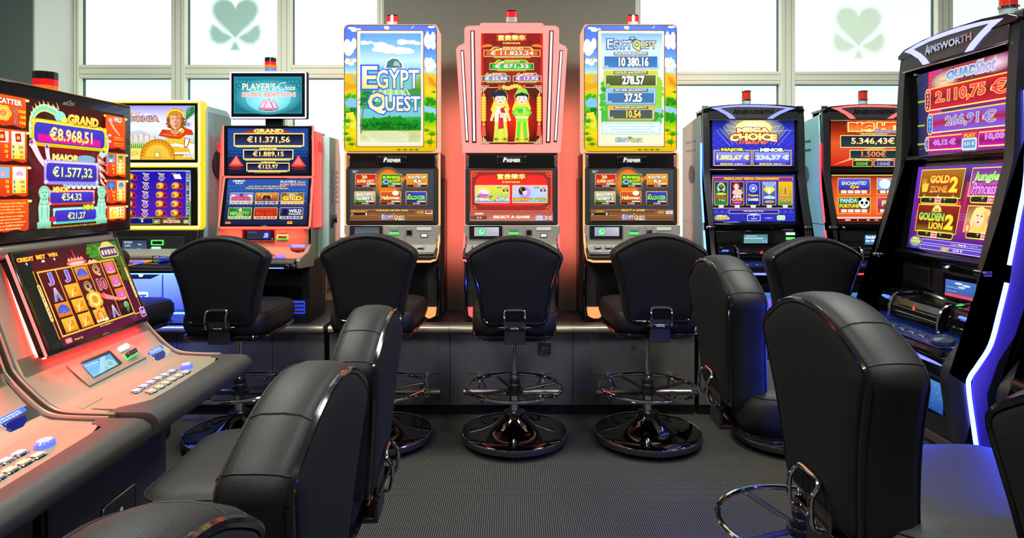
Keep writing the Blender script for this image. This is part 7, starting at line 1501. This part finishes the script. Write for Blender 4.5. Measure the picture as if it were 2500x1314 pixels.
    banner(452, 558, 303, 350); A.rect(466, 308, 548, 346, (250, 250, 200), (245, 225, 20)); A.ell(490, 328, 16, 13, (245, 205, 50)); A.ell(494, 326, 8, 7, (250, 245, 150))
    for k in range(3): A.text(('5', '4', '3')[k], 516, 312 + k * 11, 522, 319 + k * 11, (60, 60, 120), bold=.05); A.text(('40', '20', '10')[k], 530, 312 + k * 11, 544, 319 + k * 11, (200, 90, 80), bold=.04)
    # dragon body round the grand frame
    gd = (240, 225, 60)
    for pts, w0, w1 in (([(250, 52), (215, 30), (170, 22), (135, 38), (120, 70), (122, 110)], 24, 16), ([(400, 60), (440, 72), (455, 100), (450, 132), (425, 150)], 16, 8)):
        P = smooth_path([(a, b_, 0) for a, b_ in pts], 5); A.line([(p.x, p.y) for p in P], w0, (225, 232, 120), w1); A.line([(p.x, p.y) for p in P], w0 * .5, (130, 225, 215), w1 * .4)
        for k, p in enumerate(P):
            if k % 2 == 0: A.poly([(p.x - 4, p.y - w0 * .3), (p.x - 2 + (p.x - 280) * .04, p.y - w0 * .85), (p.x + 4, p.y - w0 * .3)], (235, 245, 200))
    A.ell(232, 40, 24, 16, (150, 235, 225)); A.ell(250, 48, 14, 9, (225, 235, 120)); A.ell(228, 33, 4, 3, (255, 240, 60)); A.ell(229, 33, 1.6, 1.6, BK); A.line([(215, 22), (200, 8)], 4, (235, 240, 190), 1); A.line([(226, 20), (216, 2)], 4, (235, 240, 190), 1); A.line([(250, 54), (262, 62), (256, 70)], 3, (250, 250, 220), 1); A.poly([(222, 50), (250, 56), (236, 66)], (60, 150, 170))
    def fr(x0, y0, x1, y1, c, c2, r_=18, w_=8, bg=RB, bg2=R2):
        A.rrect(x0, y0, x1, y1, r_, c, c2); A.rrect(x0 + w_ * .4, y0 + w_ * .4, x1 - w_ * .4, y1 - w_ * .4, r_ * .8, tuple(min(255, k + 40) for k in c), c2); A.rrect(x0 + w_, y0 + w_, x1 - w_, y1 - w_, r_ * .7, bg, bg2)
        for sx, sy in ((0, 0), (1, 0), (0, 1), (1, 1)): cx_, cy_ = (x0 + w_ * .8, x1 - w_ * .8)[sx], (y0 + w_ * .8, y1 - w_ * .8)[sy]; A.ell(cx_, cy_, w_, w_ * .8, c); A.ell(cx_, cy_, w_ * .5, w_ * .4, tuple(min(255, k + 60) for k in c))
    fr(118, 54, 447, 130, (235, 205, 30), (225, 190, 20), 22, 10)
    A.rect(140, 96, 415, 117, (225, 10, 160)); A.text('GRAND', 262, 28, 406, 57, (255, 245, 110), (150, 60, 20), .06, c2=(250, 200, 60), bold=.06, shear=.1)  # magenta bar: reflection on the glass, painted into the picture
    DG = (250, 255, 190); DO = (60, 90, 90)
    A.text('€8.968,51', 188, 73, 375, 116, (255, 252, 225), (190, 130, 60), .05, c2=(240, 235, 90), bold=.05)
    # feathers and phoenix
    for pts, w_ in (([(185, 195), (150, 165), (125, 130), (116, 120)], 26), ([(190, 190), (180, 155), (175, 125)], 18)): P = smooth_path([(a, b_, 0) for a, b_ in pts], 4); A.line([(p.x, p.y) for p in P], 12, (245, 225, 230), w_); A.ell(P[-2].x, P[-2].y, 8, 7, (200, 150, 225)); A.ell(P[-2].x, P[-2].y, 4, 3.5, (110, 50, 90))
    A.ell(420, 140, 12, 10, (200, 220, 240)); A.poly([(408, 138), (398, 146), (412, 146)], (250, 180, 60))
    for k in range(12): A.line([(398 + k * 1.5, 150 + k * 7), (430 + (k % 3) * 8, 158 + k * 8)], 7, ((250, 130, 110), (245, 225, 215), (250, 170, 160))[k % 3], 2)
    A.ell(345, 158, 44, 12, (130, 180, 210)); A.text('MAJOR', 195, 148, 310, 174, (255, 250, 170), (70, 60, 60), .06, c2=(235, 220, 50), bold=.06, shear=.08)
    for k in range(14): A.ell(250 + k * 12, 238 + (k % 2) * 6, 10, 5, ((150, 210, 235), (240, 240, 225))[k % 2], n=10)
    fr(162, 166, 402, 236, (190, 175, 245), (150, 140, 225), 18, 9); A.text('€1.577,32', 196, 184, 371, 219, (255, 255, 230), (60, 110, 110), .05, c2=(235, 240, 110), bold=.05)
    fr(180, 252, 382, 295, (240, 150, 140), (200, 60, 60), 10, 6); A.text('MINOR', 197, 242, 262, 259, (255, 235, 110), (200, 40, 20), .07, bold=.05); A.text('€54,32', 232, 261, 320, 286, (255, 255, 225), (60, 110, 110), .04, c2=(235, 240, 110), bold=.05)
    fr(196, 303, 395, 350, (140, 235, 205), (90, 200, 180), 14, 7); A.text('MINI', 328, 297, 374, 312, (250, 230, 60), (30, 150, 30), .09, bold=.06); A.text('€21,27', 257, 317, 336, 341, (255, 255, 225), (60, 110, 110), .04, c2=(235, 240, 110), bold=.05)
    for x, s_ in ((160, 1), (412, -1)):   # jade lions
        L = (165, 232, 200); D = (95, 180, 150)
        A.rect(x - 27, 340, x + 27, 358, L, D); A.poly([(x - 20, 340), (x - 23, 300), (x - 16, 275), (x + 14, 275), (x + 22, 300), (x + 20, 340)], L); A.ell(x, 262, 21, 20, D); A.ell(x, 264, 17, 17, L)
        for k in range(8): a = R(180 + k * 26); A.ell(x + 17 * math.cos(a), 258 + 14 * math.sin(a), 5.5, 5, L); A.ell(x + 17 * math.cos(a), 258 + 14 * math.sin(a), 2.5, 2.3, D)
        for k in (-1, 1): A.ell(x + k * 6, 258, 3, 2.2, (60, 130, 100)); A.line([(x + k * 10, 300), (x + k * 12, 335)], 3, D); A.ell(x + k * 12, 336, 8, 5, L)
        A.ell(x, 268, 5, 3, D); A.line([(x - 9, 275), (x, 278), (x + 9, 275)], 2, (60, 130, 100)); A.line([(x - 16, 288), (x, 296), (x + 16, 288)], 3, D); A.ell(x, 297, 4, 3.5, WH)
    A.ell(190, 334, 14, 9, (200, 40, 80)); A.text('© 2013 ARISTOCRAT TECHNOLOGIES AUSTRALIA PTY LIMITED. GOLDEN FESTIVAL™', 164, 355, 402, 360, (235, 200, 60), bold=0.01)
def reels_lower(A, slab_pts):
    A.f = homog([(0, 0), (474, 0), (474, 295), (0, 295)], [(19, 615), (284, 582), (364, 782), (121, 871)])
    A.rect(14, 8, 462, 284, (40, 10, 14), (90, 20, 60)); A.rect(14, 8, 462, 70, (60, 14, 22), (90, 16, 24)); A.rect(14, 8, 60, 284, (14, 26, 22), (16, 34, 30))
    A.poly([(310, 8), (462, 8), (462, 130), (440, 150), (425, 70), (330, 66)], (70, 110, 30)); blob(A, 330, 34, 30, 20, (60, 150, 40), 26, 8, 71); blob(A, 430, 110, 14, 40, (70, 90, 20), 26, 8, 72)
    A.text('CREDIT', 13, 22, 74, 34, (255, 205, 60), (190, 40, 20), .06, bold=.05); A.text('0', 39, 37, 45, 45, WH, bold=.05); A.text('BET', 84, 21, 120, 33, (255, 205, 60), (190, 40, 20), .06, bold=.05); A.text('68', 98, 36, 110, 44, WH, bold=.05); A.text('WIN', 130, 20, 168, 32, (255, 205, 60), (190, 40, 20), .06, bold=.05); A.text('0', 146, 35, 153, 43, WH, bold=.05)
    # pagoda and game logo
    for k in range(5): A.poly([(200 + k * 14, 66), (204 + k * 14, 30 - (k == 2) * 16 + abs(k - 2) * 5), (212 + k * 14, 66)], (235, 70, 70)); A.poly([(196 + k * 14, 52), (206 + k * 14, 42), (216 + k * 14, 52)], (255, 170, 150))
    A.ell(233, 60, 44, 9, (240, 110, 110)); A.ell(233, 62, 34, 5, (250, 200, 190)); blob(A, 300, 66, 20, 4, (250, 210, 170), 10, 6, 75)
    A.rrect(352, 22, 446, 62, 12, (225, 205, 120)); A.rrect(356, 26, 442, 58, 10, (40, 50, 120)); A.poly([(366, 22), (384, 8), (414, 8), (432, 22)], (235, 210, 110))
    for k, ch in enumerate('BINGO'): A.rect(361 + k * 15.6, 34, 374 + k * 15.6, 52, ((240, 150, 60), (240, 120, 60), (250, 190, 90), (230, 90, 60), (240, 150, 60))[k]); A.text(ch, 363 + k * 15.6, 37, 372 + k * 15.6, 49, WH, (100, 40, 20), .05, bold=.04)
    x0, x1, y0, y1 = 66, 402, 72, 254; A.frame(x0 - 5, y0 - 5, x1 + 5, y1 + 5, 5, (250, 160, 40), (255, 215, 100)); A.rect(x0, y0, x1, y1, (70, 10, 20), (50, 8, 30)); cw = (x1 - x0) / 5; rh = (y1 - y0) / 4
    for k in range(1, 5): A.rect(x0 + k * cw - 2, y0, x0 + k * cw + 2, y1, (255, 190, 70), (240, 120, 30))
    for k in range(5): A.rect(x0 + k * cw + 3, y0, x0 + k * cw + cw - 3, y1, (90, 14, 24), (40, 10, 24))
    A.rect(x0 + 3 * cw + 3, y0, x0 + 4 * cw - 3, y1, (120, 20, 24), (60, 10, 24))
    def cell(i, j): return x0 + (i + .5) * cw, y0 + (j + .5) * rh
    def fish(x, y): A.rect(x - 27, y - 20, x + 27, y + 20, (255, 190, 50), (240, 140, 20)); A.ell(x, y, 18, 15, (255, 225, 110), (250, 170, 40)); A.ell(x + 5, y - 2, 11, 9, (240, 140, 20)); A.line([(x - 8, y + 10), (x - 2, y), (x + 8, y - 10), (x + 14, y - 12)], 5, (255, 235, 150), 2); A.ell(x + 11, y - 9, 2, 2, (120, 50, 10)); A.poly([(x - 16, y + 14), (x - 6, y + 8), (x - 8, y + 18)], (255, 240, 170))
    def fanb(x, y): A.rect(x - 27, y - 20, x + 27, y + 20, (245, 150, 40), (225, 110, 20)); A.ell(x, y + 14, 25, 28, (110, 150, 250), (60, 80, 215), 16, 195, 345); A.ell(x, y + 14, 8, 9, (240, 180, 80), None, 10, 195, 345); [A.line([(x, y + 12), (x + 23 * math.cos(R(200 + k * 20)), y + 14 + 25 * math.sin(R(200 + k * 20)))], 1.2, (40, 60, 170)) for k in range(8)]
    def lot(x, y):
        A.rect(x - 26, y - 20, x + 26, y + 20, (225, 130, 40), (190, 80, 30)); A.ell(x, y + 12, 20, 8, (240, 170, 120))
        for k in range(10): a = R(180 + 20 * k); A.line([(x, y + 10), (x + 23 * math.cos(a), y + 8 + 24 * math.sin(a))], 8, (225, 110, 235), 1.5)
        for k in range(7): a = R(195 + 25 * k); A.line([(x, y + 10), (x + 15 * math.cos(a), y + 8 + 15 * math.sin(a))], 5, (190, 70, 225), 1)
        A.ell(x, y + 4, 6, 5, (255, 170, 60))
    def letter(ch, x, y, c, c2, w_=15): A.text(ch, x - w_, y - 18, x + w_, y + 18, c, (250, 235, 225), .03, c2=c2, bold=.04)
    G = {(0, 0): 'J', (1, 0): 'J', (2, 0): 'fan', (3, 0): 'Q', (4, 0): 'lot', (0, 1): 'A', (1, 1): 'fish', (2, 1): 'Q', (3, 1): '10', (4, 1): 'lot', (0, 2): 'fan', (1, 2): 'fish', (4, 2): 'lot', (0, 3): 'fish', (1, 3): 'fish', (2, 3): 'fu', (3, 3): 'A', (4, 3): '9'}
    for (i, j), s_ in G.items():
        x, y = cell(i, j)
        if s_ == 'fish': fish(x, y)
        elif s_ == 'fan': fanb(x, y)
        elif s_ == 'lot': lot(x, y)
        elif s_ == 'J': letter('J', x, y, (60, 110, 240), (170, 80, 225), 11); A.ell(x + 6, y + 2, 4, 6, (150, 110, 235))
        elif s_ == 'A': letter('A', x, y, (225, 190, 250), (150, 70, 225)); A.poly([(x - 6, y + 8), (x + 2, y - 4), (x + 6, y + 6), (x, y + 12)], (30, 160, 50))
        elif s_ == 'Q': letter('Q', x, y, (120, 70, 20), (255, 215, 40)); A.poly([(x + 4, y + 8), (x + 18, y + 2), (x + 14, y + 16)], (80, 70, 230))
        elif s_ == '10': letter('10', x, y, (120, 20, 50), (235, 60, 90), 20)
        elif s_ == '9': letter('9', x, y, (90, 200, 90), (20, 130, 60), 11)
        elif s_ == 'fu': A.rect(x - 27, y - 20, x + 27, y + 20, (245, 190, 60), (230, 130, 30)); A.ell(x, y, 17, 15, (245, 120, 40)); A.text('福', x - 10, y - 10, x + 10, y + 10, (255, 240, 150), (170, 40, 10), .03, bold=.01); blob(A, x, y + 16, 26, 3, (255, 240, 200), 12, 5, 77)
    x, y = cell(2, 2); y -= 4
    for k in range(6): a = R(60 * k + 30); A.ell(x + 20 * math.cos(a), y + 17 * math.sin(a), 16, 14, (255, 205, 70), (240, 160, 40))
    A.ell(x, y, 24, 21, (255, 230, 130)); A.ell(x, y, 15, 13, (245, 170, 60))
    for k in range(4): A.line([(x - 9, y - 7 + k * 4.6), (x + 9, y - 7 + k * 4.6)], 1.6, (190, 90, 20))
    x, y = cell(3, 2); A.ell(x - 22, y - 8, 12, 10, (245, 90, 100)); A.line([(x - 20, y - 6), (x + 6, y + 2), (x + 28, y + 10), (x + 56, y + 8)], 17, (245, 110, 110), 5); [A.line([(x - 18 + k * 6, y - 12 + k * 2), (x - 14 + k * 6, y + 6 + k * 1.6)], 1.2, (255, 220, 210)) for k in range(10)]
    for xx in (37, 432): A.rrect(xx - 6, 104, xx + 6, 212, 6, (250, 190, 60)); A.rrect(xx - 4.4, 106, xx + 4.4, 210, 5, (240, 225, 150)); A.rect(xx - 1.5, 66, xx + 1.5, 104, (240, 170, 50)); A.rect(xx - 1.5, 212, xx + 1.5, 262, (240, 170, 50)); [A.text(ch, xx - 2.6, 110 + k * 9.6, xx + 2.6, 117 + k * 9.6, (60, 50, 40), bold=.03) for k, ch in enumerate('EXTRA WAYS') if ch != ' ']
    A.rrect(418, 246, 446, 278, 4, (240, 220, 240)); A.rrect(421, 249, 443, 276, 3, (110, 20, 150)); A.text('1¢', 425, 254, 440, 271, (255, 190, 230), (200, 150, 60), .04, bold=.03)
    A.text('Bet multiplier 1', 208, 261, 266, 266.5, (250, 225, 60), bold=.03); A.text('Min Bet 8', 388, 258, 416, 263.5, (250, 225, 60), bold=.03); A.text('Power Up', 88, 272, 122, 280, (240, 200, 60), bold=.04); A.rrect(52, 266, 78, 279, 5, (255, 190, 170)); A.rrect(54, 268, 76, 277, 4, (235, 60, 70)); A.text('GAME', 57, 270, 73, 275, (255, 230, 160), bold=.04)
def build_left_row():
    P = slant_machine(1.95, 'slanted champagne slot machine with a red-lit reel screen and dragon jackpot screen above')
    r, inv, M, slab, um, q, Lh, xc = P
    slant_detail(*P, True)
    A = Art(M @ Vector((0, -.2838, 1.3)), M.to_3x3() @ Vector((0, -1, 0)), inv); dragon_upper(A, 1.95); A.build('screen_picture', ART, um)
    A = Art(M @ Vector((0, -.2840, 1.3)), M.to_3x3() @ Vector((0, -1, 0)), inv)
    A.text('ARIST', 153, 249, 165.5, 256.5, (225, 205, 195), bold=0); A.text('O', 164.5, 247, 171, 258.5, (225, 205, 195), bold=-.01); A.text('CRAT', 170.5, 250.5, 182, 258.5, (225, 205, 195), bold=0); A.ell(172, 246, 1.4, 1.4, (225, 205, 195)); A.build('maker_lettering', PRINT, um)
    a = q(0, 0); b = q(Lh, 0); n = M.to_3x3() @ Vector((0, -(a[1] - b[1]), (a[0] - b[0]) * -1)).normalized()
    n = M.to_3x3() @ Vector((0, -(a[1] - b[1]), (a[0] - b[0]))).normalized()
    A = Art(M @ Vector((0, a[0], a[1])), n, inv); reels_lower(A, None); A.build('screen_picture', ART, slab)
    A = Art(M @ Vector((0, a[0], a[1])), n, inv, f=homog([(0, 0), (474, 0), (474, 295), (0, 295)], [(19, 615), (284, 582), (364, 782), (121, 871)])); A.text('ARISTOCRAT', 226, 286, 258, 291, (190, 150, 130), bold=0); A.ell(243, 284.6, 1.5, 1.2, (190, 150, 130)); A.build('maker_lettering', PRINT, slab)
    c = copy_tree(r); c.location = (AX, 1.325, 0); c['label'] = 'nearer slanted machine at the left edge, only its deck and dark arm rest in view'
build_left_row()
bpy.data.objects.remove(_to)
